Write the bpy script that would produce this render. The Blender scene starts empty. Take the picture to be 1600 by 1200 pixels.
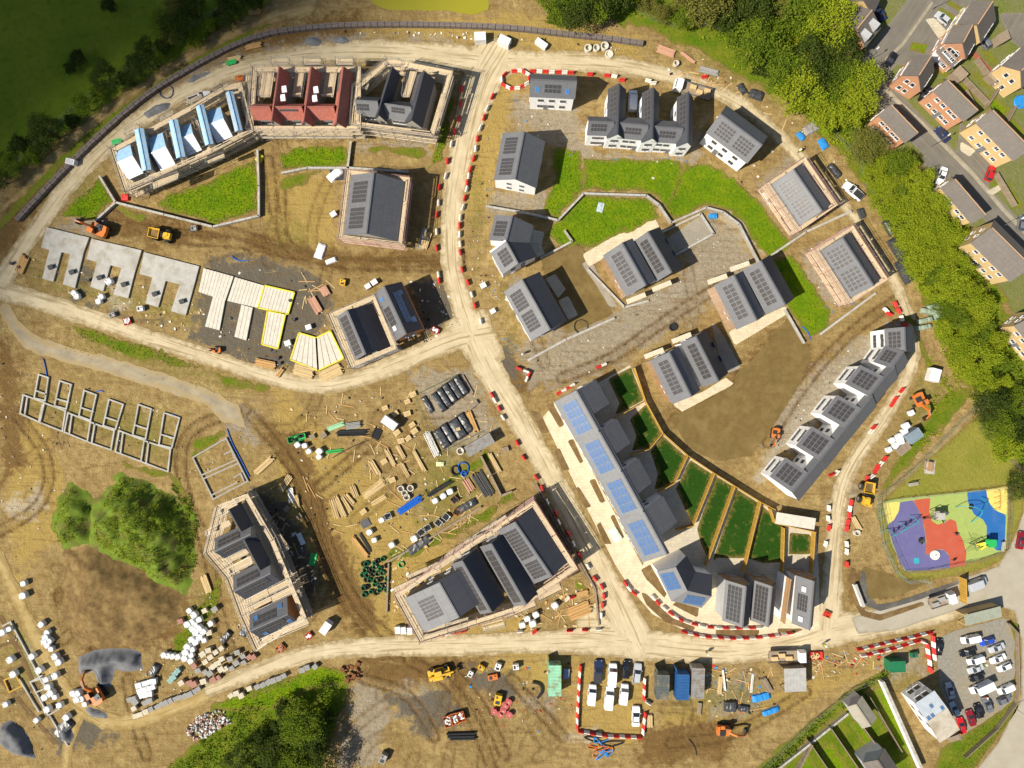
import bpy, bmesh, math, random
import numpy as np
from mathutils import Vector, Matrix, Euler
random.seed(7)
SC = bpy.context.scene
COL = SC.collection
R = math.radians
# ---------------- camera, sky, sun, exposure ----------------
H = 133.333          # drone height in metres; 8 photo pixels per metre on the ground
cam_d = bpy.data.cameras.new('camera'); cam_d.sensor_width = 36; cam_d.lens = 24
cam_d.clip_start = 0.5; cam_d.clip_end = 6000
cam = bpy.data.objects.new('camera', cam_d); COL.objects.link(cam)
cam.location = (0, 0, H); SC.camera = cam
SUN_AZ = R(26); SUN_EL = R(47)
sun_to = Vector((-math.cos(SUN_AZ)*math.cos(SUN_EL), -math.sin(SUN_AZ)*math.cos(SUN_EL), math.sin(SUN_EL)))
W = bpy.data.worlds.new('World'); SC.world = W; W.use_nodes = True
wn = W.node_tree; bgn = wn.nodes['Background']
sky = wn.nodes.new('ShaderNodeTexSky'); sky.sky_type = 'NISHITA'; sky.sun_disc = False
sky.sun_elevation = SUN_EL; sky.sun_rotation = math.atan2(sun_to.x, sun_to.y)
wn.links.new(sky.outputs[0], bgn.inputs[0]); bgn.inputs[1].default_value = 0.07
sl = bpy.data.lights.new('sun', 'SUN'); sl.energy = 5.0; sl.angle = R(0.55); sl.color = (1.0, 0.93, 0.80)
so = bpy.data.objects.new('sun', sl); COL.objects.link(so); so.location = sun_to*400
so.rotation_euler = (-sun_to).to_track_quat('-Z', 'Y').to_euler()
VS = SC.view_settings
VS.view_transform = 'Standard'; VS.look = 'None'; VS.exposure = 0.5; VS.gamma = 1.0; VS.use_curve_mapping = False
SC.render.resolution_x = 1024; SC.render.resolution_y = 768

# ---------------- coordinates ----------------
def P(px, py, z=0.0):
    f = (H-z)/H/8.0
    return Vector(((px-800)*f, (600-py)*f, z))
def PX(pts, z=0.0): return [P(a, b, z) for a, b in pts]
CAMP = Vector((0, 0, H))
def ray_plane(px, py, o, n):
    d = P(px, py, 0)-CAMP
    t = (o-CAMP).dot(n)/d.dot(n)
    return CAMP+d*t
def ang(p, q): return math.atan2(q[1]-p[1], q[0]-p[0])

# ---------------- numpy noise ----------------
_rng = np.random.RandomState(3); _tab = _rng.rand(256, 256)
def vnoise(x, y):
    xi = np.floor(x).astype(int); yi = np.floor(y).astype(int); fx = x-xi; fy = y-yi
    fx = fx*fx*(3-2*fx); fy = fy*fy*(3-2*fy)
    g = lambda a, b: _tab[a & 255, b & 255]
    return (g(xi, yi)*(1-fx)+g(xi+1, yi)*fx)*(1-fy)+(g(xi, yi+1)*(1-fx)+g(xi+1, yi+1)*fx)*fy
def fbm(x, y, o=4):
    s = 0; a = .5; f = 1.0
    for i in range(o):
        s = s+a*(vnoise(x*f+17*i, y*f+5*i)-.5)*2; a *= .5; f *= 2.03
    return s
def sd_poly(X, Y, poly):
    d = np.full(X.shape, 1e18); ins = np.zeros(X.shape, bool)
    n = len(poly)
    for i in range(n):
        ax, ay = poly[i]; bx, by = poly[(i+1) % n]
        ex, ey = bx-ax, by-ay; l2 = ex*ex+ey*ey+1e-12
        t = np.clip(((X-ax)*ex+(Y-ay)*ey)/l2, 0, 1)
        d = np.minimum(d, (X-ax-t*ex)**2+(Y-ay-t*ey)**2)
        c = ((ay > Y) != (by > Y))
        with np.errstate(divide='ignore', invalid='ignore'):
            xx = ax+(Y-ay)/(by-ay if by != ay else 1e-12)*ex
        ins ^= c & (X < xx)
    d = np.sqrt(d)
    return np.where(ins, d, -d)
def sd_line(X, Y, pts):
    """pts: [(x,y,halfwidth)]; returns sd, lateral offset, arc length"""
    best = np.full(X.shape, -1e9); lat = np.zeros(X.shape); arc = np.zeros(X.shape); s0 = 0
    for (ax, ay, aw), (bx, by, bw) in zip(pts[:-1], pts[1:]):
        ex, ey = bx-ax, by-ay; L = math.hypot(ex, ey)
        t = np.clip(((X-ax)*ex+(Y-ay)*ey)/(L*L), 0, 1)
        d = np.hypot(X-ax-t*ex, Y-ay-t*ey)
        sdv = (aw+(bw-aw)*t)-d
        m = sdv > best
        best = np.where(m, sdv, best)
        lat = np.where(m, ((X-ax)*ey-(Y-ay)*ex)/L, lat); arc = np.where(m, s0+t*L, arc); s0 += L
    return best, lat, arc
def smooth(pts, it=2):
    for _ in range(it):
        q = [pts[0]]
        for a, b in zip(pts[:-1], pts[1:]):
            q.append(tuple(x*.75+y*.25 for x, y in zip(a, b))); q.append(tuple(x*.25+y*.75 for x, y in zip(a, b)))
        q.append(pts[-1]); pts = q
    return pts

# ---------------- material nodes ----------------
class NT:
    def __init__(s, name):
        m = bpy.data.materials.new(name); m.use_nodes = True; s.m = m; s.t = m.node_tree
        s.b = s.t.nodes['Principled BSDF']; s.pos = None
    def n(s, typ, **kw):
        x = s.t.nodes.new(typ)
        for k, v in kw.items(): setattr(x, k, v)
        return x
    def l(s, a, b): s.t.links.new(a, b)
    def P(s):
        if not s.pos: s.pos = s.n('ShaderNodeNewGeometry').outputs['Position']
        return s.pos
    def mapv(s, v, scale=(1, 1, 1), rot=0):
        x = s.n('ShaderNodeMapping'); s.l(v, x.inputs[0]); x.inputs['Scale'].default_value = scale; x.inputs['Rotation'].default_value = (0, 0, rot)
        return x.outputs[0]
    def noise(s, scale, det=5, rough=.6, vec=None, dist=0):
        x = s.n('ShaderNodeTexNoise'); x.inputs['Scale'].default_value = scale; x.inputs['Detail'].default_value = det
        x.inputs['Roughness'].default_value = rough; x.inputs['Distortion'].default_value = dist
        s.l(vec if vec else s.P(), x.inputs['Vector']); return x.outputs['Fac']
    def voro(s, scale, vec=None, out='Distance', feat='F1'):
        x = s.n('ShaderNodeTexVoronoi', feature=feat); x.inputs['Scale'].default_value = scale
        s.l(vec if vec else s.P(), x.inputs['Vector']); return x.outputs[out]
    def rng(s, v, a, b, c=0., d=1.):
        x = s.n('ShaderNodeMapRange'); s.l(v, x.inputs[0])
        for i, q in enumerate((a, b, c, d)): x.inputs[i+1].default_value = q
        return x.outputs[0]
    def math(s, op, a, b=None):
        x = s.n('ShaderNodeMath', operation=op)
        for i, q in enumerate((a, b)):
            if q is None: continue
            if isinstance(q, (int, float)): x.inputs[i].default_value = q
            else: s.l(q, x.inputs[i])
        return x.outputs[0]
    def mix(s, f, a, b, typ='MIX'):
        x = s.n('ShaderNodeMix', data_type='RGBA', blend_type=typ)
        for i, q in ((0, f), (6, a), (7, b)):
            if isinstance(q, (int, float)): x.inputs[i].default_value = q
            elif isinstance(q, tuple): x.inputs[i].default_value = (*q[:3], 1)
            else: s.l(q, x.inputs[i])
        return x.outputs[2]
    def attr(s, name): 
        x = s.n('ShaderNodeAttribute'); x.attribute_name = name; return x.outputs['Fac']
    def bump(s, v, st=.3, dist=.05):
        x = s.n('ShaderNodeBump'); x.inputs['Strength'].default_value = st; x.inputs['Distance'].default_value = dist
        s.l(v, x.inputs['Height']); s.l(x.outputs[0], s.b.inputs['Normal'])
    def col(s, c):
        if isinstance(c, tuple): s.b.inputs['Base Color'].default_value = (*c, 1)
        else: s.l(c, s.b.inputs['Base Color'])
    def fin(s, rough=.85, metal=0, spec=.3):
        s.b.inputs['Roughness'].default_value = rough; s.b.inputs['Metallic'].default_value = metal
        s.b.inputs['Specular IOR Level'].default_value = spec
        return s.m
_M = {}
def mk(name, c1, c2=None, sc=1.5, rough=.85, bump=.25, bs=12., metal=0, spec=.3, c3=None, sc3=.25):
    if name in _M: return _M[name]
    t = NT(name); c2 = c2 or tuple(x*.72 for x in c1)
    c = t.mix(t.rng(t.noise(sc, 6, .65), .35, .65), c1, c2)
    if c3: c = t.mix(t.rng(t.noise(sc3, 4), .48, .68), c, c3)
    # fine grime
    c = t.mix(t.rng(t.noise(sc*7, 3), .5, .8, 0, .35), c, tuple(x*.55 for x in c1))
    t.col(c)
    if bump: t.bump(t.noise(bs, 4), bump, .03)
    _M[name] = t.fin(rough, metal, spec); return _M[name]

# ---------------- mesh builder ----------------
class MB:
    def __init__(s): s.v = []; s.f = []; s.mi = []; s.uv = None
    def face(s, pts, m=0):
        i = len(s.v); s.v += [tuple(p) for p in pts]; s.f.append(tuple(range(i, i+len(pts)))); s.mi.append(m)
    def hexa(s, b, t, m=0):
        """b,t: 4 bottom (ccw from above), 4 top points"""
        i = len(s.v); s.v += [tuple(p) for p in b]+[tuple(p) for p in t]
        for q in ((3, 2, 1, 0), (4, 5, 6, 7), (0, 1, 5, 4), (1, 2, 6, 5), (2, 3, 7, 6), (3, 0, 4, 7)):
            s.f.append(tuple(i+k for k in q)); s.mi.append(m)
    def box(s, c, d, rz=0, m=0, taper=1.0):
        ca, sa = math.cos(rz), math.sin(rz); x, y, z = (k/2 for k in d)
        def q(a, b, e, k): return (c[0]+(a*ca-b*sa)*k, c[1]+(a*sa+b*ca)*k, c[2]+e)
        s.hexa([q(-x, -y, -z, 1), q(x, -y, -z, 1), q(x, y, -z, 1), q(-x, y, -z, 1)], [q(-x, -y, z, taper), q(x, -y, z, taper), q(x, y, z, taper), q(-x, y, z, taper)], m)
    def beam(s, p, q, w, h, m=0):
        p = Vector(p); q = Vector(q); d = (q-p)
        if d.length < 1e-6: return
        d.normalize(); up = Vector((0, 0, 1)) if abs(d.z) < .95 else Vector((1, 0, 0))
        a = d.cross(up).normalized()*(w/2); b = a.cross(d).normalized()*(h/2)
        s.hexa([p-a-b, p+a-b, q+a-b, q-a-b], [p-a+b, p+a+b, q+a+b, q-a+b], m)
    def prism(s, poly, z0, z1, m=0):
        n = len(poly); i = len(s.v)
        s.v += [(p[0], p[1], z0) for p in poly]+[(p[0], p[1], z1) for p in poly]
        ar = sum(poly[k][0]*poly[(k+1) % n][1]-poly[(k+1) % n][0]*poly[k][1] for k in range(n))
        o = list(range(n)) if ar > 0 else list(range(n))[::-1]
        s.f.append(tuple(i+k for k in o[::-1])); s.f.append(tuple(i+n+k for k in o)); s.mi += [m, m]
        for a, b in zip(o, o[1:]+o[:1]): s.f.append((i+a, i+b, i+n+b, i+n+a)); s.mi.append(m)
    def tube(s, p, q, r, n=6, r2=None, m=0, cap=True):
        p = Vector(p); q = Vector(q); d = (q-p).normalized(); r2 = r if r2 is None else r2
        a = d.orthogonal().normalized(); b = d.cross(a); i = len(s.v)
        for c, rr in ((p, r), (q, r2)):
            for k in range(n):
                t = 2*math.pi*k/n; s.v.append(tuple(c+(a*math.cos(t)+b*math.sin(t))*rr))
        for k in range(n): s.f.append((i+k, i+(k+1) % n, i+n+(k+1) % n, i+n+k)); s.mi.append(m)
        if cap: s.f.append(tuple(i+k for k in range(n))[::-1]); s.f.append(tuple(i+n+k for k in range(n))); s.mi += [m, m]
    def path(s, pts, r, n=5, m=0):
        pts = [Vector(p) for p in pts]; i = len(s.v); N = len(pts); a = None
        for k, p in enumerate(pts):
            d = (pts[min(k+1, N-1)]-pts[max(k-1, 0)]).normalized()
            a = d.orthogonal().normalized() if a is None else (a-d*a.dot(d)).normalized(); b = d.cross(a)
            for j in range(n):
                t = 2*math.pi*j/n; s.v.append(tuple(p+(a*math.cos(t)+b*math.sin(t))*r))
        for k in range(N-1):
            for j in range(n):
                s.f.append((i+k*n+j, i+k*n+(j+1) % n, i+(k+1)*n+(j+1) % n, i+(k+1)*n+j)); s.mi.append(m)
        s.f.append(tuple(i+j for j in range(n))[::-1]); s.f.append(tuple(i+(N-1)*n+j for j in range(n))); s.mi += [m, m]
    def lathe(s, prof, n=16, c=(0, 0, 0), m=0):
        i = len(s.v)
        for r, z in prof:
            for k in range(n):
                t = 2*math.pi*k/n; s.v.append((c[0]+r*math.cos(t), c[1]+r*math.sin(t), c[2]+z))
        for j in range(len(prof)-1):
            for k in range(n):
                s.f.append((i+j*n+k, i+j*n+(k+1) % n, i+(j+1)*n+(k+1) % n, i+(j+1)*n+k)); s.mi.append(m)
        if prof[0][0] > 1e-4: s.f.append(tuple(i+k for k in range(n))[::-1]); s.mi.append(m)
        if prof[-1][0] > 1e-4: s.f.append(tuple(i+(len(prof)-1)*n+k for k in range(n))); s.mi.append(m)
    def loft(s, rings, m=0, closed=True):
        n = len(rings[0]); i = len(s.v)
        for r in rings: s.v += [tuple(p) for p in r]
        for j in range(len(rings)-1):
            for k in range(n if closed else n-1):
                s.f.append((i+j*n+k, i+j*n+(k+1) % n, i+(j+1)*n+(k+1) % n, i+(j+1)*n+k)); s.mi.append(m)
        s.f.append(tuple(i+k for k in range(n))[::-1]); s.f.append(tuple(i+(len(rings)-1)*n+k for k in range(n))); s.mi += [m, m]
    def mesh(s, name, mats, org=(0, 0, 0), sm=False, fix=False):
        me = bpy.data.meshes.new(name)
        ox, oy, oz = org
        me.from_pydata([(a-ox, b-oy, c-oz) for a, b, c in s.v], [], s.f)
        for m in (mats if isinstance(mats, (list, tuple)) else [mats]): me.materials.append(m)
        if any(s.mi): me.polygons.foreach_set('material_index', s.mi)
        if fix:
            b = bmesh.new(); b.from_mesh(me); bmesh.ops.recalc_face_normals(b, faces=b.faces); b.to_mesh(me); b.free()
        if sm: me.polygons.foreach_set('use_smooth', [True]*len(me.polygons))
        me.update(); return me
    def build(s, name, mats, parent=None, org=None, sm=False, fix=False):
        if org is None: org = parent.location if parent else (0, 0, 0)
        return link(name, s.mesh(name, mats, org, sm, fix), parent, (0, 0, 0) if parent else org)
def link(name, me, parent=None, loc=(0, 0, 0), rot=None, scale=None):
    o = bpy.data.objects.new(name, me); COL.objects.link(o); o.parent = parent; o.location = loc
    if rot is not None: o.rotation_euler = rot
    if scale is not None: o.scale = scale
    return o
def tag(o, label, cat, group=None, kind=None):
    if label: o['label'] = label
    if cat: o['category'] = cat
    if group: o['group'] = group
    if kind: o['kind'] = kind
    return o
def thing(name, loc, label, cat, group=None, rz=0):
    o = bpy.data.objects.new(name, None); COL.objects.link(o); o.location = loc; o.rotation_euler = (0, 0, rz)
    o.empty_display_size = .3
    return tag(o, label, cat, group)
def solid(name, mb, mats, label, cat, group=None, org=None, sm=False, fix=False):
    """one-mesh thing with its origin at its base centre"""
    if org is None:
        a = np.array(mb.v); lo = a.min(0); hi = a.max(0); org = ((lo[0]+hi[0])/2, (lo[1]+hi[1])/2, lo[2])
    return tag(mb.build(name, mats, None, org, sm, fix), label, cat, group)
class Proto:
    """a thing kept as shared meshes: parts = [(name, mesh, loc, rotz, [(sub, mesh)])]"""
    def __init__(s, name, parts): s.name = name; s.parts = parts
    def put(s, loc, rz, label, cat, group=None, scale=None):
        if len(s.parts) == 1 and not s.parts[0][2]:
            o = link(s.name, s.parts[0][1], None, loc, (0, 0, rz), scale); return tag(o, label, cat, group)
        r = thing(s.name, loc, label, cat, group, rz)
        if scale: r.scale = scale
        for nm, me, subs in s.parts:
            c = link(nm, me, r)
            for sn, sm_ in subs: link(sn, sm_, c)
        return r

# ---------------- zones: contoured sheets with irregular edges ----------------
def zone(name, polys=(), lines=(), holes=(), cell=.5, jit=.25, jsc=.6, z=.01, mat=None, dome=None, kind='structure', label=None, cat=None, zf=None):
    """polys: px polygons; lines: px polylines [(x,y,width_px)]; dome=(height, radius m)"""
    wp = [[tuple(P(a, b)[:2]) for a, b in q] for q in polys]
    wl = [[(P(a, b).x, P(a, b).y, w/16.0) for a, b, w in q] for q in lines]
    wh = [[tuple(P(a, b)[:2]) for a, b in q] for q in holes]
    allp = [p for q in wp for p in q]+[(p[0]+e*p[2], p[1]+e*p[2]) for q in wl for p in q for e in (-1.2, 1.2)]
    x0 = min(p[0] for p in allp)-1; x1 = max(p[0] for p in allp)+1; y0 = min(p[1] for p in allp)-1; y1 = max(p[1] for p in allp)+1
    nx = int((x1-x0)/cell)+2; ny = int((y1-y0)/cell)+2
    X, Y = np.meshgrid(x0+np.arange(nx)*cell, y0+np.arange(ny)*cell, indexing='ij')
    sd = np.full(X.shape, -1e9); lat = np.zeros(X.shape); arc = np.zeros(X.shape)
    for q in wl:
        s, la, ar = sd_line(X, Y, q); m = s > sd; sd = np.where(m, s, sd); lat = np.where(m, la, lat); arc = np.where(m, ar, arc)
    for q in wp: sd = np.maximum(sd, sd_poly(X, Y, q))
    for q in wh: sd = np.minimum(sd, -sd_poly(X, Y, q))
    sd = sd+jit*fbm(X*jsc+3.1, Y*jsc+9.7)*1.6
    vid = {}; V = []; A = []
    def node(i, j):
        k = (i, j)
        if k not in vid: vid[k] = len(V); V.append((X[i, j], Y[i, j])); A.append((sd[i, j], lat[i, j], arc[i, j]))
        return vid[k]
    def cut(i, j, a, b):
        k = (i, j, a, b) if (i, j) < (a, b) else (a, b, i, j)
        if k not in vid:
            t = sd[i, j]/(sd[i, j]-sd[a, b]); vid[k] = len(V)
            V.append((X[i, j]+(X[a, b]-X[i, j])*t, Y[i, j]+(Y[a, b]-Y[i, j])*t)); A.append((0., lat[i, j], arc[i, j]))
        return vid[k]
    F = []
    ins = sd > 0
    cnt = ins[:-1, :-1].astype(int)+ins[1:, :-1]+ins[1:, 1:]+ins[:-1, 1:]
    for i, j in zip(*np.nonzero(cnt)):
        c = [(i, j), (i+1, j), (i+1, j+1), (i, j+1)]
        if cnt[i, j] == 4: F.append([node(*q) for q in c]); continue
        f = []
        for a, b in zip(c, c[1:]+c[:1]):
            if ins[a]: f.append(node(*a))
            if ins[a] != ins[b]: f.append(cut(*a, *b))
        if len(f) > 2: F.append(f)
    V = np.array(V); A = np.array(A)
    Z = np.full(len(V), z)
    if dome:
        t = np.clip(A[:, 0]/dome[1], 0, 1); s = t*t*(3-2*t)
        Z = z+s*dome[0]*(1+.35*fbm(V[:, 0]*.35, V[:, 1]*.35))+s*.25*fbm(V[:, 0]*1.5, V[:, 1]*1.5)
    if zf: Z = Z+zf(V[:, 0], V[:, 1], A[:, 0])
    me = bpy.data.meshes.new(name)
    me.from_pydata(np.column_stack([V, Z]).tolist(), [], F)
    for k, an in enumerate(('sd', 'lat', 'arc')):
        at = me.attributes.new(an, 'FLOAT', 'POINT'); at.data.foreach_set('value', A[:, k].astype(np.float32))
    if dome: me.polygons.foreach_set('use_smooth', [True]*len(me.polygons))
    me.materials.append(mat); me.update()
    o = link(name, me); o['kind'] = kind
    if label: o['label'] = label
    if cat: o['category'] = cat
    return o
# ---------------- materials ----------------
def ground_mat():
    t = NT('bare_earth')
    warp = t.noise(.5, 5)
    n1 = t.noise(.09, 7, .62); n2 = t.noise(.7, 7, .68); n3 = t.noise(5, 4, .7)
    c = t.mix(t.rng(n1, .35, .65), (.365, .262, .108), (.262, .182, .07))
    c = t.mix(t.rng(n2, .42, .70, 0, .85), c, (.18, .11, .036))
    c = t.mix(t.rng(t.noise(.33, 8, .72), .55, .68, 0, .8), c, (.45, .335, .135))
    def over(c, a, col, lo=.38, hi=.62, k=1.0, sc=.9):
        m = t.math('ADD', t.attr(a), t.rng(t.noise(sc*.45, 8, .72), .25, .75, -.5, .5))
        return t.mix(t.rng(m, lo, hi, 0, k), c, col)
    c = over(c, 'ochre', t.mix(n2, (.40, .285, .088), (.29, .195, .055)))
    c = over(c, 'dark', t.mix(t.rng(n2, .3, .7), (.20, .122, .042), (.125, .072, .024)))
    c = over(c, 'pale', t.mix(n2, (.46, .40, .30), (.36, .29, .18)), k=.9)
    c = over(c, 'gravel', t.mix(t.rng(t.noise(1.3, 7, .8), .35, .65), (.21, .18, .135), (.37, .32, .235)), k=.8)
    c = over(c, 'coal', t.mix(n3, (.06, .057, .05), (.15, .135, .105)), k=.9)
    c = over(c, 'weed', t.mix(t.rng(n3, .3, .7), (.13, .14, .022), (.24, .185, .05)), .5, .95, .75, 1.6)
    sa = t.noise(1.0, 6, .65, t.mapv(t.P(), (.16, 1.5, 1), .55), .8); sb = t.noise(1.0, 6, .65, t.mapv(t.P(), (.16, 1.5, 1), -.75), .8)
    sw = t.rng(t.noise(.05, 3), .44, .56); sk = t.math('ADD', t.math('MULTIPLY', sa, sw), t.math('MULTIPLY', sb, t.math('SUBTRACT', 1., sw)))
    c = t.mix(t.rng(sk, .52, .64, 0, .5), c, (.15, .088, .03)); c = t.mix(t.rng(sk, .40, .30, 0, .45), c, (.47, .35, .14))
    trk = t.math('MULTIPLY', t.attr('trk'), t.rng(t.noise(.8, 4), .3, .6, .25, 1))
    c = t.mix(t.math('MULTIPLY', trk, .9), c, (.115, .066, .022))
    st = t.math('MULTIPLY', t.rng(t.voro(3.4), .0, .10, .7, 0), t.rng(t.noise(.25, 5), .5, .65))
    c = t.mix(st, c, (.52, .46, .34))       # stones
    c = t.mix(t.rng(t.noise(2.4, 8, .75), .55, .68, 0, .5), c, (.135, .082, .03))
    c = t.mix(t.rng(n3, .55, .8, 0, .45), c, (.11, .066, .026))
    t.col(c)
    h = t.math('ADD', t.math('MULTIPLY', n2, 1.2), t.math('ADD', t.math('MULTIPLY', n3, .5), t.math('MULTIPLY', trk, -.8)))
    t.bump(h, .95, .34)
    return t.fin(.95, 0, .12)
def road_mat(name, ca, cb, mud=(.24, .155, .065), sc=1.0, edge=.9):
    t = NT(name)
    la = t.attr('lat'); ar = t.attr('arc'); sd = t.attr('sd')
    cx = t.n('ShaderNodeCombineXYZ'); t.l(la, cx.inputs[0]); t.l(ar, cx.inputs[1])
    v = t.mapv(cx.outputs[0], (1.4, .055, 1)); v2 = t.mapv(cx.outputs[0], (.7, .12, 1))
    s1 = t.noise(1.5, 6, .62, v, .6); s2 = t.noise(1.1, 5, .6, v2)
    c = t.mix(t.rng(t.noise(.35, 6), .35, .65), ca, cb)
    c = t.mix(t.rng(s2, .45, .75, 0, .55), c, tuple(x*1.14 for x in ca))
    c = t.mix(t.rng(s1, .53, .60, 0, .7), c, mud)
    c = t.mix(t.rng(t.noise(1.3, 7, .7), .60, .70, 0, .55), c, mud)
    e = t.math('ADD', sd, t.rng(t.noise(.9, 6, .7), .25, .75, -edge, edge))
    c = t.mix(t.rng(e, 0, edge*1.1, .9, 0), c, mud)
    c = t.mix(t.rng(t.noise(7, 4), .55, .8, 0, .3), c, tuple(x*.6 for x in cb))
    t.col(c); t.bump(t.math('ADD', t.noise(6, 5), s1), .3, .06)
    return t.fin(.92, 0, .15)
def grass_mat(name, ca, cb, cc, sc=1.0):
    t = NT(name)
    c = t.mix(t.rng(t.noise(.35*sc, 6, .65), .36, .64), ca, cb)
    c = t.mix(t.rng(t.noise(2.2*sc, 6, .7), .50, .72, 0, .9), c, cc)
    c = t.mix(t.rng(t.noise(11, 4, .8), .48, .75, 0, .6), c, tuple(x*.45 for x in ca))
    e = t.math('ADD', t.attr('sd'), t.rng(t.noise(1.3, 6, .7), .25, .75, -1., 1.))
    c = t.mix(t.rng(t.noise(.75*sc, 7, .7), .58, .70, 0, .55), c, (.25, .205, .05))
    c = t.mix(t.rng(e, -.1, .85, .9, 0), c, (.21, .15, .045))
    t.col(c); t.bump(t.math('ADD', t.noise(9, 5, .8), t.noise(1.6, 4)), .9, .2)
    return t.fin(1, 0, .04)
GROUND = ground_mat()
ROAD = road_mat('dusty_site_road', (.53, .445, .29), (.43, .35, .215), mud=(.24, .175, .08))
TRACK = road_mat('dirt_track_surface', (.40, .30, .135), (.32, .225, .085), mud=(.22, .15, .05))
TARM = road_mat('estate_tarmac', (.165, .15, .125), (.135, .122, .10), (.20, .175, .13), edge=.3)
PALE_T = road_mat('worn_tarmac', (.37, .335, .265), (.32, .285, .215), (.25, .215, .15), edge=.4)
GREYT = road_mat('grey_track_surface', (.34, .285, .19), (.22, .19, .135), (.33, .24, .11), edge=.9)
LAWN = grass_mat('bright_lawn', (.11, .215, .005), (.20, .265, .008), (.055, .115, .004))
ROUGH = grass_mat('rough_grass', (.10, .17, .008), (.19, .205, .02), (.045, .085, .006))
FIELD = grass_mat('field_grass', (.13, .20, .014), (.19, .235, .02), (.08, .125, .01), .35)
MOWN = grass_mat('mown_grass', (.27, .25, .045), (.21, .215, .03), (.32, .27, .075), .5)
TURF = grass_mat('artificial_turf', (.022, .066, .008), (.028, .078, .010), (.016, .050, .006), .6)
DARKG = grass_mat('dark_scrub_grass', (.032, .05, .008), (.06, .075, .012), (.022, .03, .006))
SOIL = mk('garden_soil', (.155, .096, .036), (.11, .066, .024), 1.2, .95, .6, 8, c3=(.20, .135, .06), sc3=.4)
GRAV = mk('crushed_stone', (.33, .295, .235), (.20, .175, .135), 6, .95, .9, 11, c3=(.33, .29, .22), sc3=.4)
COALG = mk('dark_stone_chippings', (.10, .096, .088), (.065, .062, .058), 5, .95, .8, 10, c3=(.16, .14, .11), sc3=.3)
WATER = NT('muddy_pond_water'); WATER.col(WATER.mix(WATER.noise(.12, 3), (.29, .26, .022), (.235, .215, .02))); WATER.bump(WATER.noise(.8, 2), .05, .02); WATER = WATER.fin(.22, 0, .35)
def slab_mat(name, ca, cb, size, gap=.03):
    t = NT(name); br = t.n('ShaderNodeTexBrick'); br.offset = .5
    t.l(t.P(), br.inputs['Vector']); br.inputs['Scale'].default_value = 1
    br.inputs['Brick Width'].default_value = size; br.inputs['Row Height'].default_value = size
    br.inputs['Mortar Size'].default_value = gap*.5; br.inputs['Color1'].default_value = (*ca, 1); br.inputs['Color2'].default_value = (*cb, 1)
    br.inputs['Mortar'].default_value = (*[x*.62 for x in cb], 1)
    c = t.mix(t.rng(t.noise(.6, 6), .45, .75, 0, .5), br.outputs['Color'], tuple(x*.6 for x in cb))
    t.col(c); t.bump(t.noise(12, 3), .2, .02); return t.fin(.9, 0, .2)
PAVE = slab_mat('buff_paving', (.62, .53, .37), (.55, .46, .31), .6)
PATIO = slab_mat('patio_paving', (.52, .46, .345), (.46, .405, .30), .6)
def slate(name, ca, cb):
    t = NT(name); br = t.n('ShaderNodeTexBrick'); uv = t.n('ShaderNodeUVMap'); t.l(uv.outputs[0], br.inputs['Vector'])
    br.inputs['Scale'].default_value = 1; br.inputs['Brick Width'].default_value = .33; br.inputs['Row Height'].default_value = .26
    br.inputs['Mortar Size'].default_value = .012; br.inputs['Color1'].default_value = (*ca, 1); br.inputs['Color2'].default_value = (*cb, 1)
    br.inputs['Mortar'].default_value = (*[x*.88 for x in cb], 1)
    c = t.mix(t.rng(t.noise(.5, 6), .5, .8, 0, .4), br.outputs['Color'], tuple(x*1.2 for x in ca))
    c = t.mix(t.rng(t.noise(4, 5, .7), .58, .8, 0, .4), c, tuple(x*.7 for x in cb))
    t.col(c); t.bump(t.math('ADD', br.outputs['Fac'], t.noise(9, 3)), -.12, .02); return t.fin(.62, 0, .4)
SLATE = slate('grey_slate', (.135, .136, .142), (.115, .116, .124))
SLATE_DARK_SHADE = slate('dark_and_shaded_slate', (.058, .061, .073), (.05, .053, .064))  # dark slate roofs; also puts shade into slopes facing away from the sun
SLATE_PALE_LIT = slate('pale_and_lit_slate', (.175, .175, .178), (.155, .155, .16))  # pale slate roofs; also lit slopes, brightness put into the colour
REDT = slate('red_tile', (.42, .145, .105), (.32, .10, .072))
BROWNT = slate('brown_concrete_tile', (.145, .125, .108), (.122, .105, .09))
def brick(name, ca, cb, mo):
    t = NT(name); br = t.n('ShaderNodeTexBrick'); uv = t.n('ShaderNodeUVMap'); t.l(uv.outputs[0], br.inputs['Vector'])
    br.inputs['Scale'].default_value = 1; br.inputs['Brick Width'].default_value = .225; br.inputs['Row Height'].default_value = .075
    br.inputs['Mortar Size'].default_value = .006; br.inputs['Color1'].default_value = (*ca, 1); br.inputs['Color2'].default_value = (*cb, 1); br.inputs['Mortar'].default_value = (*mo, 1)
    c = t.mix(t.rng(t.noise(1.1, 6), .5, .8, 0, .35), br.outputs['Color'], tuple(x*.7 for x in cb))
    t.col(c); return t.fin(.9, 0, .2)
BRICK_P = brick('pink_brick', (.52, .25, .13), (.46, .205, .10), (.5, .36, .25))
BRICK_B = brick('buff_brick', (.60, .43, .19), (.54, .37, .15), (.55, .45, .3))
BRICK_O = brick('orange_brick', (.50, .20, .06), (.42, .155, .045), (.42, .27, .16))
BRICK_R = brick('red_brick', (.22, .075, .045), (.17, .055, .035), (.2, .12, .09))
RENDER = mk('white_render', (.88, .87, .85), (.83, .82, .80), .8, .85, .1)
RENDER_G = mk('grey_render', (.42, .42, .42), (.36, .36, .36), .8, .85, .1)
BLOCK = mk('grey_blockwork', (.36, .34, .30), (.27, .25, .215), 2.2, .9, .4)
CONC = mk('pale_concrete', (.44, .425, .385), (.36, .345, .305), .9, .9, .3, c3=(.30, .27, .21), sc3=.5)
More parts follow.
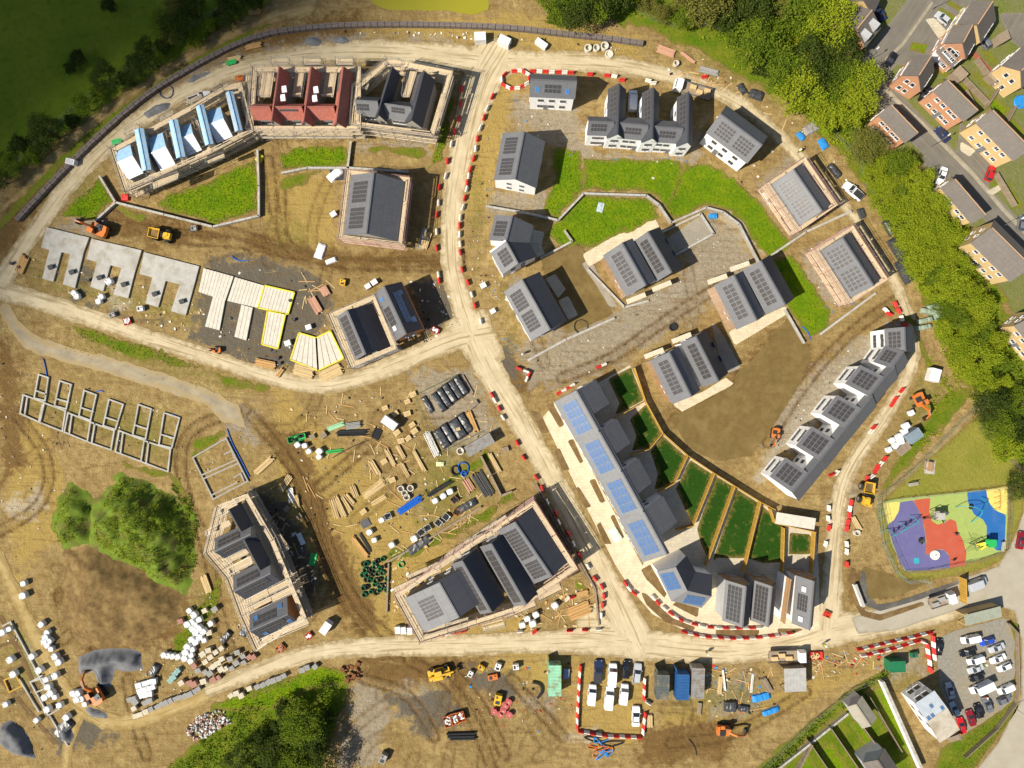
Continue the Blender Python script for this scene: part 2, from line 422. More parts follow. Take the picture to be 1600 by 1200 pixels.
CONC_W = mk('bright_concrete_plank', (.60, .56, .47), (.50, .46, .38), 1.4, .9, .3)
def wood(name, ca, cb, st=14.):
    t = NT(name); v = t.mapv(t.P(), (1, 1, .3))
    c = t.mix(t.rng(t.noise(2.5, 5, .7, v), .35, .65), ca, cb)
    c = t.mix(t.rng(t.noise(st, 3, .6), .5, .75, 0, .6), c, tuple(x*.55 for x in cb))
    c = t.mix(t.rng(t.n('ShaderNodeNewGeometry').outputs['Random Per Island'], 0, 1, 0, .42), c, tuple(x*.62 for x in cb)); t.col(c)
    t.bump(t.noise(st, 3), .3, .02); return t.fin(.85, 0, .2)
BOARD = wood('scaffold_board_wood', (.68, .55, .37), (.54, .42, .265))
TIMBER = wood('fresh_sawn_timber', (.66, .50, .26), (.56, .40, .19))
TIMB_O = wood('orange_timber', (.60, .37, .15), (.50, .28, .10))
TIMB_P = wood('pinkish_timber', (.62, .36, .24), (.52, .28, .18))
FENCEW = wood('golden_fence_wood', (.58, .36, .07), (.48, .28, .05))
CLAD = wood('cedar_cladding', (.46, .29, .155), (.37, .22, .11))
OLDW = wood('weathered_wood', (.34, .27, .19), (.26, .20, .14))
STEEL = mk('galvanised_tube', (.42, .41, .39), (.30, .29, .27), 3, .5, .1, metal=.6)
STEELR = mk('pink_primed_tube', (.48, .28, .25), (.38, .21, .19), 3, .6, .1)
DKMET = mk('dark_metal', (.055, .055, .058), (.04, .04, .042), 3, .5, .1, metal=.3)
BLACKP = mk('black_polythene', (.065, .068, .074), (.03, .032, .036), 2.2, .38, .9, 5, spec=.6)
BLACKPIPE = mk('black_pipe_plastic', (.022, .022, .024), (.03, .03, .03), 2, .45, .1)
RUBBER = mk('rubber', (.02, .02, .02), (.03, .028, .025), 4, .85, .3)
REDP = mk('red_plastic', (.62, .035, .03), (.52, .028, .025), 2, .5, .05)
WHITEP = mk('white_plastic', (.78, .75, .68), (.64, .60, .52), 2, .5, .05)
BLUEP = mk('blue_plastic', (.012, .13, .56), (.01, .10, .46), 2, .45, .05)
BLUET = mk('blue_tarpaulin', (.03, .26, .62), (.02, .19, .50), 3, .5, .8, 5)
GREENP = mk('green_plastic', (.03, .42, .10), (.02, .34, .08), 2, .5, .1)
MINT = mk('mint_painted_steel', (.30, .60, .40), (.25, .52, .34), 1.2, .6, .1, c3=(.22, .12, .06), sc3=.9)
GREEND = mk('dark_green_paint', (.02, .17, .075), (.015, .14, .06), 2, .5, .1)
BLUEC = mk('blue_container_paint', (.025, .11, .29), (.02, .085, .24), 1.2, .6, .1)
GREYC = mk('grey_container_paint', (.30, .29, .275), (.24, .235, .22), 1.2, .65, .1, c3=(.20, .15, .10), sc3=.9)
DKGRC = mk('dark_green_grey_paint', (.115, .13, .12), (.09, .10, .095), 1.2, .65, .1, c3=(.25, .20, .13), sc3=.7)
ORANGE = mk('orange_machine_paint', (.62, .17, .025), (.54, .14, .02), 2, .5, .1, c3=(.40, .17, .06), sc3=.9)
YELLOW = mk('yellow_machine_paint', (.72, .42, .015), (.62, .35, .012), 2, .5, .1, c3=(.45, .28, .06), sc3=.9)
YELLOWT = mk('yellow_edge_tape', (.70, .60, .04), (.56, .47, .03), 2, .6, .1)
BAG = mk('woven_white_bag', (.76, .77, .76), (.62, .62, .60), 2.5, .9, .5, 14)
SHEETW = mk('white_roof_sheet', (.82, .82, .83), (.74, .75, .78), .8, .7, .3, 3)
SHEETB = mk('blue_roof_membrane', (.36, .55, .72), (.26, .44, .62), 1.4, .7, .4, 4)
SHEETG = mk('grey_blue_membrane', (.36, .42, .47), (.28, .34, .40), 1.6, .7, .4, 4)
CREAMB = mk('cream_block_pack', (.60, .55, .42), (.50, .44, .32), 3, .9, .3)
GREYB = mk('grey_block_pack', (.34, .33, .31), (.25, .245, .23), 3, .9, .4)
REDB = mk('red_brick_pack', (.42, .22, .17), (.32, .16, .12), 4, .9, .4)
GREENROLL = mk('sage_geotextile', (.27, .33, .25), (.21, .265, .20), 2.5, .8, .5, 6)
PINKR = mk('pink_reel_paint', (.46, .10, .10), (.38, .08, .08), 2, .6, .1)
GLASS = NT('window_glass'); GLASS.col((.03, .035, .045)); GLASS = GLASS.fin(.08, 0, .8)
SKYL = NT('rooflight_glass'); SKYL.col((.05, .16, .38)); SKYL = SKYL.fin(.1, 0, .9)
SKYLW = NT('pale_rooflight_glass'); SKYLW.col((.62, .66, .74)); SKYLW = SKYLW.fin(.2, 0, .5)
FRAME = mk('grey_window_frame', (.20, .20, .21), None, 2, .5, 0)
FRAMEW = mk('white_window_frame', (.78, .78, .78), None, 2, .5, 0)
ALU = mk('panel_frame_aluminium', (.30, .30, .31), None, 2, .5, 0, metal=.4)
def panel_mat(name, c, c2, rough):
    t = NT(name); uv = t.n('ShaderNodeUVMap'); br = t.n('ShaderNodeTexBrick'); br.offset = 0
    t.l(uv.outputs[0], br.inputs['Vector']); br.inputs['Scale'].default_value = 1; br.inputs['Brick Width'].default_value = .166; br.inputs['Row Height'].default_value = .166
    br.inputs['Mortar Size'].default_value = .006; br.inputs['Color1'].default_value = (*c, 1); br.inputs['Color2'].default_value = (*c2, 1); br.inputs['Mortar'].default_value = (*[min(1, x*1.7) for x in c2], 1)
    t.col(br.outputs['Color']); return t.fin(rough, 0, .5)
PV_K = panel_mat('black_solar_cells', (.052, .047, .046), (.044, .04, .04), .3)
PV_B = panel_mat('blue_solar_cells', (.032, .085, .20), (.045, .11, .25), .35)
# ---------------- the ground sheet ----------------
def soft(X, Y, polys=(), lines=(), fall=3.2):
    s = np.full(X.shape, -1e9)
    for q in polys: s = np.maximum(s, sd_poly(X, Y, [tuple(P(a, b)[:2]) for a, b in q]))
    for q in lines: s = np.maximum(s, sd_line(X, Y, [(P(a, b).x, P(a, b).y, w/16) for a, b, w in q])[0])
    return np.clip(.5+s/(2*fall), 0, 1)
def build_ground():
    c = .36
    xs = np.concatenate([[-3000, -1200, -500, -220, -130], np.arange(-106, 106, c), [130, 220, 500, 1200, 3000]])
    ys = np.concatenate([[-3000, -1200, -500, -220, -110], np.arange(-81, 81, c), [110, 220, 500, 1200, 3000]])
    X, Y = np.meshgrid(xs, ys, indexing='ij'); nx, ny = X.shape
    A = {}
    A['ochre'] = soft(X, Y, [[(410, 270), (520, 270), (525, 400), (420, 380)], [(430, 600), (900, 1040), (560, 1000), (430, 800)], [(900, 1040), (1010, 1040), (1010, 1160), (900, 1150)],
                            [(560, 50), (800, 20), (1000, 60), (1000, 90), (700, 60), (500, 55)], [(740, 110), (820, 115), (790, 200), (760, 330), (730, 330)], [(0, 700), (60, 640), (120, 800), (30, 900)],
                            [(590, 1030), (900, 1030), (900, 1080), (650, 1060)], [(1040, 1110), (1130, 1110), (1130, 1170), (1010, 1190)], [(1100, 1170), (1250, 1100), (1390, 1030), (1250, 1060)]])
    A['dark'] = soft(X, Y, [[(845, 400), (905, 378), (960, 492), (885, 525), (860, 470)], [(1045, 650), (1130, 600), (1230, 495), (1272, 560), (1240, 625), (1175, 705), (1100, 700)],
                           [(1325, 885), (1440, 905), (1400, 925), (1345, 950), (1325, 930)], [(80, 930), (200, 880), (300, 920), (280, 1000), (130, 1020)], [(0, 520), (30, 560), (25, 660), (0, 700)],
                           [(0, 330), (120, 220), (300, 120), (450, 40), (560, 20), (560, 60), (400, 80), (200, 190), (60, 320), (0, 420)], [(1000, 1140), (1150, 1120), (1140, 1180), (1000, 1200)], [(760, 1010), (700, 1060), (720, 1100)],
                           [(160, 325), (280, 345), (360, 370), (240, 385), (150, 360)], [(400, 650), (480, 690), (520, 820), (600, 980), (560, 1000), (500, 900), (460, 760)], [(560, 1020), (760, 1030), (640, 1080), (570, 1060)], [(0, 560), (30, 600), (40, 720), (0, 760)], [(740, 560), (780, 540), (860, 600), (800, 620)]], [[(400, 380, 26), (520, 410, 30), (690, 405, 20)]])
    A['gravel'] = soft(X, Y, [[(800, 540), (880, 525), (970, 480), (1060, 430), (1110, 330), (1180, 400), (1130, 470), (1010, 540), (900, 600), (830, 600)], [(800, 150), (900, 160), (920, 240), (1080, 245), (1100, 180), (1090, 255), (900, 250), (805, 190)],
                             [(770, 300), (850, 300), (850, 335), (760, 330)], [(560, 225), (680, 215), (670, 235), (560, 232)], [(1190, 740), (1220, 640), (1320, 540), (1400, 510), (1380, 560), (1260, 690)],
                             [(1240, 240), (1180, 290), (1240, 370), (1260, 360)], [(1250, 400), (1280, 380), (1330, 470), (1290, 480)], [(330, 635), (400, 640), (395, 690), (360, 670)], [(100, 345), (170, 340), (140, 372), (90, 360)],
                             [(525, 1200), (545, 1120), (560, 1060), (620, 1090), (580, 1200)], [(790, 420), (830, 540), (890, 530), (840, 460)], [(1110, 1060), (1180, 1050), (1180, 1110), (1110, 1120)], [(1380, 1030), (1440, 1020), (1450, 1050), (1390, 1060)], [(1290, 790), (1330, 740), (1340, 770), (1320, 830)],
                             [(640, 580), (740, 580), (780, 680), (700, 720)], [(610, 1080), (660, 1070), (690, 1110), (620, 1120)], [(800, 1090), (870, 1085), (860, 1120)]], [[(220, 170, 10), (320, 110, 14), (500, 65, 16), (700, 66, 10)]])
    A['coal'] = soft(X, Y, [[(330, 400), (400, 400), (500, 430), (520, 480), (470, 580), (400, 570), (300, 530), (310, 450)], [(130, 415), (150, 420), (130, 470), (180, 490), (250, 500), (200, 500), (110, 470)], [(600, 1090), (700, 1080), (730, 1130), (660, 1150)], [(730, 1040), (800, 1050), (810, 1090), (740, 1080)], [(900, 745), (940, 780), (930, 800)], [(390, 760), (450, 790), (500, 900), (480, 950), (430, 840)], [(760, 550), (800, 530), (810, 600), (780, 590)], [(640, 440), (700, 440), (720, 500), (660, 520)], [(80, 1140), (130, 1110), (180, 1150), (90, 1180)]], fall=2.8)
    A['pale'] = soft(X, Y, [[(1185, 748), (1200, 700), (1240, 655), (1300, 590), (1370, 520), (1400, 505), (1340, 575), (1235, 690)], [(60, 760), (70, 790), (50, 810), (0, 800)], [(880, 1150), (930, 1140), (930, 1160)], [(150, 390), (200, 480), (180, 490)], [(1200, 640), (1300, 560), (1220, 690)], [(1150, 320), (1190, 390), (1120, 340)], [(980, 480), (1100, 420), (1080, 460)], [(30, 1020), (60, 990), (80, 1040), (50, 1060)]])
    A['weed'] = soft(X, Y, [[(0, 200), (160, 200), (160, 330), (60, 330)], [(100, 505), (430, 600), (340, 620), (100, 550)], [(20, 590), (290, 640), (270, 740), (30, 650)], [(640, 690), (760, 690), (790, 780), (640, 860)], [(740, 200), (770, 330), (745, 450), (725, 330)], [(410, 350), (470, 330), (500, 390), (430, 400)],
                           [(30, 400), (320, 470), (300, 520), (50, 450)], [(900, 60), (1100, 70), (1240, 150), (1300, 230), (1100, 110)], [(1430, 560), (1520, 600), (1370, 780), (1380, 700)], [(0, 960), (60, 960), (100, 1100), (0, 1080)], [(300, 900), (350, 880), (340, 980), (250, 1060)], [(1040, 1050), (1200, 1050), (1200, 1120), (1040, 1120)], [(790, 420), (820, 540), (800, 560), (770, 450)], [(270, 690), (330, 680), (320, 760)],
                           [(1370, 1060), (1440, 1030), (1450, 1080), (1400, 1110)]], fall=5)
    tr = np.zeros(X.shape)
    tracks = [[(720, 400), (640, 410), (540, 412), (460, 396), (400, 372), (340, 356), (260, 346), (175, 335)], [(720, 415), (600, 415), (500, 405), (420, 385), (330, 375), (270, 372)],
              [(590, 1000), (540, 940), (505, 860), (490, 780), (440, 700), (385, 640)], [(620, 1005), (560, 950), (515, 860), (495, 780)], [(385, 640), (310, 660), (280, 700), (290, 780), (325, 850), (340, 950), (360, 1010)],
              [(1200, 690), (1270, 580), (1340, 510), (1400, 470)], [(0, 830), (70, 790), (82, 720), (30, 650)], [(500, 760), (560, 710), (590, 680)], [(770, 1200), (740, 1120), (700, 1060), (640, 1030)], [(790, 1180), (760, 1110), (720, 1060)],
              [(880, 590), (960, 560), (1040, 500), (1120, 450)], [(150, 1010), (220, 930), (290, 870)], [(100, 1000), (170, 930), (200, 880)], [(440, 300), (440, 380), (480, 400)], [(420, 250), (430, 330)], [(1260, 1080), (1150, 1150), (1050, 1160)], [(230, 1180), (210, 1120), (200, 1060)], [(800, 1060), (880, 1150)], [(570, 1060), (640, 1080), (680, 1150)]]
    rn = random.Random(21)
    for box, k in (((440, 600, 560, 960), 12), ((0, 640, 130, 900), 8), ((560, 1030, 900, 1190), 14), ((420, 270, 520, 400), 8), ((120, 880, 290, 1010), 8), ((1060, 560, 1250, 690), 5), ((1010, 1110, 1250, 1190), 6), ((840, 480, 1110, 590), 7), ((560, 600, 760, 720), 5), ((150, 340, 420, 400), 6)):
        for _ in range(k):
            x, y = rn.uniform(box[0], box[2]), rn.uniform(box[1], box[3]); a = rn.uniform(0, 6.28); q = [(x, y)]; cu = rn.uniform(-.35, .35)
            for _s in range(rn.randint(4, 8)): a += cu+rn.uniform(-.1, .1); x += 14*math.cos(a); y += 14*math.sin(a); q.append((x, y))
            tracks.append(q)
    for ti, q in enumerate(tracks):
        kf = 1. if ti < 19 else .5
        q = smooth([(P(a, b).x, P(a, b).y, 0.) for a, b in q], 2)
        i0, i1 = np.searchsorted(xs, (min(p[0] for p in q)-4, max(p[0] for p in q)+4)); j0, j1 = np.searchsorted(ys, (min(p[1] for p in q)-4, max(p[1] for p in q)+4)); S = np.s_[i0:i1, j0:j1]
        d = -sd_line(X[S], Y[S], q)[0]
        tr[S] = np.maximum(tr[S], kf*(np.exp(-((d-.95)/.3)**2)*.95+np.exp(-(d/1.6)**4)*.35))
    A['trk'] = np.clip(tr, 0, 1)
    Z = .012*fbm(X*.6, Y*.6); Z -= .03
    idx = np.arange(nx*ny).reshape(nx, ny)
    F = np.stack([idx[:-1, :-1], idx[1:, :-1], idx[1:, 1:], idx[:-1, 1:]], -1).reshape(-1, 4)
    me = bpy.data.meshes.new('ground')
    me.vertices.add(nx*ny); me.vertices.foreach_set('co', np.stack([X, Y, Z], -1).reshape(-1).astype(np.float32))
    me.loops.add(F.size); me.loops.foreach_set('vertex_index', F.reshape(-1).astype(np.int32))
    me.polygons.add(len(F)); me.polygons.foreach_set('loop_start', np.arange(0, F.size, 4).astype(np.int32))
    try: me.polygons.foreach_set('loop_total', np.full(len(F), 4, np.int32))
    except Exception: pass
    me.update(calc_edges=True); me.validate()
    for k, v in A.items():
        at = me.attributes.new(k, 'FLOAT', 'POINT'); at.data.foreach_set('value', v.reshape(-1).astype(np.float32))
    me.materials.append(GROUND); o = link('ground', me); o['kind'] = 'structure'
build_ground()
# ---------------- roads ----------------
def W_(pts, it=1): return smooth(pts, it)
outer = W_([(-30, 480, 34), (-5, 450, 34), (25, 403, 30), (60, 353, 29), (110, 283, 29), (180, 214, 29), (260, 158, 29), (330, 121, 30), (420, 93, 32), (520, 81, 36), (620, 80, 38), (720, 91, 42), (800, 97, 36), (900, 96, 33), (980, 103, 30), (1060, 121, 26), (1140, 150, 24), (1200, 195, 22), (1250, 245, 20), (1300, 300, 18), (1345, 352, 15), (1382, 410, 16), (1408, 460, 18), (1428, 520, 22), (1427, 565, 22), (1402, 620, 24), (1362, 680, 26), (1328, 730, 27), (1309, 780, 26), (1303, 850, 27), (1300, 920, 34), (1290, 985, 55)])
central = W_([(770, 95, 70), (752, 125, 62), (733, 190, 44), (716, 260, 38), (706, 330, 34), (703, 400, 33), (714, 460, 34), (742, 535, 42), (770, 590, 46), (808, 650, 38), (848, 720, 37), (890, 800, 38), (933, 880, 38), (970, 950, 48), (995, 1005, 60)])
lower = W_([(-20, 445, 34), (0, 452, 32), (60, 470, 30), (140, 496, 28), (240, 531, 27), (340, 563, 27), (430, 592, 26), (500, 604, 28), (570, 590, 30), (640, 560, 32), (710, 528, 38), (745, 522, 40)])
bottom = W_([(330, 1078, 24), (420, 1040, 26), (500, 1016, 28), (600, 1010, 34), (720, 1008, 34), (850, 1003, 34), (950, 1000, 50), (1050, 1012, 46), (1150, 1018, 40), (1230, 1008, 46), (1300, 985, 50), (1400, 968, 46), (1480, 948, 46)])
zone('site_road', lines=[outer, central, lower, bottom], polys=[[(700, 70), (850, 80), (780, 130), (730, 120)], [(900, 960), (960, 930), (990, 985), (1060, 1000), (1000, 1030), (900, 1022)], [(1270, 960), (1330, 955), (1345, 985), (1290, 1010)], [(690, 505), (760, 480), (790, 560), (740, 575)]], cell=.5, jit=.3, z=.012, mat=ROAD)
zone('dirt_track', lines=[W_([(-20, 840, 22), (0, 880, 22), (30, 940, 22), (60, 1010, 23), (90, 1068, 24), (130, 1108, 26), (175, 1133, 26), (240, 1120, 26), (300, 1094, 26), (345, 1072, 24)]), W_([(130, 1110, 14), (110, 1150, 16), (100, 1200, 16), (98, 1230, 16)])], cell=.5, jit=.4, z=.006, mat=TRACK)
zone('grey_track', lines=[W_([(8, 485, 20), (24, 512, 22), (50, 538, 24), (110, 555, 25), (200, 580, 26), (280, 604, 26), (335, 625, 24)])], polys=[[(325, 612), (372, 632), (385, 668), (350, 660), (330, 640)]], cell=.5, jit=.35, z=.008, mat=GREYT)
zone('public_road', polys=[[(1330, 965), (1440, 930), (1500, 905), (1560, 885), (1590, 830), (1600, 780), (1660, 700), (1700, 900), (1700, 1260), (1480, 1260), (1560, 1160), (1596, 1090), (1596, 1000), (1585, 955), (1555, 945), (1500, 952), (1450, 968), (1400, 985), (1340, 990)]], cell=.6, jit=.05, z=.02, mat=PALE_T)
zone('estate_plots', [[(1300, -60), (1700, -60), (1700, 560), (1600, 520), (1540, 420), (1500, 330), (1440, 260), (1380, 230), (1350, 160), (1290, 50)]], cell=1.0, jit=.3, z=.004, mat=grass_mat('estate_plot_ground', (.15, .185, .03), (.20, .19, .08), (.24, .215, .14), .8))
zone('car_park', polys=[[(1462, 1000), (1490, 985), (1570, 965), (1585, 985), (1588, 1070), (1578, 1100), (1545, 1130), (1510, 1150), (1495, 1140), (1470, 1080), (1465, 1040)]], cell=.5, jit=.15, z=.014, mat=mk('pale_gravel_surface', (.27, .25, .205), (.19, .175, .14), 2, .95, .6, 10, c3=(.27, .21, .12), sc3=.25))
zone('estate_street', lines=[W_([(1470, -40, 50), (1440, 10, 48), (1410, 52, 50), (1378, 88, 52), (1366, 112, 44), (1378, 142, 42), (1408, 178, 40), (1446, 216, 40), (1492, 264, 40), (1545, 322, 40), (1620, 400, 40)])], polys=[[(1440, -10), (1530, -10), (1490, 60), (1450, 110), (1400, 100)], [(1560, 20), (1610, 20), (1610, 90), (1578, 62)], [(1345, 140), (1375, 140), (1390, 165), (1355, 165)], [(1440, 245), (1475, 240), (1500, 290), (1455, 290)], [(1500, 190), (1560, 240), (1540, 300), (1495, 240)]], cell=.5, jit=.03, z=.016, mat=TARM)
zone('estate_pavement', lines=[[(1372, 100, 7), (1385, 140, 7), (1402, 158, 7), (1440, 192, 7), (1470, 222, 7), (1520, 272, 7), (1570, 330, 7), (1610, 372, 7)], [(1456, 5, 5), (1410, 70, 5), (1385, 92, 5)]], cell=.4, jit=.02, z=.03, mat=PALE_T)
zone('trench', lines=[[(2, 965, 7), (35, 1030, 7), (78, 1122, 7)], [(0, 1060, 7), (45, 1112, 7), (85, 1160, 7)], [(0, 1010, 5), (25, 1000, 5)], [(12, 1048, 5), (40, 1036, 5)], [(28, 1085, 5), (62, 1070, 5)]], cell=.35, jit=.15, z=.010, mat=SOIL)
zone('water', polys=[[(580, -20), (765, -20), (763, 16), (735, 23), (700, 17), (640, 16), (600, 14), (578, 2)]], cell=.5, jit=.15, z=.008, mat=WATER)
# ---------------- grass and beds ----------------
def g(name, polys, m, jit=.6, z=.02, cell=.45, **k): return zone(name, polys, cell=cell, jit=jit, z=z, mat=m, kind=k.pop('kind', 'structure'), **k)
g('field', [[(-300, -200), (560, -200), (430, 0), (340, 50), (230, 122), (110, 205), (20, 270), (-40, 320), (-300, 400)]], FIELD, .8, cell=1.0)
zone('grass_bank', lines=[W_([(-20, 372, 12), (40, 310, 13), (110, 235, 13), (200, 165, 13), (300, 100, 13), (380, 55, 12), (440, 22, 10)])], cell=.45, jit=.5, z=.010, mat=FIELD)
zone('earth_bank_path', lines=[W_([(-20, 350, 12), (40, 292, 12), (110, 218, 12), (200, 150, 11), (300, 85, 12), (400, 34, 12), (480, 10, 30)])], cell=.45, jit=.5, z=.014, mat=TRACK)
LAWNS = [[(246, 320), (262, 305), (330, 282), (400, 247), (403, 328), (335, 350), (290, 337)],
         [(95, 340), (130, 300), (155, 278), (176, 312), (146, 343), (112, 340)],
         [(437, 240), (462, 231), (538, 228), (540, 255), (500, 262), (441, 263)],
         [(670, 262), (684, 218), (700, 168), (708, 150), (702, 200), (690, 250)],
         [(862, 228), (905, 236), (910, 296), (872, 340), (848, 328), (868, 280)],
         [(912, 248), (1062, 250), (1070, 300), (1050, 338), (1034, 316), (1010, 300), (912, 298)],
         [(876, 345), (914, 305), (1008, 309), (1026, 322), (1030, 338), (1000, 352), (920, 388), (880, 385), (850, 368)],
         [(1072, 255), (1110, 258), (1165, 292), (1212, 350), (1236, 382), (1208, 402), (1184, 388), (1158, 345), (1132, 326), (1102, 320), (1052, 345), (1040, 322)],
         [(1208, 408), (1238, 398), (1268, 440), (1296, 486), (1290, 516), (1264, 528), (1228, 476)]]
for i, q in enumerate(LAWNS): g('lawn', [q], LAWN, z=.026+.004*i)
g('grass_strip', [[(560, 232), (600, 228), (660, 232), (672, 250), (600, 236), (560, 240)], [(440, 275), (470, 268), (500, 270), (470, 290), (440, 295)], [(180, 320), (228, 336), (222, 344), (185, 332)]], ROUGH)
g('scrub_verge', [[(1000, -60), (1300, -60), (1310, 60), (1360, 170), (1390, 235), (1500, 320), (1570, 480), (1640, 590), (1640, 780), (1600, 740), (1536, 628), (1500, 600), (1455, 500), (1422, 420), (1372, 330), (1315, 240), (1235, 165), (1150, 112), (1070, 72), (1010, 45), (950, 36)]], ROUGH, .9, .012, .7)
g('grass_strip', [[(1530, 600), (1500, 640), (1440, 700), (1385, 765), (1372, 770), (1400, 720), (1440, 660), (1480, 610)], [(1440, 540), (1480, 600), (1450, 590)], [(1390, 480), (1432, 500), (1440, 540), (1436, 520)]], ROUGH)
g('mown_lawn', [[(1378, 782), (1430, 735), (1536, 642), (1600, 740), (1640, 745), (1640, 760), (1576, 760), (1396, 785)]], MOWN, .15)
g('mown_lawn', [[(1578, 762), (1600, 760), (1600, 800), (1576, 860), (1560, 878), (1530, 892), (1450, 908), (1400, 902), (1368, 800), (1378, 784), (1405, 890), (1460, 892), (1572, 862)]], MOWN, .15, z=.022)
g('scrub_verge', [[(300, 1230), (260, 1200), (330, 1140), (330, 1102), (410, 1070), (470, 1052), (520, 1042), (548, 1062), (545, 1085), (525, 1130), (500, 1230)]], ROUGH, .5, .014)
g('scrub_verge', [[(1150, 1230), (1260, 1130), (1330, 1076), (1380, 1046), (1392, 1056), (1378, 1064), (1270, 1150), (1180, 1230)]], ROUGH, .5, .014)
g('mown_lawn', [[(1180, 1230), (1270, 1152), (1340, 1090), (1380, 1066), (1400, 1110), (1445, 1230)]], ROUGH, .2, .016)
g('grass_strip', [[(1450, 1230), (1470, 1170), (1520, 1140), (1570, 1106), (1590, 1090), (1592, 1104), (1560, 1150), (1500, 1230)], [(1575, 965), (1592, 975), (1594, 1080), (1584, 1096), (1586, 1000)]], ROUGH, .25)
g('grass_strip', [[(118, 512), (190, 528), (260, 552), (330, 574), (300, 580), (200, 555), (130, 530)], [(340, 585), (420, 604), (400, 612), (350, 600)]], ROUGH, 1.0, .018)
g('grass_strip', [[(600, 868), (660, 848), (740, 808), (800, 770), (806, 776), (740, 822), (660, 862), (610, 882)], [(640, 780), (720, 735), (760, 700), (770, 716), (700, 760), (640, 790)]], ROUGH, 1.0, .018)
g('grass_strip', [[(300, 690), (345, 672), (352, 684), (302, 712)], [(190, 720), (270, 738), (300, 790), (260, 745), (195, 735)], [(272, 1000), (300, 960), (345, 900), (340, 950), (300, 1010), (270, 1030)]], ROUGH, .7, .018)
g('grass_strip', [[(330, 1100), (360, 1090), (420, 1078), (470, 1050), (500, 1040), (540, 1048), (545, 1066), (480, 1080), (420, 1110), (340, 1110)]], LAWN, .6, .024)
g('grass_strip', [[(895, 910), (905, 905), (922, 930), (908, 926)], [(1170, 790), (1186, 794)], [(60, 940), (80, 930), (90, 960)]][:1], LAWN, .4, .02)
# vegetated spoil heap and stone heaps
HEAP = mk('heap_vegetation_ground', (.085, .15, .010), (.14, .18, .016), 1.6, .95, .9, 6, c3=(.12, .085, .03), sc3=.35)
HEAPS = mk('heap_soil', (.19, .122, .042), (.105, .063, .022), 1.3, .95, .9, 5, c3=(.25, .168, .062), sc3=.4)
mound = zone('mound', [[(190, 738), (230, 748), (275, 775), (303, 810), (308, 850), (300, 890), (290, 930), (240, 915), (215, 890), (180, 880), (140, 860), (130, 800), (160, 765)]], cell=.5, jit=1.0, z=-.04, mat=HEAP, dome=(4.4, 7))
mound2 = zone('mound', [[(112, 754), (142, 772), (152, 810), (140, 848), (95, 858), (80, 825), (88, 778)]], cell=.5, jit=.8, z=-.04, mat=HEAP, dome=(2.3, 4))
zone('mound', [[(100, 860), (150, 850), (230, 890), (290, 930), (280, 975), (225, 1010), (130, 1015), (95, 960)]], cell=.5, jit=.9, z=-.04, mat=HEAPS, dome=(2.0, 6))
GSTONE = mk('grey_stone_dust', (.17, .172, .178), (.125, .127, .133), 1.2, .95, .6, 7)
for q, h, r in (([(120, 1025), (150, 1015), (195, 1012), (220, 1020), (224, 1045), (205, 1050), (180, 1045), (172, 1075), (155, 1072), (145, 1050), (122, 1055)], 2.2, 2.6), ([(140, 1104), (165, 1112), (170, 1124), (145, 1120), (132, 1108)], .7, 1.0)):
    tag(zone('stone_heap', [q], cell=.35, jit=.3, z=-.04, mat=GSTONE, dome=(h, r), kind='structure'), 'grey crushed stone heap beside the dirt track bend', None)
for q, h in (([(222, 178), (245, 162), (270, 158), (262, 172), (232, 186)], 1.0), ([(300, 118), (330, 108), (332, 116), (300, 130), (280, 138)], .9), ([(475, 62), (490, 57), (505, 63), (500, 72), (478, 73)], .8), ([(518, 60), (535, 54), (550, 62), (545, 70), (522, 70)], .8), ([(0, 1130), (20, 1125), (45, 1150), (55, 1185), (20, 1180), (0, 1160)], 1.6), ([(88, 1132), (105, 1128), (118, 1150), (110, 1165), (95, 1158)], 1.2), ([(768, 250), (0, 0)][:0], 0)):
    if q: zone('stone_heap', [q], cell=.35, jit=.25, z=-.04, mat=GSTONE, dome=(h, 1.4))
# ---------------- paved areas of the finished terrace ----------------
zone('pavement', [[(848, 652), (868, 628), (1002, 880), (1012, 900), (1040, 945), (1090, 975), (1140, 985), (1272, 982), (1262, 992), (1150, 1000), (1080, 990), (1020, 960), (985, 920), (960, 880), (905, 770)], [(1000, 860), (1040, 850), (1120, 900), (1280, 900), (1280, 985), (1100, 985), (1020, 930)]], cell=.5, jit=.03, z=.014, mat=PAVE)
zone('patio', [[(905, 615), (985, 570), (1012, 630), (1040, 680), (1080, 716), (1150, 762), (1195, 790), (1275, 830), (1280, 900), (1120, 905), (1050, 880)]], cell=.6, jit=.02, z=.018, mat=PATIO)
for q in ([(950, 592), (986, 574), (1006, 625), (960, 650), (968, 630)], [(984, 655), (1010, 631), (1034, 677), (1014, 700), (988, 704), (994, 680)], [(1016, 705), (1036, 681), (1073, 714), (1054, 754), (1022, 766), (1028, 740)], [(1056, 764), (1078, 718), (1115, 742), (1084, 820), (1078, 812)], [(1089, 826), (1119, 744), (1147, 761), (1106, 872), (1096, 852)], [(1112, 880), (1151, 764), (1187, 787), (1165, 872), (1120, 872)], [(1168, 872), (1191, 790), (1228, 822), (1226, 878), (1192, 880)], [(1234, 832), (1267, 835), (1267, 866), (1232, 866)]):
    zone('artificial_lawn', [q], cell=.5, jit=.02, z=.026, mat=TURF)
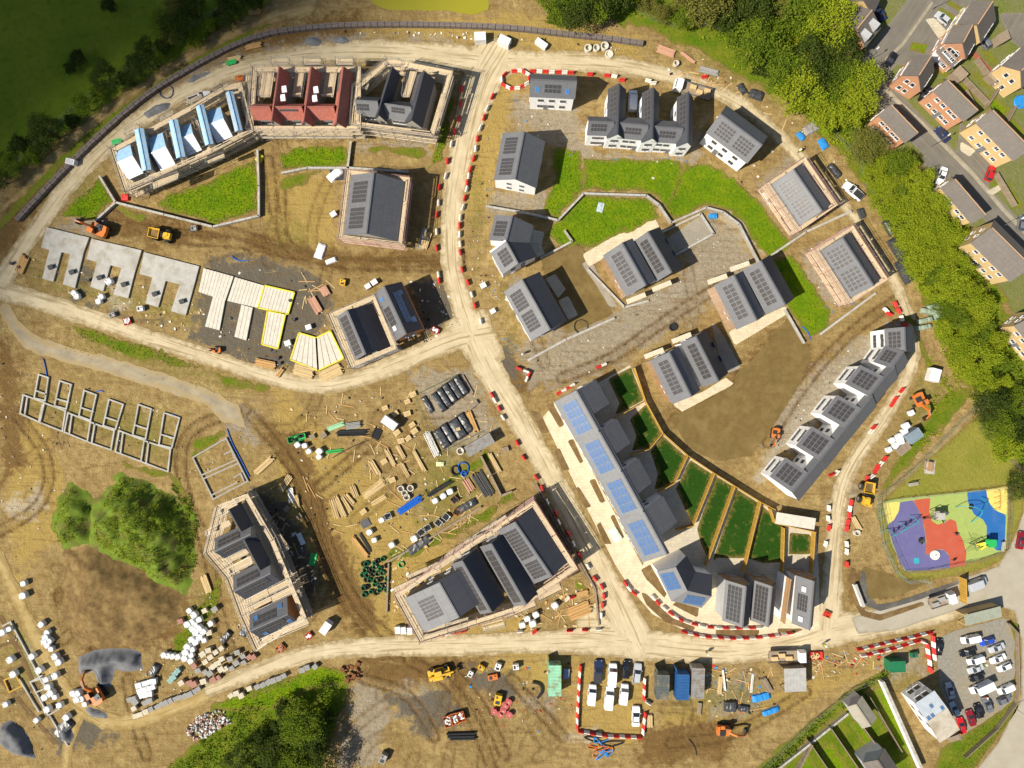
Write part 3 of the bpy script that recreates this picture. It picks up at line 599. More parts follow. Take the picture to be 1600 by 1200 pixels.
for q in ([(852, 632), (864, 630), (882, 664), (874, 668)], [(828, 640), (842, 645), (858, 676), (848, 677)], [(886, 688), (896, 686), (912, 722), (906, 724)], [(866, 704), (874, 700), (890, 734), (878, 734)], [(920, 750), (930, 748), (946, 784), (938, 786)], [(900, 762), (904, 760), (924, 792), (914, 794)], [(953, 806), (960, 804), (976, 840), (970, 842)], [(932, 820), (938, 816), (956, 850), (944, 850)],
          [(1001, 890), (1016, 882), (1042, 928), (1038, 934), (1010, 905)], [(1051, 945), (1056, 940), (1092, 950), (1090, 965)], [(1001, 925), (1010, 928), (1050, 965), (1086, 980), (1083, 986), (1040, 972), (1010, 945)], [(1118, 984), (1188, 984), (1184, 993), (1118, 992)], [(1214, 982), (1258, 982), (1240, 990), (1216, 990)]):
    zone('planting_bed', [q], cell=.35, jit=.04, z=.030, mat=SOIL)
zone('tarmac_path', [[(1345, 890), (1352, 895), (1356, 930), (1370, 945), (1400, 940), (1506, 904), (1508, 908), (1440, 936), (1375, 955), (1350, 945), (1343, 920)]], cell=.4, jit=.03, z=.028, mat=COALG)
zone('planting_bed', [[(1328, 888), (1336, 886), (1338, 930), (1352, 955), (1375, 960), (1440, 940), (1446, 945), (1375, 970), (1345, 962), (1330, 935)]], cell=.4, jit=.05, z=.03, mat=SOIL)
for q in ([(909, 412), (922, 405), (965, 480), (952, 478)], [(1020, 388), (1098, 335), (1112, 365), (1060, 400)], [(1110, 500), (1125, 515), (1158, 575), (1130, 585)]): zone('stone_yard', [q], cell=.5, jit=.12, z=.014, mat=GRAV)
PSOIL = mk('plot_soil', (.165, .112, .036), (.128, .084, .026), .7, .95, .5, 9, c3=(.19, .135, .048), sc3=.3)
for q in ([(845, 404), (904, 380), (914, 392), (958, 492), (888, 522), (872, 472)], [(1046, 652), (1066, 645), (1148, 602), (1150, 584), (1166, 574), (1234, 492), (1268, 552), (1250, 600), (1205, 670), (1172, 712), (1120, 722), (1075, 698)], [(1346, 884), (1400, 902), (1450, 912), (1400, 932), (1358, 936)]): zone('soil_plot', [q], cell=.5, jit=.15, z=.008, mat=PSOIL)
# concrete yards beside the paired houses
def sheet(name, poly, h, m, label, cat, group=None, kids=None):
    b = MB(); b.prism([P(x, y, h) for x, y in poly], -.05, h); return solid(name, b, m, label, cat, group)
for q in ([(910, 398), (965, 365), (1021, 337), (1032, 357), (975, 385), (920, 417)], [(1138, 518), (1228, 478), (1234, 488), (1148, 540)], [(1050, 632), (1098, 612), (1134, 590), (1147, 600), (1066, 643)],):
    zone('patio', [q], cell=.5, jit=.02, z=.03, mat=PAVE)
for q in ([(852, 435), (868, 428), (884, 452), (872, 466)], [(872, 470), (888, 462), (903, 492), (888, 500)], [(828, 357), (851, 363), (846, 385), (852, 397), (832, 405), (826, 385), (822, 372)]):
    zone('patio', [q], cell=.4, jit=.02, z=.03, mat=PATIO)
# ---------------- houses ----------------
_PAN = {}
def panel_mesh(w, h, kind):
    k = (round(w, 2), round(h, 2), kind)
    if k in _PAN: return _PAN[k]
    b = MB(); w2, h2 = k[0]/2, k[1]/2; e = .022
    i = [(-w2+e, -h2+e, .045), (w2-e, -h2+e, .045), (w2-e, h2-e, .045), (-w2+e, h2-e, .045)]
    o = [(-w2, -h2, .045), (w2, -h2, .045), (w2, h2, .045), (-w2, h2, .045)]
    lo = [(x, y, 0) for x, y, z in o]
    b.face(i, 1)
    for a in range(4):
        c = (a+1) % 4; b.face([o[a], o[c], i[c], i[a]], 0); b.face([lo[a], lo[c], o[c], o[a]], 0)
    me = b.mesh('solar_panel', [ALU, PV_B if kind == 'b' else PV_K])
    uv = me.uv_layers.new(name='UVMap')
    for l in me.loops: v = me.vertices[l.vertex_index].co; uv.data[l.index].uv = (v.x, v.y)
    _PAN[k] = me; return me
_WIN = {}
def window_meshes(w, h, white):
    k = (round(w, 2), round(h, 2), white)
    if k not in _WIN:
        b = MB(); f = .07; d = .05     # local: x along wall, y outwards(-), z up
        b.box((0, 0, h/2-f/2), (w, d*2, f)); b.box((0, 0, -h/2+f/2), (w, d*2, f)); b.box((-w/2+f/2, 0, 0), (f, d*2, h-2*f)); b.box((w/2-f/2, 0, 0), (f, d*2, h-2*f))
        if w > .9: b.box((0, 0, 0), (f*.7, d*1.8, h-2*f))
        s = MB(); s.box((0, -.07, -h/2-.03), (w+.14, .16, .05))
        p = MB(); p.box((0, 0, 0), (w-2*f, .05, h-2*f))
        m = FRAMEW if white else FRAME
        _WIN[k] = (b.mesh('window', m), p.mesh('pane', GLASS), s.mesh('sill', FRAMEW))
    return _WIN[k]
def put_window(root, pos, ang_, w, h, white=False):
    a, p, s = window_meshes(w, h, white)
    o = link('window', a, root, Vector(pos)-root.location, (0, 0, ang_)); link('pane', p, o); link('sill', s, o)
DOORM = {}
def put_door(root, pos, ang_, col=None):
    if 'd' not in DOORM:
        b = MB(); b.box((0, 0, 1.03), (.95, .09, 2.06)); f = MB(); f.box((.35, -.07, 1.0), (.12, .05, .03)); DOORM['d'] = (b.mesh('door', FRAME), f.mesh('handle', STEEL))
    o = link('door', DOORM['d'][0], root, Vector(pos)-root.location, (0, 0, ang_)); link('handle', DOORM['d'][1], o)
class Block:
    """one gabled volume given by its ridge ends (px at ridge height) and one eave line (px at eave height)"""
    def __init__(s, R1, R2, E1, E2, he=5.6, hr=8.2, half2=None, he2=None):
        r1, r2 = P(*R1, hr), P(*R2, hr); e1, e2 = P(*E1, he), P(*E2, he)
        u = (r2-r1); u.z = 0
        s.L = u.length; u.normalize(); s.u = u
        n = Vector((-u.y, u.x, 0)); em = (e1+e2)/2-(r1+r2)/2; em.z = 0
        d = em.dot(n)
        if d < 0: n = -n; d = -d
        s.n = n                      # towards the given eave (side 1)
        s.c = (r1+r2)/2; s.c.z = 0; s.h1 = d; s.h2 = half2 if half2 is not None else d
        s.he, s.hr = he, hr; s.t1 = (hr-he)/max(d, .1)
        s.he2 = he2 if he2 is not None else (he if half2 is None else max(2.2, hr-(hr-he)/max(d, .1)*s.h2))
        s.t2 = (hr-s.he2)/max(s.h2, .1)
    def pt(s, a, b, z): return s.c+s.u*a+s.n*b+Vector((0, 0, z))
    def walls(s, root, m, base=0, inset=.2, name='wall'):
        L = s.L/2-inset*.6; a = s.h1-inset; c = s.h2-inset; z1 = s.he+s.t1*inset-.10; z2 = s.he2+s.t2*inset-.10; zr = s.hr-.14
        q = [s.pt(-L, a, base-.1), s.pt(L, a, base-.1), s.pt(L, -c, base-.1), s.pt(-L, -c, base-.1)]
        t = [s.pt(-L, a, z1), s.pt(L, a, z1), s.pt(L, -c, z2), s.pt(-L, -c, z2)]; r = [s.pt(-L, 0, zr), s.pt(L, 0, zr)]
        b = MB(); b.face([q[0], q[1], t[1], t[0]]); b.face([q[2], q[3], t[3], t[2]])
        b.face([q[1], q[2], t[2], r[1], t[1]]); b.face([q[3], q[0], t[0], r[0], t[3]]); b.face([t[0], t[1], r[1], r[0]]); b.face([r[0], r[1], t[2], t[3]]); b.face(q)
        o = b.build(name, m, root, fix=True); s.uvs(o.data, root)
        s.wl = (L, a, c); return o
    def uvs(s, me, root):
        uv = me.uv_layers.new(name='UVMap'); off = root.location
        for p in me.polygons:
            nz = abs(p.normal.z)
            for li in p.loop_indices:
                w = me.vertices[me.loops[li].vertex_index].co+off-s.c
                if nz > .25: uv.data[li].uv = (w.dot(s.u), math.hypot(w.dot(s.n), w.z))
                elif abs(p.normal.dot(s.u)) > .5: uv.data[li].uv = (w.dot(s.n), w.z)
                else: uv.data[li].uv = (w.dot(s.u), w.z)
    def roof(s, root, m, ov=.12, m2=None, ridge=True):
        th = .13; L = s.L/2+ov; o = None
        for sg, hh, te, ze in ((1, s.h1, s.t1, s.he), (-1, s.h2, s.t2, s.he2)):
            if hh < .15: continue
            b = MB(); e = .0
            lo = [s.pt(-L, sg*.0, s.hr), s.pt(L, sg*.0, s.hr), s.pt(L, sg*hh, ze), s.pt(-L, sg*hh, ze)]
            if sg > 0: lo = [lo[0], lo[3], lo[2], lo[1]]
            nn = (lo[1]-lo[0]).cross(lo[2]-lo[0]).normalized(); nn = nn if nn.z > 0 else -nn
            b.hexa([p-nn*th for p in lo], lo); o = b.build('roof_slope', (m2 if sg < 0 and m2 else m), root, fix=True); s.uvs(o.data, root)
        if ridge:
            b = MB(); b.beam(s.pt(-L, 0, s.hr+.015), s.pt(L, 0, s.hr+.015), .26, .07); b.build('ridge', m if ridge is True else ridge, root)
    def plane(s, side):
        t = s.t1 if side > 0 else s.t2
        n = (s.n*side*t+Vector((0, 0, 1))).normalized(); up = (-s.n*side+Vector((0, 0, t))).normalized()
        return s.pt(0, 0, s.hr), n, up
    def onslope(s, px, side):
        o, n, up = s.plane(side); p = ray_plane(*px, o, n)-o
        return p.dot(s.u), -p.dot(up)          # along ridge, distance down the slope
    def panels(s, root, a, b, nu, nv, side=1, kind='k', gap=.05, skip=()):
        u0, v0 = s.onslope(a, side); u1, v1 = s.onslope(b, side)
        if u0 > u1: u0, u1 = u1, u0
        if v0 > v1: v0, v1 = v1, v0
        smax = math.hypot(s.h1 if side > 0 else s.h2, (s.hr-(s.he if side > 0 else s.he2)))
        v0 = max(v0, .25); v1 = min(v1, smax-.2); u0 = max(u0, -s.L/2+.15); u1 = min(u1, s.L/2-.15)
        s.pan(root, u0, u1, v0, v1, nu, nv, side, kind, gap, skip)
    def arr(s, root, f0, f1, g0, g1, nu, nv, side=1, kind='k', skip=()):
        hh = s.h1 if side > 0 else s.h2; S = math.hypot(hh, s.hr-(s.he if side > 0 else s.he2))
        s.pan(root, (f0-.5)*s.L, (f1-.5)*s.L, g0*S, g1*S, nu, nv, side, kind, .05, skip)
    def pan(s, root, u0, u1, v0, v1, nu, nv, side=1, kind='k', gap=.05, skip=()):
        o, n, up = s.plane(side); w = (u1-u0)/nu; h = (v1-v0)/nv
        if w < .2 or h < .2: return
        me = panel_mesh(w-gap, h-gap*1.6, kind)
        x = s.u if n.cross(s.u).dot(up) > 0 else -s.u
        m = Matrix((x, n.cross(x), n)).transposed().to_euler()
        for i in range(nu):
            for j in range(nv):
                if (i, j) in skip: continue
                c = o+s.u*(u0+w*(i+.5))-up*(v0+h*(j+.5))+n*.05
                link('solar_panel', me, root, c-root.location, m)
    def rooflight(s, root, px, side=1, w=.85, h=1.15, white=False):
        o, n, up = s.plane(side); a, d = s.onslope(px, side); c = o+s.u*a-up*d
        b = MB(); x = s.u
        def q(i, j, k): return c+x*i+up*j+n*k
        b.hexa([q(-w/2, -h/2, 0), q(w/2, -h/2, 0), q(w/2, h/2, 0), q(-w/2, h/2, 0)], [q(-w/2, -h/2, .09), q(w/2, -h/2, .09), q(w/2, h/2, .09), q(-w/2, h/2, .09)])
        f = b.build('rooflight', FRAME, root, fix=True); g2 = MB(); i_ = .09
        g2.hexa([q(-w/2+i_, -h/2+i_, .06), q(w/2-i_, -h/2+i_, .06), q(w/2-i_, h/2-i_, .06), q(-w/2+i_, h/2-i_, .06)], [q(-w/2+i_, -h/2+i_, .10), q(w/2-i_, -h/2+i_, .10), q(w/2-i_, h/2-i_, .10), q(-w/2+i_, h/2-i_, .10)])
        k = g2.mesh('pane', SKYLW if white else SKYL, root.location); link('pane', k, f)
    def wins(s, root, wall, ts, zs=(1.5, 4.1), w=1.1, h=1.1, white=False, door=None):
        """wall: 's1','s2' long sides, 'g1','g2' gable ends; ts: positions -1..1 along it"""
        L, a, c = s.wl
        for z in zs:
            for t in ts:
                ww = w
                if wall in ('s1', 's2'):
                    b = a if wall == 's1' else -c; pos = s.pt(t*(L-.8), b+(.02 if b > 0 else -.02), z); out = s.n*(1 if b > 0 else -1)
                else:
                    L_ = L if wall == 'g2' else -L; rngp = (a if t > 0 else c)-.8; pos = s.pt(L_+(.02 if L_ > 0 else -.02), t*rngp, z); out = s.u*(1 if L_ > 0 else -1)
                put_window(root, pos, math.atan2(out.y, out.x)+math.pi/2, ww, h if z > 3 else h*1.05, white)
        if door is not None:
            b = a if wall == 's1' else -c
            if wall in ('s1', 's2'): pos = s.pt(door*(L-.8), b+(.02 if b > 0 else -.02), .05); out = s.n*(1 if b > 0 else -1)
            else: L_ = L if wall == 'g2' else -L; pos = s.pt(L_+(.02 if L_ > 0 else -.02), door*(a-.8), .05); out = s.u*(1 if L_ > 0 else -1)
            put_door(root, pos, math.atan2(out.y, out.x)+math.pi/2)
    def corners(s, off=0.): 
        return [s.pt(-s.L/2-off, s.h1+off, 0), s.pt(s.L/2+off, s.h1+off, 0), s.pt(s.L/2+off, -s.h2-off, 0), s.pt(-s.L/2-off, -s.h2-off, 0)]
def house(label, blk, cat='house', group=None, name='house'):
    c = blk.c.copy(); c.z = 0
    return thing(name, c, label, cat, group)
# --- scaffolding around a house: decks of single boards on tubes ---
def scaffold(blocks, label, sides=None, lifts=(1.9, 3.9, 5.7), rail=STEEL, w=1.25, gap=.45, group='scaffolds round the houses', poly=None, top=None):
    if poly: pts = [Vector((p.x, p.y, 0)) for p in poly]
    else: pts = blocks.corners(gap)
    ar = sum(pts[k].x*pts[(k+1) % len(pts)].y-pts[(k+1) % len(pts)].x*pts[k].y for k in range(len(pts)))
    if ar < 0: pts = pts[::-1]
    n = len(pts); cen = sum(pts, Vector())/n
    root = thing('scaffold', (cen.x, cen.y, 0), label, 'scaffold', group)
    rnd = random.Random(int(abs(cen.x*13+cen.y*7)))
    tb = MB(); topz = lifts[-1]
    def off(i, d):
        a, b, c = pts[i-1], pts[i], pts[(i+1) % n]
        n1 = (b-a).normalized(); n2 = (c-b).normalized(); n1 = Vector((n1.y, -n1.x, 0)); n2 = Vector((n2.y, -n2.x, 0))
        k = (n1+n2).normalized(); return b+k*(d/max(.45, k.dot(n1)))
    inn = [off(i, 0) for i in range(n)]; out = [off(i, w) for i in range(n)]
    for i in range(n):
        if sides is not None and i not in sides: continue
        j = (i+1) % n; a, b, c, d = inn[i], inn[j], out[i], out[j]; L = (b-a).length; k = max(1, int(round(L/2.3)))
        for li, z in enumerate(lifts):
            bm = MB(); nb = 5; sg = max(1, int(round(L/3.6)))
            for q in range(nb):
                for sgi in range(sg):
                    if rnd.random() < .05: continue
                    f0, f1 = (q+.04)/nb, (q+.96)/nb; s0, s1 = sgi/sg, (sgi+1)/sg
                    p0 = a.lerp(b, s0).lerp(c.lerp(d, s0), f0); p1 = a.lerp(b, s1).lerp(c.lerp(d, s1), f0); p2 = a.lerp(b, s1).lerp(c.lerp(d, s1), f1); p3 = a.lerp(b, s0).lerp(c.lerp(d, s0), f1)
                    zz = z+rnd.uniform(0, .025); e = (p1-p0).normalized()*.03; jx = rnd.uniform(-.12, .12)*(p1-p0).normalized()
                    lo = [p+jx+Vector((0, 0, zz)) for p in (p0+e, p3+e, p2-e, p1-e)]
                    bm.hexa(lo, [p+Vector((0, 0, .04)) for p in lo])
            bm.build('board_deck', BOARD, root, fix=True)['kind'] = 'stuff'
        for q in range(k+1):
            s0 = q/k
            for e0, e1 in ((a, b), (c, d)):
                p = e0.lerp(e1, s0); tb.tube(p, p+Vector((0, 0, topz+(1.25 if e0 is c else .3)+rnd.uniform(0, .4))), .032, 5)
            for z in lifts: pa = a.lerp(b, s0); pb = c.lerp(d, s0); ex = (pb-pa).normalized()*rnd.uniform(.1, .35); tb.tube(pa-ex*.3+Vector((0, 0, z-.06)), pb+ex+Vector((0, 0, z-.06)), .03, 4)
        for z in lifts:
            for e0, e1 in ((a, b), (c, d)):
                ex = (e1-e0).normalized()*rnd.uniform(.1, .5); tb.tube(e0-ex+Vector((0, 0, z-.1)), e1+ex+Vector((0, 0, z-.1)), .03, 4)
            for hh in (.55, 1.05): tb.tube(c+Vector((0, 0, z+hh)), d+Vector((0, 0, z+hh)), .03, 4)
        if L > 4: tb.tube(c+Vector((0, 0, .1)), d.lerp(c, .4)+Vector((0, 0, topz)), .03, 4)
        # toe boards
        tbm = MB()
        for z in lifts[-1:]: tbm.beam(c+Vector((0, 0, z+.12)), d+Vector((0, 0, z+.12)), .04, .2)
        tbm.build('toe_board', BOARD, root)
    tb.build('tube_frame', rail, root)['kind'] = 'stuff'
    # pallets and packs left on the top lift
    return root
def deck(root, quad, z, m=None, name='board_deck'):
    """loose board deck given by four px corners at height z; boards run from corner 0 to corner 1"""
    a, b, c, d = [P(x, y, z) for x, y in quad]; w = ((d-a).length+(c-b).length)/2; nb = max(2, int(w/.26)); rnd = random.Random(int(a.x*31+a.y*17))
    bm = MB(); sg = max(1, int((b-a).length/3.5))
    for q in range(nb):
        for k in range(sg):
            f0, f1 = (q+.05)/nb, (q+.95)/nb; s0, s1 = (k+.01)/sg, (k+.99)/sg
            if rnd.random() < .06: continue
            zz = Vector((0, 0, rnd.uniform(0, .05)))
            lo = [a.lerp(b, s0).lerp(d.lerp(c, s0), f0)+zz, a.lerp(b, s1).lerp(d.lerp(c, s1), f0)+zz, a.lerp(b, s1).lerp(d.lerp(c, s1), f1)+zz, a.lerp(b, s0).lerp(d.lerp(c, s0), f1)+zz]
            bm.hexa(lo, [p+Vector((0, 0, .045)) for p in lo])
    o = bm.build(name, m or BOARD, root, fix=True); o['kind'] = 'stuff'
    tb = MB()
    for k in range(sg+1):
        for e0, e1 in ((a, b), (d, c)):
            t = e0.lerp(e1, k/sg); tb.tube((t.x, t.y, 0), (t.x, t.y, z+1.1), .03, 5)
    for e0, e1 in ((a, b), (d, c), (a, d), (b, c)):
        for hh in (-.08, .6, 1.05): tb.tube(e0+Vector((0, 0, hh)), e1+Vector((0, 0, hh)), .028, 4)
    tb.build('tube_frame', STEEL, root)['kind'] = 'stuff'
# =============== the new houses ===============
def simple(label, R1, R2, E1, E2, wall=RENDER, roof=SLATE, arrays=(), wins=True, he=5.6, hr=8.2, half2=None, he2=None, lights=(), m2=None, base=0, kind='k', root=None, white=False):
    b = Block(R1, R2, E1, E2, he, hr, half2, he2); r = root or house(label, b)
    b.walls(r, wall, base); b.roof(r, roof, m2=m2)
    for a in arrays: (b.arr if isinstance(a[0], float) else b.panels)(r, *a, kind=kind)
    for l in lights: b.rooflight(r, *l)
    if wins:
        b.wins(r, 's1', (-.65, .0, .65), white=white, door=-.3); b.wins(r, 's2', (-.65, .65), white=white); b.wins(r, 'g1', (-.4, .4), w=.9, white=white); b.wins(r, 'g2', (-.4, .4), w=.9, white=white)
    return r, b
# white coach house with two blue rooflights
simple('small white rendered house with two blue rooflights either side of solar panels', (829.5, 124), (900.5, 127.5), (826, 150.5), (897, 156.5), he=5.8, hr=8.3, arrays=[((851, 131), (876, 146), 4, 2)], lights=[((840, 139.5),), ((886.5, 143),)])
# terrace of three white houses with front wings
for i, (m, w, wh) in enumerate(((((967.5, 131), (965, 208), (949.5, 135), (948, 212)), ((920.5, 189.5), (959, 191), (919, 211.5), (950, 213)), 'beside the open gable plot'),
                                (((1021, 137), (1019.5, 214.5), (1003, 142.5), (1001.5, 218)), ((969, 192), (1012.5, 196), (972.5, 217), (1005, 220)), 'in the middle of the row of three'),
                                (((1076, 144), (1074.5, 221), (1057.5, 149), (1056, 225)), ((1023, 197.5), (1067, 201), (1026, 222.5), (1059, 225)), 'next to the parked flatbed lorry'))):
    r, b = simple(('white terraced house with slate cross wing, end of the row of three', 'white terraced house with slate cross wing, middle of the row of three', 'white terraced house with slate cross wing beside the parked flatbed lorry')[i], *m, he=5.8, hr=8.4, roof=SLATE_DARK_SHADE, wins=False)
    x, y = m[0]
    b.panels(r, (x-13, y+8), (x-4, y+50), 6, 2); b.wins(r, 'g2', (-.45, .45), w=.8); b.wins(r, 's1', (-.6,), w=.9); b.wins(r, 's2', (-.5, .4), w=.9)
    b2 = Block(*w, he=5.8, hr=8.0); b2.walls(r, RENDER); b2.roof(r, SLATE); ex, ey = w[2]
    b2.panels(r, (ex+5, ey-19), (ex+28, ey-6), 5, 2); b2.wins(r, 's1', (-.5, .3), door=.8)
simple('detached white house with two square solar arrays above the site track bend', (1126.5, 178), (1190.5, 226), (1106, 211), (1167.5, 255), arrays=[(.10, .46, .18, .82, 5, 4), (.55, .91, .18, .82, 5, 4)])
simple('white gabled house with two solar arrays facing the central road barriers', (819, 206), (805, 279), (786, 208), (770, 285), roof=SLATE, arrays=[(.10, .46, .22, .8, 5, 4), (.55, .92, .22, .8, 5, 4)], he=5.6, hr=8.6)
# bent white house
r, b = simple('bent white house with two roof wings meeting at a pale valley', (800.5, 338), (791, 376), (774, 337), (761, 383), arrays=[((776, 345), (788, 370), 4, 3)], wins=False, he=5.5, hr=8.3, half2=4.1); b.wins(r, 's1', (-.4, .4))
b2 = Block((790, 376), (809, 411), (761, 386), (785, 428), 5.5, 8.28, 4.1); b2.walls(r, RENDER); b2.roof(r, SLATE_PALE_LIT, m2=SLATE_DARK_SHADE); b2.arr(r, .2, .85, .12, .72, 4, 3); b2.wins(r, 's1', (-.4, .4), door=0); b2.wins(r, 'g2', (-.4, .4), w=.9)
_m = MB(); _m.beam(b2.pt(-b2.L/2, b2.h1*1.0, 5.62), b2.pt(-b2.L/2, 0, 8.45), .32, .12); _m.build('valley_flashing', FRAMEW, r)
simple('white house with two arrays and grey patios behind it by brown garden soil', (816, 437.5), (859, 514), (789, 458), (829, 533), roof=SLATE_PALE_LIT, m2=SLATE_DARK_SHADE, he=5.5, hr=8.6, arrays=[(.10, .46, .26, .85, 5, 4), (.52, .88, .26, .85, 5, 4)])
# paired houses with dark valleys between
def duo(label, A, B, clad=True):
    r, b = simple(label[0], *A, roof=SLATE, wins=False, he=5.4, hr=8.4, half2=2.6); x0, y0 = A[0]; x1, y1 = A[1]; ex, ey = A[2]; fx, fy = A[3]
    def at(t, s): return (x0+(x1-x0)*t+(ex-x0+(fx-x1-ex+x0)*t)*s, y0+(y1-y0)*t+(ey-y0+(fy-y1-ey+y0)*t)*s)
    b.arr(r, .1, .86, .22, .72, 8, 2); b.wins(r, 'g1', (-.3, .4), w=.9); b.wins(r, 'g2', (-.3, .4), w=.9)
    if clad:
        L, a, c = b.wl; m = MB(); k = int(2*L/.16)
        for q in range(k):
            t = -L+2*L*(q+.5)/k; m.box(tuple(b.pt(t, a+.035, 2.75)), (.135, .05, 5.3), math.atan2(b.u.y, b.u.x))
        m.build('cedar_boards', CLAD, r)['kind'] = 'stuff'; b.wins(r, 's1', (.25, .6), zs=(4.,), w=.5, h=.6)
    r2, c2 = simple(label[1], *B, roof=SLATE, m2=SLATE_DARK_SHADE, wins=False, he=5.4, hr=8.4, half2=3.6); x0, y0 = B[0]; x1, y1 = B[1]; ex, ey = B[2]; fx, fy = B[3]
    c2.arr(r2, .1, .88, .22, .72, 8, 2); c2.wins(r2, 'g1', (-.3, .4), w=.9); c2.wins(r2, 'g2', (-.3, .4), w=.9); c2.wins(r2, 's2', (-.4, .4))
duo(('slate house with cedar boarded side wall beside the long gravel drive', 'slate house next to the soil plot wall and small fenced stone yard'), ((972.5, 380), (1009, 445), (944, 397.5), (976, 465)), ((1012.5, 362.5), (1049, 425), (989, 375), (1022.5, 439)))
duo(('cedar sided slate house facing the gravel court and black coil', 'slate house backing on to the green lawn strip by the scaffolded pair'), ((1147.5, 431), (1182.5, 500), (1116, 449), (1151, 515)), ((1189, 408), (1227, 476), (1161, 429), (1197, 496)))
duo(('cedar sided slate house next to the first artificial lawn', 'slate house overlooking the large brown soil plot'), ((1046, 551), (1080, 619), (1015, 564), (1050, 630)), ((1087.5, 526), (1122.5, 595), (1064, 540), (1100, 608)))
# scaffolded detached houses
def sc_house(label, R1, R2, E1, E2, arrays, slab, wall=RENDER, rail=STEELR, he=5.5, hr=8.6, roof=SLATE, half2=None, **k):
    r, b = simple(label, R1, R2, E1, E2, wall=wall, roof=roof, arrays=arrays, wins=False, he=he, hr=hr, half2=half2)
    b.wins(r, 's1', (-.65, -.1, .5)); b.wins(r, 'g2', (-.4, .4)); scaffold(b, slab, rail=rail, w=.72, gap=.2, **k); return r, b
sc_house('large slate house with two solar arrays inside pink and silver scaffolding', (584, 270), (572.5, 364), (547.5, 277.5), (537.5, 369), [(.12, .48, .2, .82, 5, 4), (.56, .92, .2, .82, 5, 4)], 'scaffold wrapped round the large slate house by the dirt turning area', he=5.6, hr=9.4, wall=BLOCK)
sc_house('pale slate house with two solar arrays behind scaffolding, nearer the lawn', (1240, 265), (1284, 329), (1205, 291), (1250, 354), [(.08, .46, .18, .82, 5, 4), (.53, .92, .18, .82, 5, 4)], 'scaffold round the pale slate house by the white pickup', roof=SLATE_PALE_LIT)
sc_house('slate house with two large solar arrays in scaffolding beside black sheeted piles', (1317.5, 372.5), (1365, 446), (1282.5, 394), (1329, 467.5), [(.07, .46, .12, .85, 5, 4), (.53, .93, .12, .85, 5, 4)], 'scaffold round the slate house opposite the black sheeted piles', roof=SLATE)
# brick pair at the dirt crossing
r, b = simple('orange brick house with slate roof, blue solar panels and rooflights', (600, 447.5), (634, 521), (584, 462.5), (619, 531), wall=BRICK_O, roof=SLATE, m2=SLATE_DARK_SHADE, wins=False, he=5.6, hr=8.6, half2=3.0, arrays=[(.36, .74, .3, .82, 4, 2)], lights=[((597, 468),), ((617, 513), 1, 1.0, 1.2, True), ((625, 457), -1), ((646, 499), -1, 1.1, 1.2)])
b.arr(r, .16, .80, .25, .62, 7, 2, -1, 'b'); b.wins(r, 'g2', (-.3, .4), w=.9); b.wins(r, 's1', (-.4, .4))
r, b = simple('dark slate house shell with one long solar array in timber scaffolding', (542.5, 485), (571, 552.5), (527.5, 500), (554, 562.5), wall=BRICK_R, roof=SLATE, m2=SLATE_DARK_SHADE, wins=False, he=5.6, hr=8.2, half2=4.2)
b.arr(r, .06, .95, .2, .8, 8, 2); b.wins(r, 'g2', (-.3, .4))
scaffold(b, 'timber decked scaffold round the dark slate house shell by the slabs', w=.9, gap=.3)
# =============== red tiled terrace under construction and its neighbours ===============
for i, (m, w) in enumerate(((((436, 104), (424, 186), (455, 110), (440, 190)), ((389, 167), (421, 167), (390, 188), (414, 188))), (((486, 104), (474, 188), (505, 110), (490, 191)), ((430, 167), (471, 167), (435, 188), (464, 188))), (((536, 104), (525, 190), (554, 110), (542, 192)), ((480, 167), (521, 167), (486, 188), (514, 188))))):
    r, b = simple(('red tiled house shell at the end beside the blue membrane roofs', 'red tiled house shell in the middle of its terrace', 'red tiled house shell next to the dark slate pair')[i], *m, wall=BLOCK, roof=REDT, wins=False, he=5.6, hr=8.2)
    x, y = m[0]; b.panels(r, (x-3, y+6), (x-13, y+46), 6, 1, -1); b.wins(r, 'g2', (-.4, .4), w=.8)
    b2 = Block(*w, he=5.6, hr=8.0); b2.walls(r, BLOCK); b2.roof(r, REDT, ov=.02); b2.wins(r, 's1', (-.4, .4))
    if i == 1: b2.panels(r, (436, 170), (466, 174), 6, 1)
    bb = MB()
    for q in range(2 if i < 2 else 0): b_ = b.pt(-1.2+q*1.6, 1.2, 7.55); bb.box((b_.x, b_.y, 7.35), (.9, 1.2, .25), R(8))
    if i < 2: bb.build('tile_pack', SHEETW, r)
for i, (m, w) in enumerate(((((612.5, 104), (590, 177), (630, 112), (604, 183)), ((554.5, 157), (590, 159), (551, 179), (577.5, 181))), (((662.5, 111), (642.5, 186), (681, 119), (661, 200)), ((599, 162), (642.5, 168), (606, 184), (630, 190.5))))):
    r, b = simple(('dark slate terraced shell next to the red tiled terrace', 'dark slate terraced shell at the end beside the road junction')[i], *m, wall=BLOCK, roof=SLATE_DARK_SHADE, wins=False, he=5.6, hr=8.5)
    x, y = m[0]; b.panels(r, (x-4, y+4), (x-19, y+47), 6, 2, -1); b.wins(r, 'g2', (-.4, .4), w=.8)
    b2 = Block(*w, he=5.6, hr=7.9); b2.walls(r, RENDER_G); b2.roof(r, SLATE_PALE_LIT, m2=SLATE_DARK_SHADE, ov=.02); ex, ey = w[2]; b2.panels(r, (ex+5, ey-18), (ex+26, ey-6), 5, 2); b2.wins(r, 's1', (-.4, .4))  # wing roof: sunlit and shaded tones painted as two slates
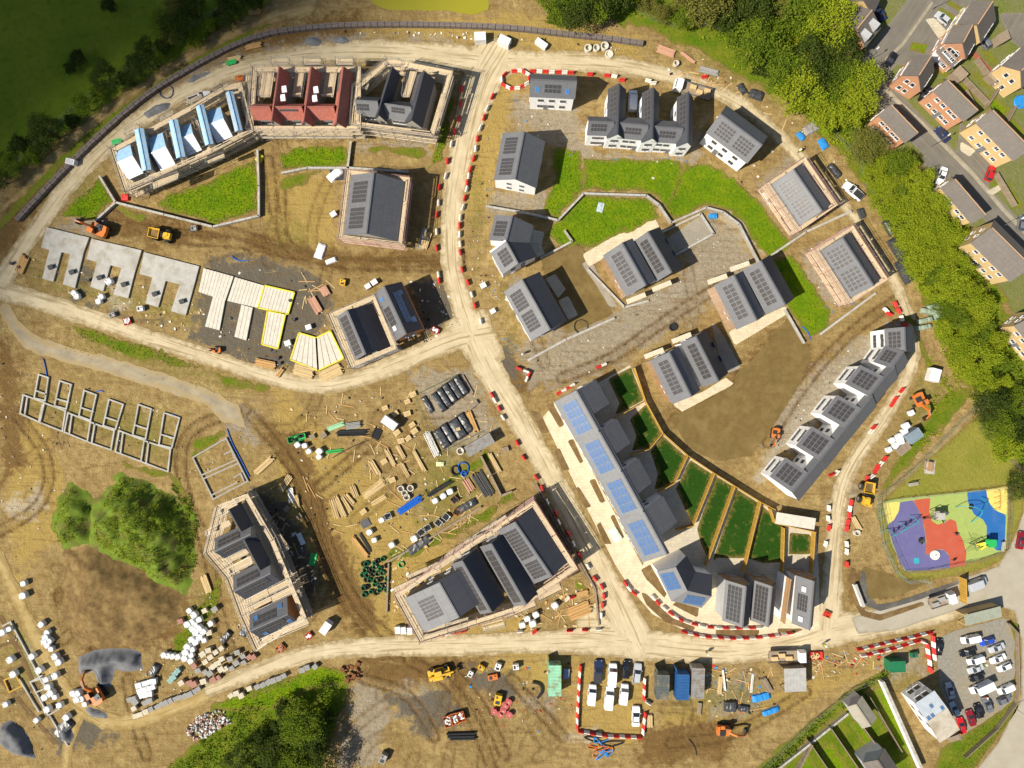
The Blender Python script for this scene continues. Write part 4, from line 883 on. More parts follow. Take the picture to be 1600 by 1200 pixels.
for lab, q, sd_ in (('timber decked scaffold along both faces of the red tiled terrace', [(402, 113), (556, 113), (556, 197), (396, 197)], None), ('scaffold with board decks round the dark slate terraced shells', [(560, 140), (606, 100), (698, 118), (672, 205), (556, 190)], None)):
    sc_ = scaffold(None, lab, poly=[P(a, c_, 5.7) for a, c_ in q], w=.95, gap=0)
    if 'red' in lab:
        for x in (425, 475, 525): deck(sc_, [(x, 92), (x+27, 92), (x+27, 101), (x, 101)], 5.3)
        for x in (403, 452, 501): deck(sc_, [(x+8, 112), (x+2, 152), (x+20, 152), (x+26, 112)], 5.0)
        deck(sc_, [(396, 200), (552, 200), (552, 207), (396, 207)], 4.3); deck(sc_, [(398, 209), (552, 210), (552, 216), (398, 216)], 2.4)
        deck(sc_, [(384, 118), (382, 180), (392, 180), (394, 118)], 5.0)
    else:
        deck(sc_, [(602, 96), (628, 96), (628, 104), (602, 104)], 5.4); deck(sc_, [(634, 110), (628, 152), (640, 152), (652, 112)], 5.0); deck(sc_, [(556, 196), (668, 205), (666, 214), (556, 204)], 4.0); deck(sc_, [(568, 120), (562, 140), (574, 140), (580, 120)], 5.0)
# blue membrane terrace
JM = [((206.5, 202), (224.5, 201), (236, 263.5), (219, 265)), ((260.5, 187), (278, 188.5), (289, 241), (273, 247)), ((303, 164.5), (319, 165), (333, 223), (318, 225)), ((350, 143.5), (364, 143.5), (379, 203.5), (364, 202))]
JW = [((184, 254.5), (207, 244), (196, 287), (214, 271)), ((236.5, 239.5), (259, 230), (250, 272), (267, 263)), ((280, 218.5), (301, 209.5), (293, 246), (311, 234)), ((325, 196), (349, 186), (340, 224.5), (356, 215))]
for i in range(4):
    q = JM[i]; mid = lambda a, c_: ((a[0]+c_[0])/2, (a[1]+c_[1])/2)
    r, b = simple(('unfinished house with smooth blue roof membrane at the open end of its terrace', 'unfinished house with peeling blue membrane and two white sheets', 'unfinished house with patchy blue membrane and one large white sheet', 'unfinished house with torn blue membrane beside the red tiled terrace')[i], mid(q[0], q[1]), mid(q[3], q[2]), q[1], q[2], wall=BLOCK, roof=SHEETB, m2=SHEETB if i != 3 else SHEETG, wins=False, he=7.15, hr=7.5)
    w = JW[i]; b2 = Block(w[0], w[1], w[2], w[3], 5.4, 6.7); b2.h1 = max(b2.h1, 2.0); b2.t1 = (b2.hr-b2.he)/b2.h1
    b2.h2 = b2.h1; b2.he2 = b2.he; b2.t2 = b2.t1; b2.walls(r, BLOCK); b2.roof(r, SHEETW, m2=SHEETB, ov=.05, ridge=SHEETW)
    rn = random.Random(i); bat = MB()
    for k in range(7):
        o_, n_, up_ = b.plane(1); t = -b.L/2+.5+k*(b.L-1)/6
        bat.beam(o_+b.u*t-up_*.2+n_*.06, o_+b.u*t-up_*(b.h1*1.2)+n_*.06, .05, .04)
    bat.build('batten', TIMBER, r)['kind'] = 'stuff'
sj = scaffold(None, 'timber decked scaffold all round the blue membrane terrace', poly=[P(a, c_, 5.7) for a, c_ in ((182, 236), (300, 172), (350, 142), (372, 138), (388, 202), (330, 232), (200, 290))], w=.9)
for q in ([(198, 212), (216, 203), (218, 196), (199, 204)], [(250, 190), (271, 178), (271, 172), (250, 183)], [(291, 165), (316, 153), (315, 147), (291, 158)], [(337, 147), (360, 135), (358, 129), (336, 140)], [(240, 296), (278, 280), (280, 270), (238, 285)], [(206, 300), (240, 285), (240, 278), (204, 292)]): deck(sj, q, 5.2)
for q in ([(207, 226), (222, 268), (232, 264), (225, 222)], [(262, 208), (272, 244), (276, 242), (270, 204)], [(303, 190), (318, 226), (322, 224), (308, 186)], [(290, 256), (380, 212), (382, 204), (290, 246)], [(235, 282), (290, 256), (288, 247), (232, 274)], [(325, 256), (352, 246), (350, 240), (324, 251)]): deck(sj, q, 4.6)
# =============== scaffolded terrace above the main junction ===============
Q = [((687, 911), (717, 964), (630, 932), (661, 987), 4.6, None, 'wide pale slate end house with a square solar array'), ((722.5, 877), (768, 956), (708, 884), (750, 962), 2.9, None, 'dark slate mid terrace house beside the wide pale end house'), ((768, 850), (822, 944), (754, 856), (800, 948), 2.6, None, 'dark slate mid terrace house next to the brown brick flank'), ((805, 816), (862, 900), (780, 828), (836, 919), 4.1, None, 'large slate end house with two long solar arrays by the central road')]
for i, (a, c_, e, f, h2, _, lab) in enumerate(Q):
    r, b = simple(lab, a, c_, e, f, wall=(BLOCK, BLOCK, BLOCK, BRICK_R)[i], roof=SLATE if i else SLATE_PALE_LIT, m2=SLATE_DARK_SHADE, wins=False, he=5.5, hr=8.3 if i else 8.6, half2=h2)
    if i == 0: b.arr(r, .2, .8, .3, .75, 6, 4)
    elif i < 3: b.arr(r, .08, .95, .25, .85, 10, 2)
    else: b.arr(r, .08, .60, .15, .85, 9, 4); b.arr(r, .66, .95, .15, .85, 5, 4)
    b.wins(r, 'g2', (-.3, .4)); b.wins(r, 'g1', (-.3, .4))
sq = scaffold(None, 'board decked scaffold with pink rails round the junction terrace', poly=[P(a, c_, 5.7) for a, c_ in ((626, 932), (712, 872), (832, 792), (892, 886), (800, 950), (660, 994))], w=.95, rail=STEELR)
for q in ([(618, 925), (690, 892), (687, 885), (615, 918)], [(690, 886), (722, 868), (718, 860), (686, 878)], [(740, 850), (772, 836), (768, 826), (734, 842)], [(772, 838), (800, 822), (790, 804), (764, 822)], [(662, 992), (730, 972), (732, 964), (660, 984)], [(756, 986), (790, 978), (784, 962), (752, 972)], [(790, 966), (838, 946), (834, 936), (788, 958)], [(842, 938), (878, 920), (872, 908), (838, 926)], [(700, 985), (722, 976), (718, 966), (698, 976)]): deck(sq, q, 4.8)
for q in ([(640, 905), (700, 878), (698, 872), (638, 898)], [(700, 872), (780, 818), (776, 812), (696, 866)]): deck(sq, q, 3.4)
# =============== slate trio scaffolded terrace ===============
for i, (m, w) in enumerate(((((357, 796), (376, 831), (379, 787), (391, 813)), ((335.5, 862), (391, 835), (336, 841), (380, 820))), (((381, 844), (406, 892), (405.5, 845), (421, 871)), ((365.5, 924), (422, 896), (364, 899), (410, 877))), (None, ((391, 986), (449, 960), (389, 962), (446, 932))))):
    b2 = Block(*w, he=5.4, hr=8.0); r = house(('slate house with a narrow dark wing at the foundation end of its terrace', 'slate house with a larger dark wing in the middle of its terrace', 'slate end house with four blue rooflights and an orange brick gable')[i], b2)
    b2.walls(r, BLOCK if i < 2 else BRICK_O); b2.roof(r, SLATE, m2=SLATE_DARK_SHADE)
    x, y = w[0]; X2, Y2 = w[1]
    b2.pan(r, -b2.L/2+.6, b2.L/2-2.2, .4, 2.4, 5, 2, 1); b2.pan(r, -b2.L/2+.9, b2.L/2-1.2, .4, 2.2, 6, 2, -1)
    if i == 2:
        for p_, s_ in (((400, 966), 1), ((438, 947), 1), ((415, 989), -1), ((453, 970), -1)): b2.rooflight(r, p_, s_)
    if m:
        b = Block(*m, he=5.4, hr=8.2); b.walls(r, BLOCK); b.roof(r, SLATE_DARK_SHADE, m2=SLATE, ov=.02)
        if i == 0: b.pan(r, -1.8, 1.6, .4, 1.8, 4, 2, -1)
sl_ = scaffold(None, 'timber decked scaffold round the slate trio terrace with a ladder bay', poly=[P(a, c_, 5.7) for a, c_ in ((330, 862), (346, 796), (384, 780), (422, 846), (470, 962), (404, 1004), (384, 960), (362, 900))], w=.9)
for q in ([(348, 806), (372, 790), (370, 780), (346, 796)], [(326, 836), (362, 820), (358, 812), (324, 828)], [(354, 880), (390, 864), (384, 856), (352, 872)], [(360, 896), (396, 880), (392, 868), (358, 886)], [(386, 946), (456, 912), (450, 902), (384, 936)], [(390, 958), (462, 924), (458, 914), (388, 948)], [(408, 1006), (484, 974), (478, 964), (404, 998)]): deck(sl_, q, 5.2)
for q in ([(388, 780), (440, 880), (446, 876), (394, 776)], [(440, 880), (484, 965), (490, 961), (446, 876)], [(428, 840), (444, 862), (454, 856), (438, 834)]): deck(sl_, q, 3.6)
# =============== blue panel terrace along the paved street ===============
OR = [(901, 611), (936, 673.5), (971, 736), (1005.5, 799), (1042, 866)]; OE = [(865, 629), (900, 689), (935, 750), (969, 811), (1003, 881)]
OP = [((936, 598), (951, 631)), ((964, 655.5), (986, 692)), ((996, 715), (1020, 754)), ((1034, 772), (1056, 811))]
for i in range(4):
    a, c_ = OR[i], OR[i+1]; e, f = OE[i], OE[i+1]
    r, b = simple(('pale slate terraced house with blue solar panels beside the red and white barrier stack', 'blue panelled terraced house with white flank, second along from the barrier stack', 'blue panelled terraced house with white flank, third along from the barrier stack', 'blue panelled terraced house beside the green wrapped pallet')[i], a, c_, e, f, roof=SLATE_PALE_LIT, wins=False, he=5.4, hr=8.3, half2=.6)
    L2 = lambda p, q, t: (p[0]+(q[0]-p[0])*t, p[1]+(q[1]-p[1])*t)
    m1, m2_ = L2(e, a, .78), L2(f, c_, .30)
    b.arr(r, .14, .90, .18, .80, 4, 4, 1, 'b'); b.wins(r, 's1', (-.6, .1, .6), door=-.2)
    # rear wing: the far roof half carried further out
    w1, w2 = a, L2(a, c_, .62); g1, g2 = OP[i]
    b2 = Block(w1, w2, g1, g2, 5.2, 8.24, half2=.5, he2=7.7); b2.walls(r, RENDER); b2.roof(r, SLATE, ov=.02, ridge=False); b2.wins(r, 's1', (-.4, .4)); b2.wins(r, 'g1', (.4,), w=.8)
# bent end house of that terrace (roof quads)
def bent(label, ridge, left, right, he, hr, wall, rl, rd, arrs=()):
    """ridge, left, right: 3 px points each along a bent volume"""
    rr = [P(*p, hr) for p in ridge]; ll = [P(*p, he) for p in left]; dd = [P(*p, he) for p in right]
    c = (rr[1]+ll[1]+dd[1])/3; r = thing('house', (c.x, c.y, 0), label, 'house')
    w = MB()
    li = [p.lerp(q, .06) for p, q in zip(ll, rr)]; di = [p.lerp(q, .06) for p, q in zip(dd, rr)]
    z = lambda p, h: Vector((p.x, p.y, h))
    for k in (0, 1):
        w.face([z(li[k], -.1), z(li[k+1], -.1), z(li[k+1], he), z(li[k], he)]); w.face([z(di[k+1], -.1), z(di[k], -.1), z(di[k], he), z(di[k+1], he)])
    for k in (0, 2): w.face([z(li[k], -.1), z(di[k], -.1), z(di[k], he), z(rr[k], hr-.15), z(li[k], he)])
    me = w.build('wall', wall, r)
    for A, mt in ((ll, rl), (dd, rd)):
        for k in (0, 1):
            q = MB(); top = [rr[k], rr[k+1], A[k+1], A[k]]; n = (top[1]-top[0]).cross(top[2]-top[0]).normalized(); n = n if n.z > 0 else -n
            q.hexa([p-n*.14 for p in top], top); o = q.build('roof_slope', mt, r, fix=True); uv = o.data.uv_layers.new(name='UVMap'); u = (rr[k+1]-rr[k]).normalized()
            for l in o.data.loops: v = o.data.vertices[l.vertex_index].co; uv.data[l.index].uv = (v.dot(u), v.dot(n.cross(u)))
    for (cor, nu, nv, kd) in arrs:      # quad of px corners lying on a slope: p0 p1 along, p3 across; plane from its slope index
        side, k = kd; A = ll if side == 'l' else dd
        n = (rr[k+1]-rr[k]).cross(A[k]-rr[k]).normalized(); n = n if n.z > 0 else -n
        c0, c1, c3 = [ray_plane(*p, rr[k], n) for p in cor]; ux = (c1-c0)/nu; vy = (c3-c0)/nv
        x = ux.normalized(); y = n.cross(x); me_ = panel_mesh(ux.length-.05, abs(vy.dot(y))-.07, 'b'); m = Matrix((x, y, n)).transposed().to_euler()
        for i in range(nu):
            for j in range(nv): link('solar_panel', me_, r, c0+ux*(i+.5)+vy*(j+.5)+n*.05-r.location, m)
    return r
bent('bent pale slate end house with blue solar panels on two roof faces', [(1056, 886), (1074, 923), (1112, 932)], [(1026, 893), (1048.5, 939), (1096, 950)], [(1073, 868), (1087, 893), (1113, 898)], 5.4, 8.3, RENDER, SLATE_PALE_LIT, SLATE_DARK_SHADE,
     [(((1031, 897), (1044, 923), (1052, 893)), 4, 2, ('l', 0)), (((1074, 929), (1104, 934), (1066, 941)), 4, 2, ('l', 1))])
# three grey roofs facing the lower road
for i, (m, lab) in enumerate(((((1165.5, 917), (1160, 980), (1132, 912), (1129, 972)), 'grey roofed end house with scaffold tower and large glossy solar array'), (((1206, 917), (1200, 979), (1177, 911), (1171, 974)), 'grey roofed house with a solar array between two timber gables'), (((1271.5, 909), (1265, 984), (1243, 905), (1236, 978)), 'pale grey house with two rooflights above the red barrier pile'))):
    r, b = simple(lab, *m, wall=(RENDER_G, RENDER_G, RENDER)[i], roof=SLATE_PALE_LIT, m2=SLATE_DARK_SHADE, wins=False, he=5.4, hr=8.6, half2=2.0)
    x, y = m[0]; fx, fy = m[3]
    if i < 2: b.arr(r, .06, .94, .14, .84, 8, 4)
    else: b.arr(r, .33, .68, .22, .78, 4, 4); b.rooflight(r, (1256.5, 921), 1, 1.1, 1.1, True); b.rooflight(r, (1251, 967.5), 1, 1.1, 1.1, True)
    L, a, c_ = b.wl; mm = MB(); k = 28
    for q in range(k):
        t = -c_+(a+c_)*(q+.5)/k; zz = 5.3+max(0, min(1, 1-abs(t)/(a if t > 0 else c_)))*2.6; mm.box(tuple(b.pt(-L-.03, t, zz/2)), (.05, .15, zz), math.atan2(b.u.y, b.u.x))
    mm.build('cedar_boards', CLAD, r)['kind'] = 'stuff'; b.wins(r, 'g1', (-.35, .4), w=.8); b.wins(r, 's2', (-.6, 0, .6))
    if i == 2: b3 = Block((1236, 905), (1226, 975), (1228, 903), (1219, 972), 4.6, 6.2, half2=.4); b3.walls(r, RENDER); b3.roof(r, CLAD, ov=0, ridge=False)
# =============== white stepped terrace on the right ===============
def step(label, A, B, C, D, link_, arr):
    """A,B ridge ends; C,D far eave ends (px)"""
    b = Block(A, B, C, D, 5.3, 8.4, half2=3.2, he2=5.4); r = house(label, b); b.walls(r, RENDER); b.roof(r, SLATE, m2=SLATE, ov=.02)
    b.pan(r, -b.L/2+.7, b.L/2-.7, .7, math.hypot(b.h1, 3.1)-.7, *arr); b.wins(r, 's1', (-.5, .5), w=1.3); b.wins(r, 's1', (0,), zs=(4.2,), w=.7); b.wins(r, 's2', (-.5, .5))
    if link_:
        b2 = Block(link_[0], link_[1], link_[2], link_[3], 7.0, 8.38, half2=3.18, he2=5.4); b2.walls(r, RENDER); b2.roof(r, SLATE, ov=.0); b2.wins(r, 's1', (0,), zs=(1.5, 4.), w=.8)
    return r
step('white gabled house at the lower end of the stepped white terrace', (1263.5, 739), (1238, 769.5), (1228, 713), (1203, 744), ((1282, 716), (1263.5, 739), (1274, 710), (1256, 733)), (4, 4))
step('white gabled house second up in the stepped white terrace', (1305.5, 688), (1280.5, 719.5), (1270, 663.5), (1245.5, 693.5), ((1322, 667), (1305.5, 688), (1314, 661), (1297, 682)), (4, 4))
step('white gabled house third up, beside the mini digger', (1346, 638), (1321, 669), (1309.5, 615), (1285.5, 644), ((1363, 618), (1346, 638), (1355, 612), (1338, 632)), (4, 4))
step('white gabled house fourth up in the stepped white terrace', (1382, 589), (1358, 619), (1346, 567), (1323, 596), ((1398, 572), (1382, 589), (1390, 567), (1374, 584)), (4, 4))
step('white gabled house below the top unit of the stepped terrace', (1412, 549), (1393, 575), (1383, 541), (1366.5, 560.5), None, (4, 3))
step('white top house with pale roof and barriers at its gable', (1413.5, 511), (1415, 549), (1381, 514), (1383, 541), None, (4, 3))
# =============== estate houses (brick, brown tiles) ===============
def est(label, R1, R2, E1, E2, wall, he=5.0, hr=7.4, half2=None, wn='s1', dorm=False):
    r, b = simple(label, R1, R2, E1, E2, wall=wall, roof=BROWNT, wins=False, he=he, hr=hr, half2=half2)
    b.wins(r, 's1', (-.7, -.2, .35, .75), white=True, w=.95, h=.9, door=.05); b.wins(r, 's2', (-.7, 0, .7), white=True, w=.9, h=.9); b.wins(r, 'g1', (-.4, .4), white=True, w=.7, h=.8); b.wins(r, 'g2', (-.4, .4), white=True, w=.8)
    rb = MB(); rb.beam(b.pt(-b.L/2, 0, hr+.06), b.pt(b.L/2, 0, hr+.06), .22, .1); rb.build('ridge_tiles', BRICK_O, r)
    if dorm:
        for t in (-.25, .3):
            d = MB(); c0 = b.pt(t*b.L, -b.h2*.55, 0); d.box((c0.x, c0.y, 6.1), (1.3, 1.8, 1.3), math.atan2(b.u.y, b.u.x)); d.build('dormer', RENDER_G, r)
    return r, b
est('pink brick estate house with two dormers at the street corner', (1362.5, 16), (1339, 45), (1322.5, 10), (1304, 36), BRICK_P, half2=3.6, dorm=True)
est('buff brick estate house behind the corner house', (1361, -25), (1350, 0), (1335, -30), (1312, -4), BRICK_B, half2=3.4)
est('buff brick terrace beside the short front lawns', (1551, 2), (1527.5, 38), (1519, 0), (1501, 30), BRICK_B, half2=3.4)
est('pink brick house joined to the buff brick terrace', (1519.5, 39), (1505, 66), (1494, 32), (1480, 56), BRICK_P, half2=3.2)
est('low pink brick garage with grey roof beside the brick house', (1473, 72), (1497, 98), (1461, 78), (1484, 107), BRICK_P, 2.6, 3.9)
est('small pink brick detached house behind a hedged front garden', (1456, 86), (1436, 117.5), (1431, 81), (1415, 110), BRICK_P, half2=3.0)
est('long pink brick house with front porch roof facing the street', (1480, 125), (1527.5, 172.5), (1465, 150), (1510, 196), BRICK_P, half2=2.6)
est('pink brick house under the trees beside the street bend', (1392, 164), (1434, 207.5), (1375, 185), (1416, 226), BRICK_P, half2=2.4)
est('long buff brick house with white porches by the red car', (1551, 172.5), (1610, 232), (1535, 197.5), (1590, 266), BRICK_B, half2=2.6)
est('buff brick house behind the tree belt by the white car', (1492, 280), (1540, 336), (1476, 298), (1519, 357), BRICK_B, half2=2.4)
est('long buff brick house backing on the tree belt gardens', (1550, 356), (1612, 417), (1531, 387.5), (1597, 467), BRICK_B, half2=2.6)
est('buff brick house at the edge beyond the tree belt', (1615, 495), (1660, 550), (1594, 520), (1640, 580), BRICK_B, half2=2.6)
est('buff brick house by the blue paddling pool', (1640, 70), (1596, 110), (1618, 50), (1580, 92), BRICK_B, half2=3)
r, b = simple('white two storey site office with pale roof by the red cars', (1450, 1127.5), (1480, 1107.5), (1465, 1166), (1495, 1141), wall=RENDER, roof=mk('pale_cement_sheet', (.50, .45, .36), (.42, .37, .29), 1.2, .85, .2, c3=(.33, .28, .2), sc3=.5), m2=mk('pale_blue_grey_sheet', (.42, .46, .50), (.36, .40, .44), 1, .7, .1), wins=False, he=4.6, hr=5.8, half2=3.6)
for q in ((1451, 1122), (1457, 1118), (1455, 1103), (1472, 1106)): b.rooflight(r, q, -1, .6, .7)
b.wins(r, 'g1', (-.3, .4)); b.wins(r, 's2', (-.6, .6))
r, b = simple('low grey shed roof house among the narrow back gardens', (1338, 1101), (1360, 1134), (1350, 1092), (1373, 1126), wall=RENDER_G, roof=mk('tan_felt', (.33, .30, .235), (.27, .245, .19), 1, .9, .2), wins=False, he=3.0, hr=4.0, half2=1.5)
r, b = simple('house with brown felt roof at the foot of the back gardens', (1372, 1188), (1400, 1230), (1355, 1200), (1380, 1245), wall=RENDER_G, roof=BROWNT, wins=False, he=4, hr=5.5, half2=2.5)
# =============== vegetation ===============
RNG = np.random.RandomState(11)
def leaf_mesh(name, C, size, mat, up=.5, asp=.62):
    """many small leaf faces: C (n,3) centres, size (n,)"""
    n = len(C); nr = RNG.normal(size=(n, 3)); nr[:, 2] = np.abs(nr[:, 2])+up; nr /= np.linalg.norm(nr, axis=1)[:, None]
    a = np.cross(nr, RNG.normal(size=(n, 3))); a /= np.linalg.norm(a, axis=1)[:, None]; b = np.cross(nr, a)
    a *= (size*.5)[:, None]; b *= (size*.5*asp)[:, None]
    V = np.stack([C-a, C-b*.9+a*.1, C+a, C+b*.9+a*.1], 1).reshape(-1, 3)
    me = bpy.data.meshes.new(name); me.vertices.add(n*4); me.vertices.foreach_set('co', V.reshape(-1).astype(np.float32))
    me.loops.add(n*4); me.loops.foreach_set('vertex_index', np.arange(n*4, dtype=np.int32)); me.polygons.add(n); me.polygons.foreach_set('loop_start', np.arange(0, n*4, 4, dtype=np.int32))
    try: me.polygons.foreach_set('loop_total', np.full(n, 4, np.int32))
    except Exception: pass
    me.materials.append(mat); me.update(calc_edges=True); return me
def leaf_mat(name, ca, cb, cc):
    t = NT(name); oi = t.n('ShaderNodeObjectInfo')
    c = t.mix(t.rng(t.noise(.55, 4), .35, .65), ca, cb); c = t.mix(t.rng(t.noise(3.2, 3), .45, .75, 0, .8), c, cc)
    c = t.mix(t.math('MULTIPLY', oi.outputs['Random'], .45), c, cb); t.col(c)
    t.b.inputs['Subsurface Weight'].default_value = 0
    tr = t.n('ShaderNodeBsdfTranslucent'); t.l(c, tr.inputs[0]); mx = t.n('ShaderNodeMixShader'); mx.inputs[0].default_value = .22
    out = t.t.nodes['Material Output']; t.l(t.b.outputs[0], mx.inputs[1]); t.l(tr.outputs[0], mx.inputs[2]); t.l(mx.outputs[0], out.inputs[0])
    return t.fin(.75, 0, .08)
LEAF = {'bright': leaf_mat('bright_foliage', (.20, .275, .012), (.29, .325, .018), (.085, .13, .008)), 'mid': leaf_mat('mid_foliage', (.095, .16, .010), (.155, .20, .015), (.045, .075, .007)),
        'olive': leaf_mat('olive_foliage', (.14, .15, .028), (.19, .175, .036), (.075, .076, .016)), 'dark': leaf_mat('dark_foliage', (.042, .07, .010), (.068, .09, .014), (.02, .034, .006))}
BARK = mk('bark', (.09, .065, .045), (.06, .045, .03), 4, .95, .6)
def crown_pts(rx, rz, zc, nclump, nleaf, seed, lump=.3):
    r = np.random.RandomState(seed); d = r.normal(size=(nclump, 3)); d /= np.linalg.norm(d, axis=1)[:, None]; d[:, 2] = np.where(d[:, 2] < -.35, -d[:, 2], d[:, 2])
    rad = r.uniform(.45, 1.0, nclump)**.6*(1+lump*np.sin(3*np.arctan2(d[:, 1], d[:, 0])+seed)*.6+lump*np.sin(5*np.arctan2(d[:, 1], d[:, 0])+2*seed)*.4)
    c = d*rad[:, None]*np.array([rx, rx, rz]); c[:, 2] += zc
    cs = r.uniform(.35, .8, nclump)*rx*.30
    L = np.repeat(c, nleaf, 0)+r.normal(size=(nclump*nleaf, 3))*np.repeat(cs, nleaf)[:, None]*np.array([.6, .6, .5])
    L = L[L[:, 2] > .25]; return c, L
TREES = []
for i in range(7):
    rx = (3.3, 3.8, 2.8, 4.3, 3.5, 2.4, 3.9)[i]; rz = rx*.72; zc = rx*1.25
    c, L = crown_pts(rx, rz, zc, 150, 34, 40+i)
    m = MB(); rn = random.Random(i); th = zc*.75
    pts = [(0, 0, -.2), (.1, .05, th*.5), (-.05, .1, th)]
    for (a, b), (r1, r2) in zip(zip(pts[:-1], pts[1:]), ((.26, .2), (.2, .13))): m.tube(a, b, r1, 7, r2)
    for k in range(7):
        q = c[rn.randrange(len(c))]; m.tube((0, 0, th*rn.uniform(.5, 1)), tuple(q*.85), .10, 5, .03)
    tm = m.mesh('trunk', BARK)
    TREES.append((rx, tm, L))
_TM = {}
def put_tree(x, y, i, kind, sc, rz, label, group, name='tree'):
    rx, tm, L = TREES[i]
    if (i, kind) not in _TM: _TM[(i, kind)] = leaf_mesh('crown', L, RNG.uniform(.2, .42, len(L)), LEAF[kind])
    r = thing(name, (x, y, -.03), label, 'tree', group, rz); r.scale = (sc, sc, sc*random.uniform(.9, 1.15))
    link('trunk', tm, r); link('crown', _TM[(i, kind)], r)
def inpoly(x, y, poly):
    c = False
    for (ax, ay), (bx, by) in zip(poly, poly[1:]+poly[:1]):
        if (ay > y) != (by > y) and x < (bx-ax)*(y-ay)/(by-ay)+ax: c = not c
    return c
def grove(poly, kinds, label, group, dist=30, z=4.5, sc=(.8, 1.15), seed=0, name='tree', labels=None):
    rn = random.Random(seed); xs = [p[0] for p in poly]; ys = [p[1] for p in poly]; got = []
    for _ in range(4000):
        x, y = rn.uniform(min(xs), max(xs)), rn.uniform(min(ys), max(ys))
        if not inpoly(x, y, poly) or any((x-a)**2+(y-b)**2 < dist*dist for a, b in got): continue
        got.append((x, y)); w = P(x, y, z); k = rn.choice(kinds)
        sz = rn.uniform(*sc); f = (sz-sc[0])/(sc[1]-sc[0]); ti = rn.randrange(7)
        put_tree(w.x, w.y, ti, k, sz, rn.uniform(0, 6.28), ('small ' if f < .34 else 'broad ' if f > .67 else 'medium ')+{'bright': 'yellow green', 'mid': 'mid green', 'olive': 'olive brown', 'dark': 'dark green'}[k]+' tree '+label, group, name)
grove([(1080, -10), (1260, -10), (1300, 60), (1345, 130), (1352, 170), (1335, 205), (1300, 195), (1240, 150), (1180, 80), (1100, 30)], ['mid', 'dark', 'olive', 'bright', 'mid'], 'between the top track and the street corner', 'trees of the belt by the estate', 29, seed=1, sc=(.75, 1.3))
grove([(1355, 265), (1395, 240), (1430, 255), (1458, 295), (1484, 345), (1504, 400), (1515, 440), (1480, 450), (1435, 420), (1388, 340)], ['bright', 'bright', 'bright', 'mid'], 'opposite the scaffolded pair and black sheeted piles', 'trees of the belt by the estate', 21, z=3.2, seed=2, sc=(.5, .8))
grove([(1440, 425), (1516, 445), (1545, 505), (1570, 570), (1585, 610), (1550, 615), (1505, 570), (1465, 500)], ['bright', 'mid', 'bright'], 'behind the sage green roll heap', 'trees of the belt by the estate', 21, z=3.2, seed=3, sc=(.5, .8))
grove([(1540, 625), (1610, 605), (1620, 700), (1590, 715), (1545, 660)], ['dark', 'mid', 'bright'], 'above the mown triangle', 'trees of the belt by the estate', 26, seed=4, sc=(.6, .9))
grove([(845, -20), (990, -20), (965, 8), (940, 22), (870, 18)], ['dark', 'dark', 'mid'], 'in the clump past the pond', 'dark trees past the pond', 26, seed=5)
grove([(1000, -10), (1080, -10), (1090, 20), (1040, 30)], ['olive', 'mid'], 'beside the wire fence above the top track', 'scrub trees above the fence', 30, seed=6, sc=(.45, .7))
grove([(-20, 232), (60, 190), (110, 155), (160, 110), (205, 70), (240, 40), (280, 5), (330, -10), (430, -20), (330, 30), (240, 88), (150, 150), (100, 195), (30, 250), (-20, 285)], ['dark', 'dark', 'dark', 'mid'], 'in the hedgerow along the field', 'hedgerow trees along the field', 24, seed=7, sc=(.4, .75))
grove([(262, 2), (285, 2), (280, 40), (255, 45)], ['olive'], 'standing out of the field hedgerow', 'yellowish hedgerow trees', 30, seed=8, sc=(.6, .8))
grove([(360, 1195), (395, 1145), (450, 1112), (495, 1110), (512, 1140), (510, 1180), (490, 1215), (370, 1215)], ['dark', 'mid', 'dark'], 'in the clump below the site road', 'trees of the clump below the site road', 28, seed=9, sc=(.65, .95))
for x, y, s_ in ((170, 8, .5), (122, 92, .55), (106, 104, .4), (60, 200, .6)): w = P(x, y, 2); put_tree(w.x, w.y, 2, 'dark', s_, x, 'small dark bush standing out in the field', 'bushes in the field', 'bush')
for x, y, s_, k in ((1597, 762, .6, 'dark'), (1340, 130, .9, 'bright'), (1325, 165, 1.0, 'bright'), (1350, 230, .8, 'olive')): w = P(x, y, 4); put_tree(w.x, w.y, 3, k, s_, x, ('dark tree beside the playground corner', 'broad bright tree beside the street bend', 'broad bright tree beside the pink brick house', 'olive tree below the pink brick house')[(1597, 1340, 1325, 1350).index(x)], None)
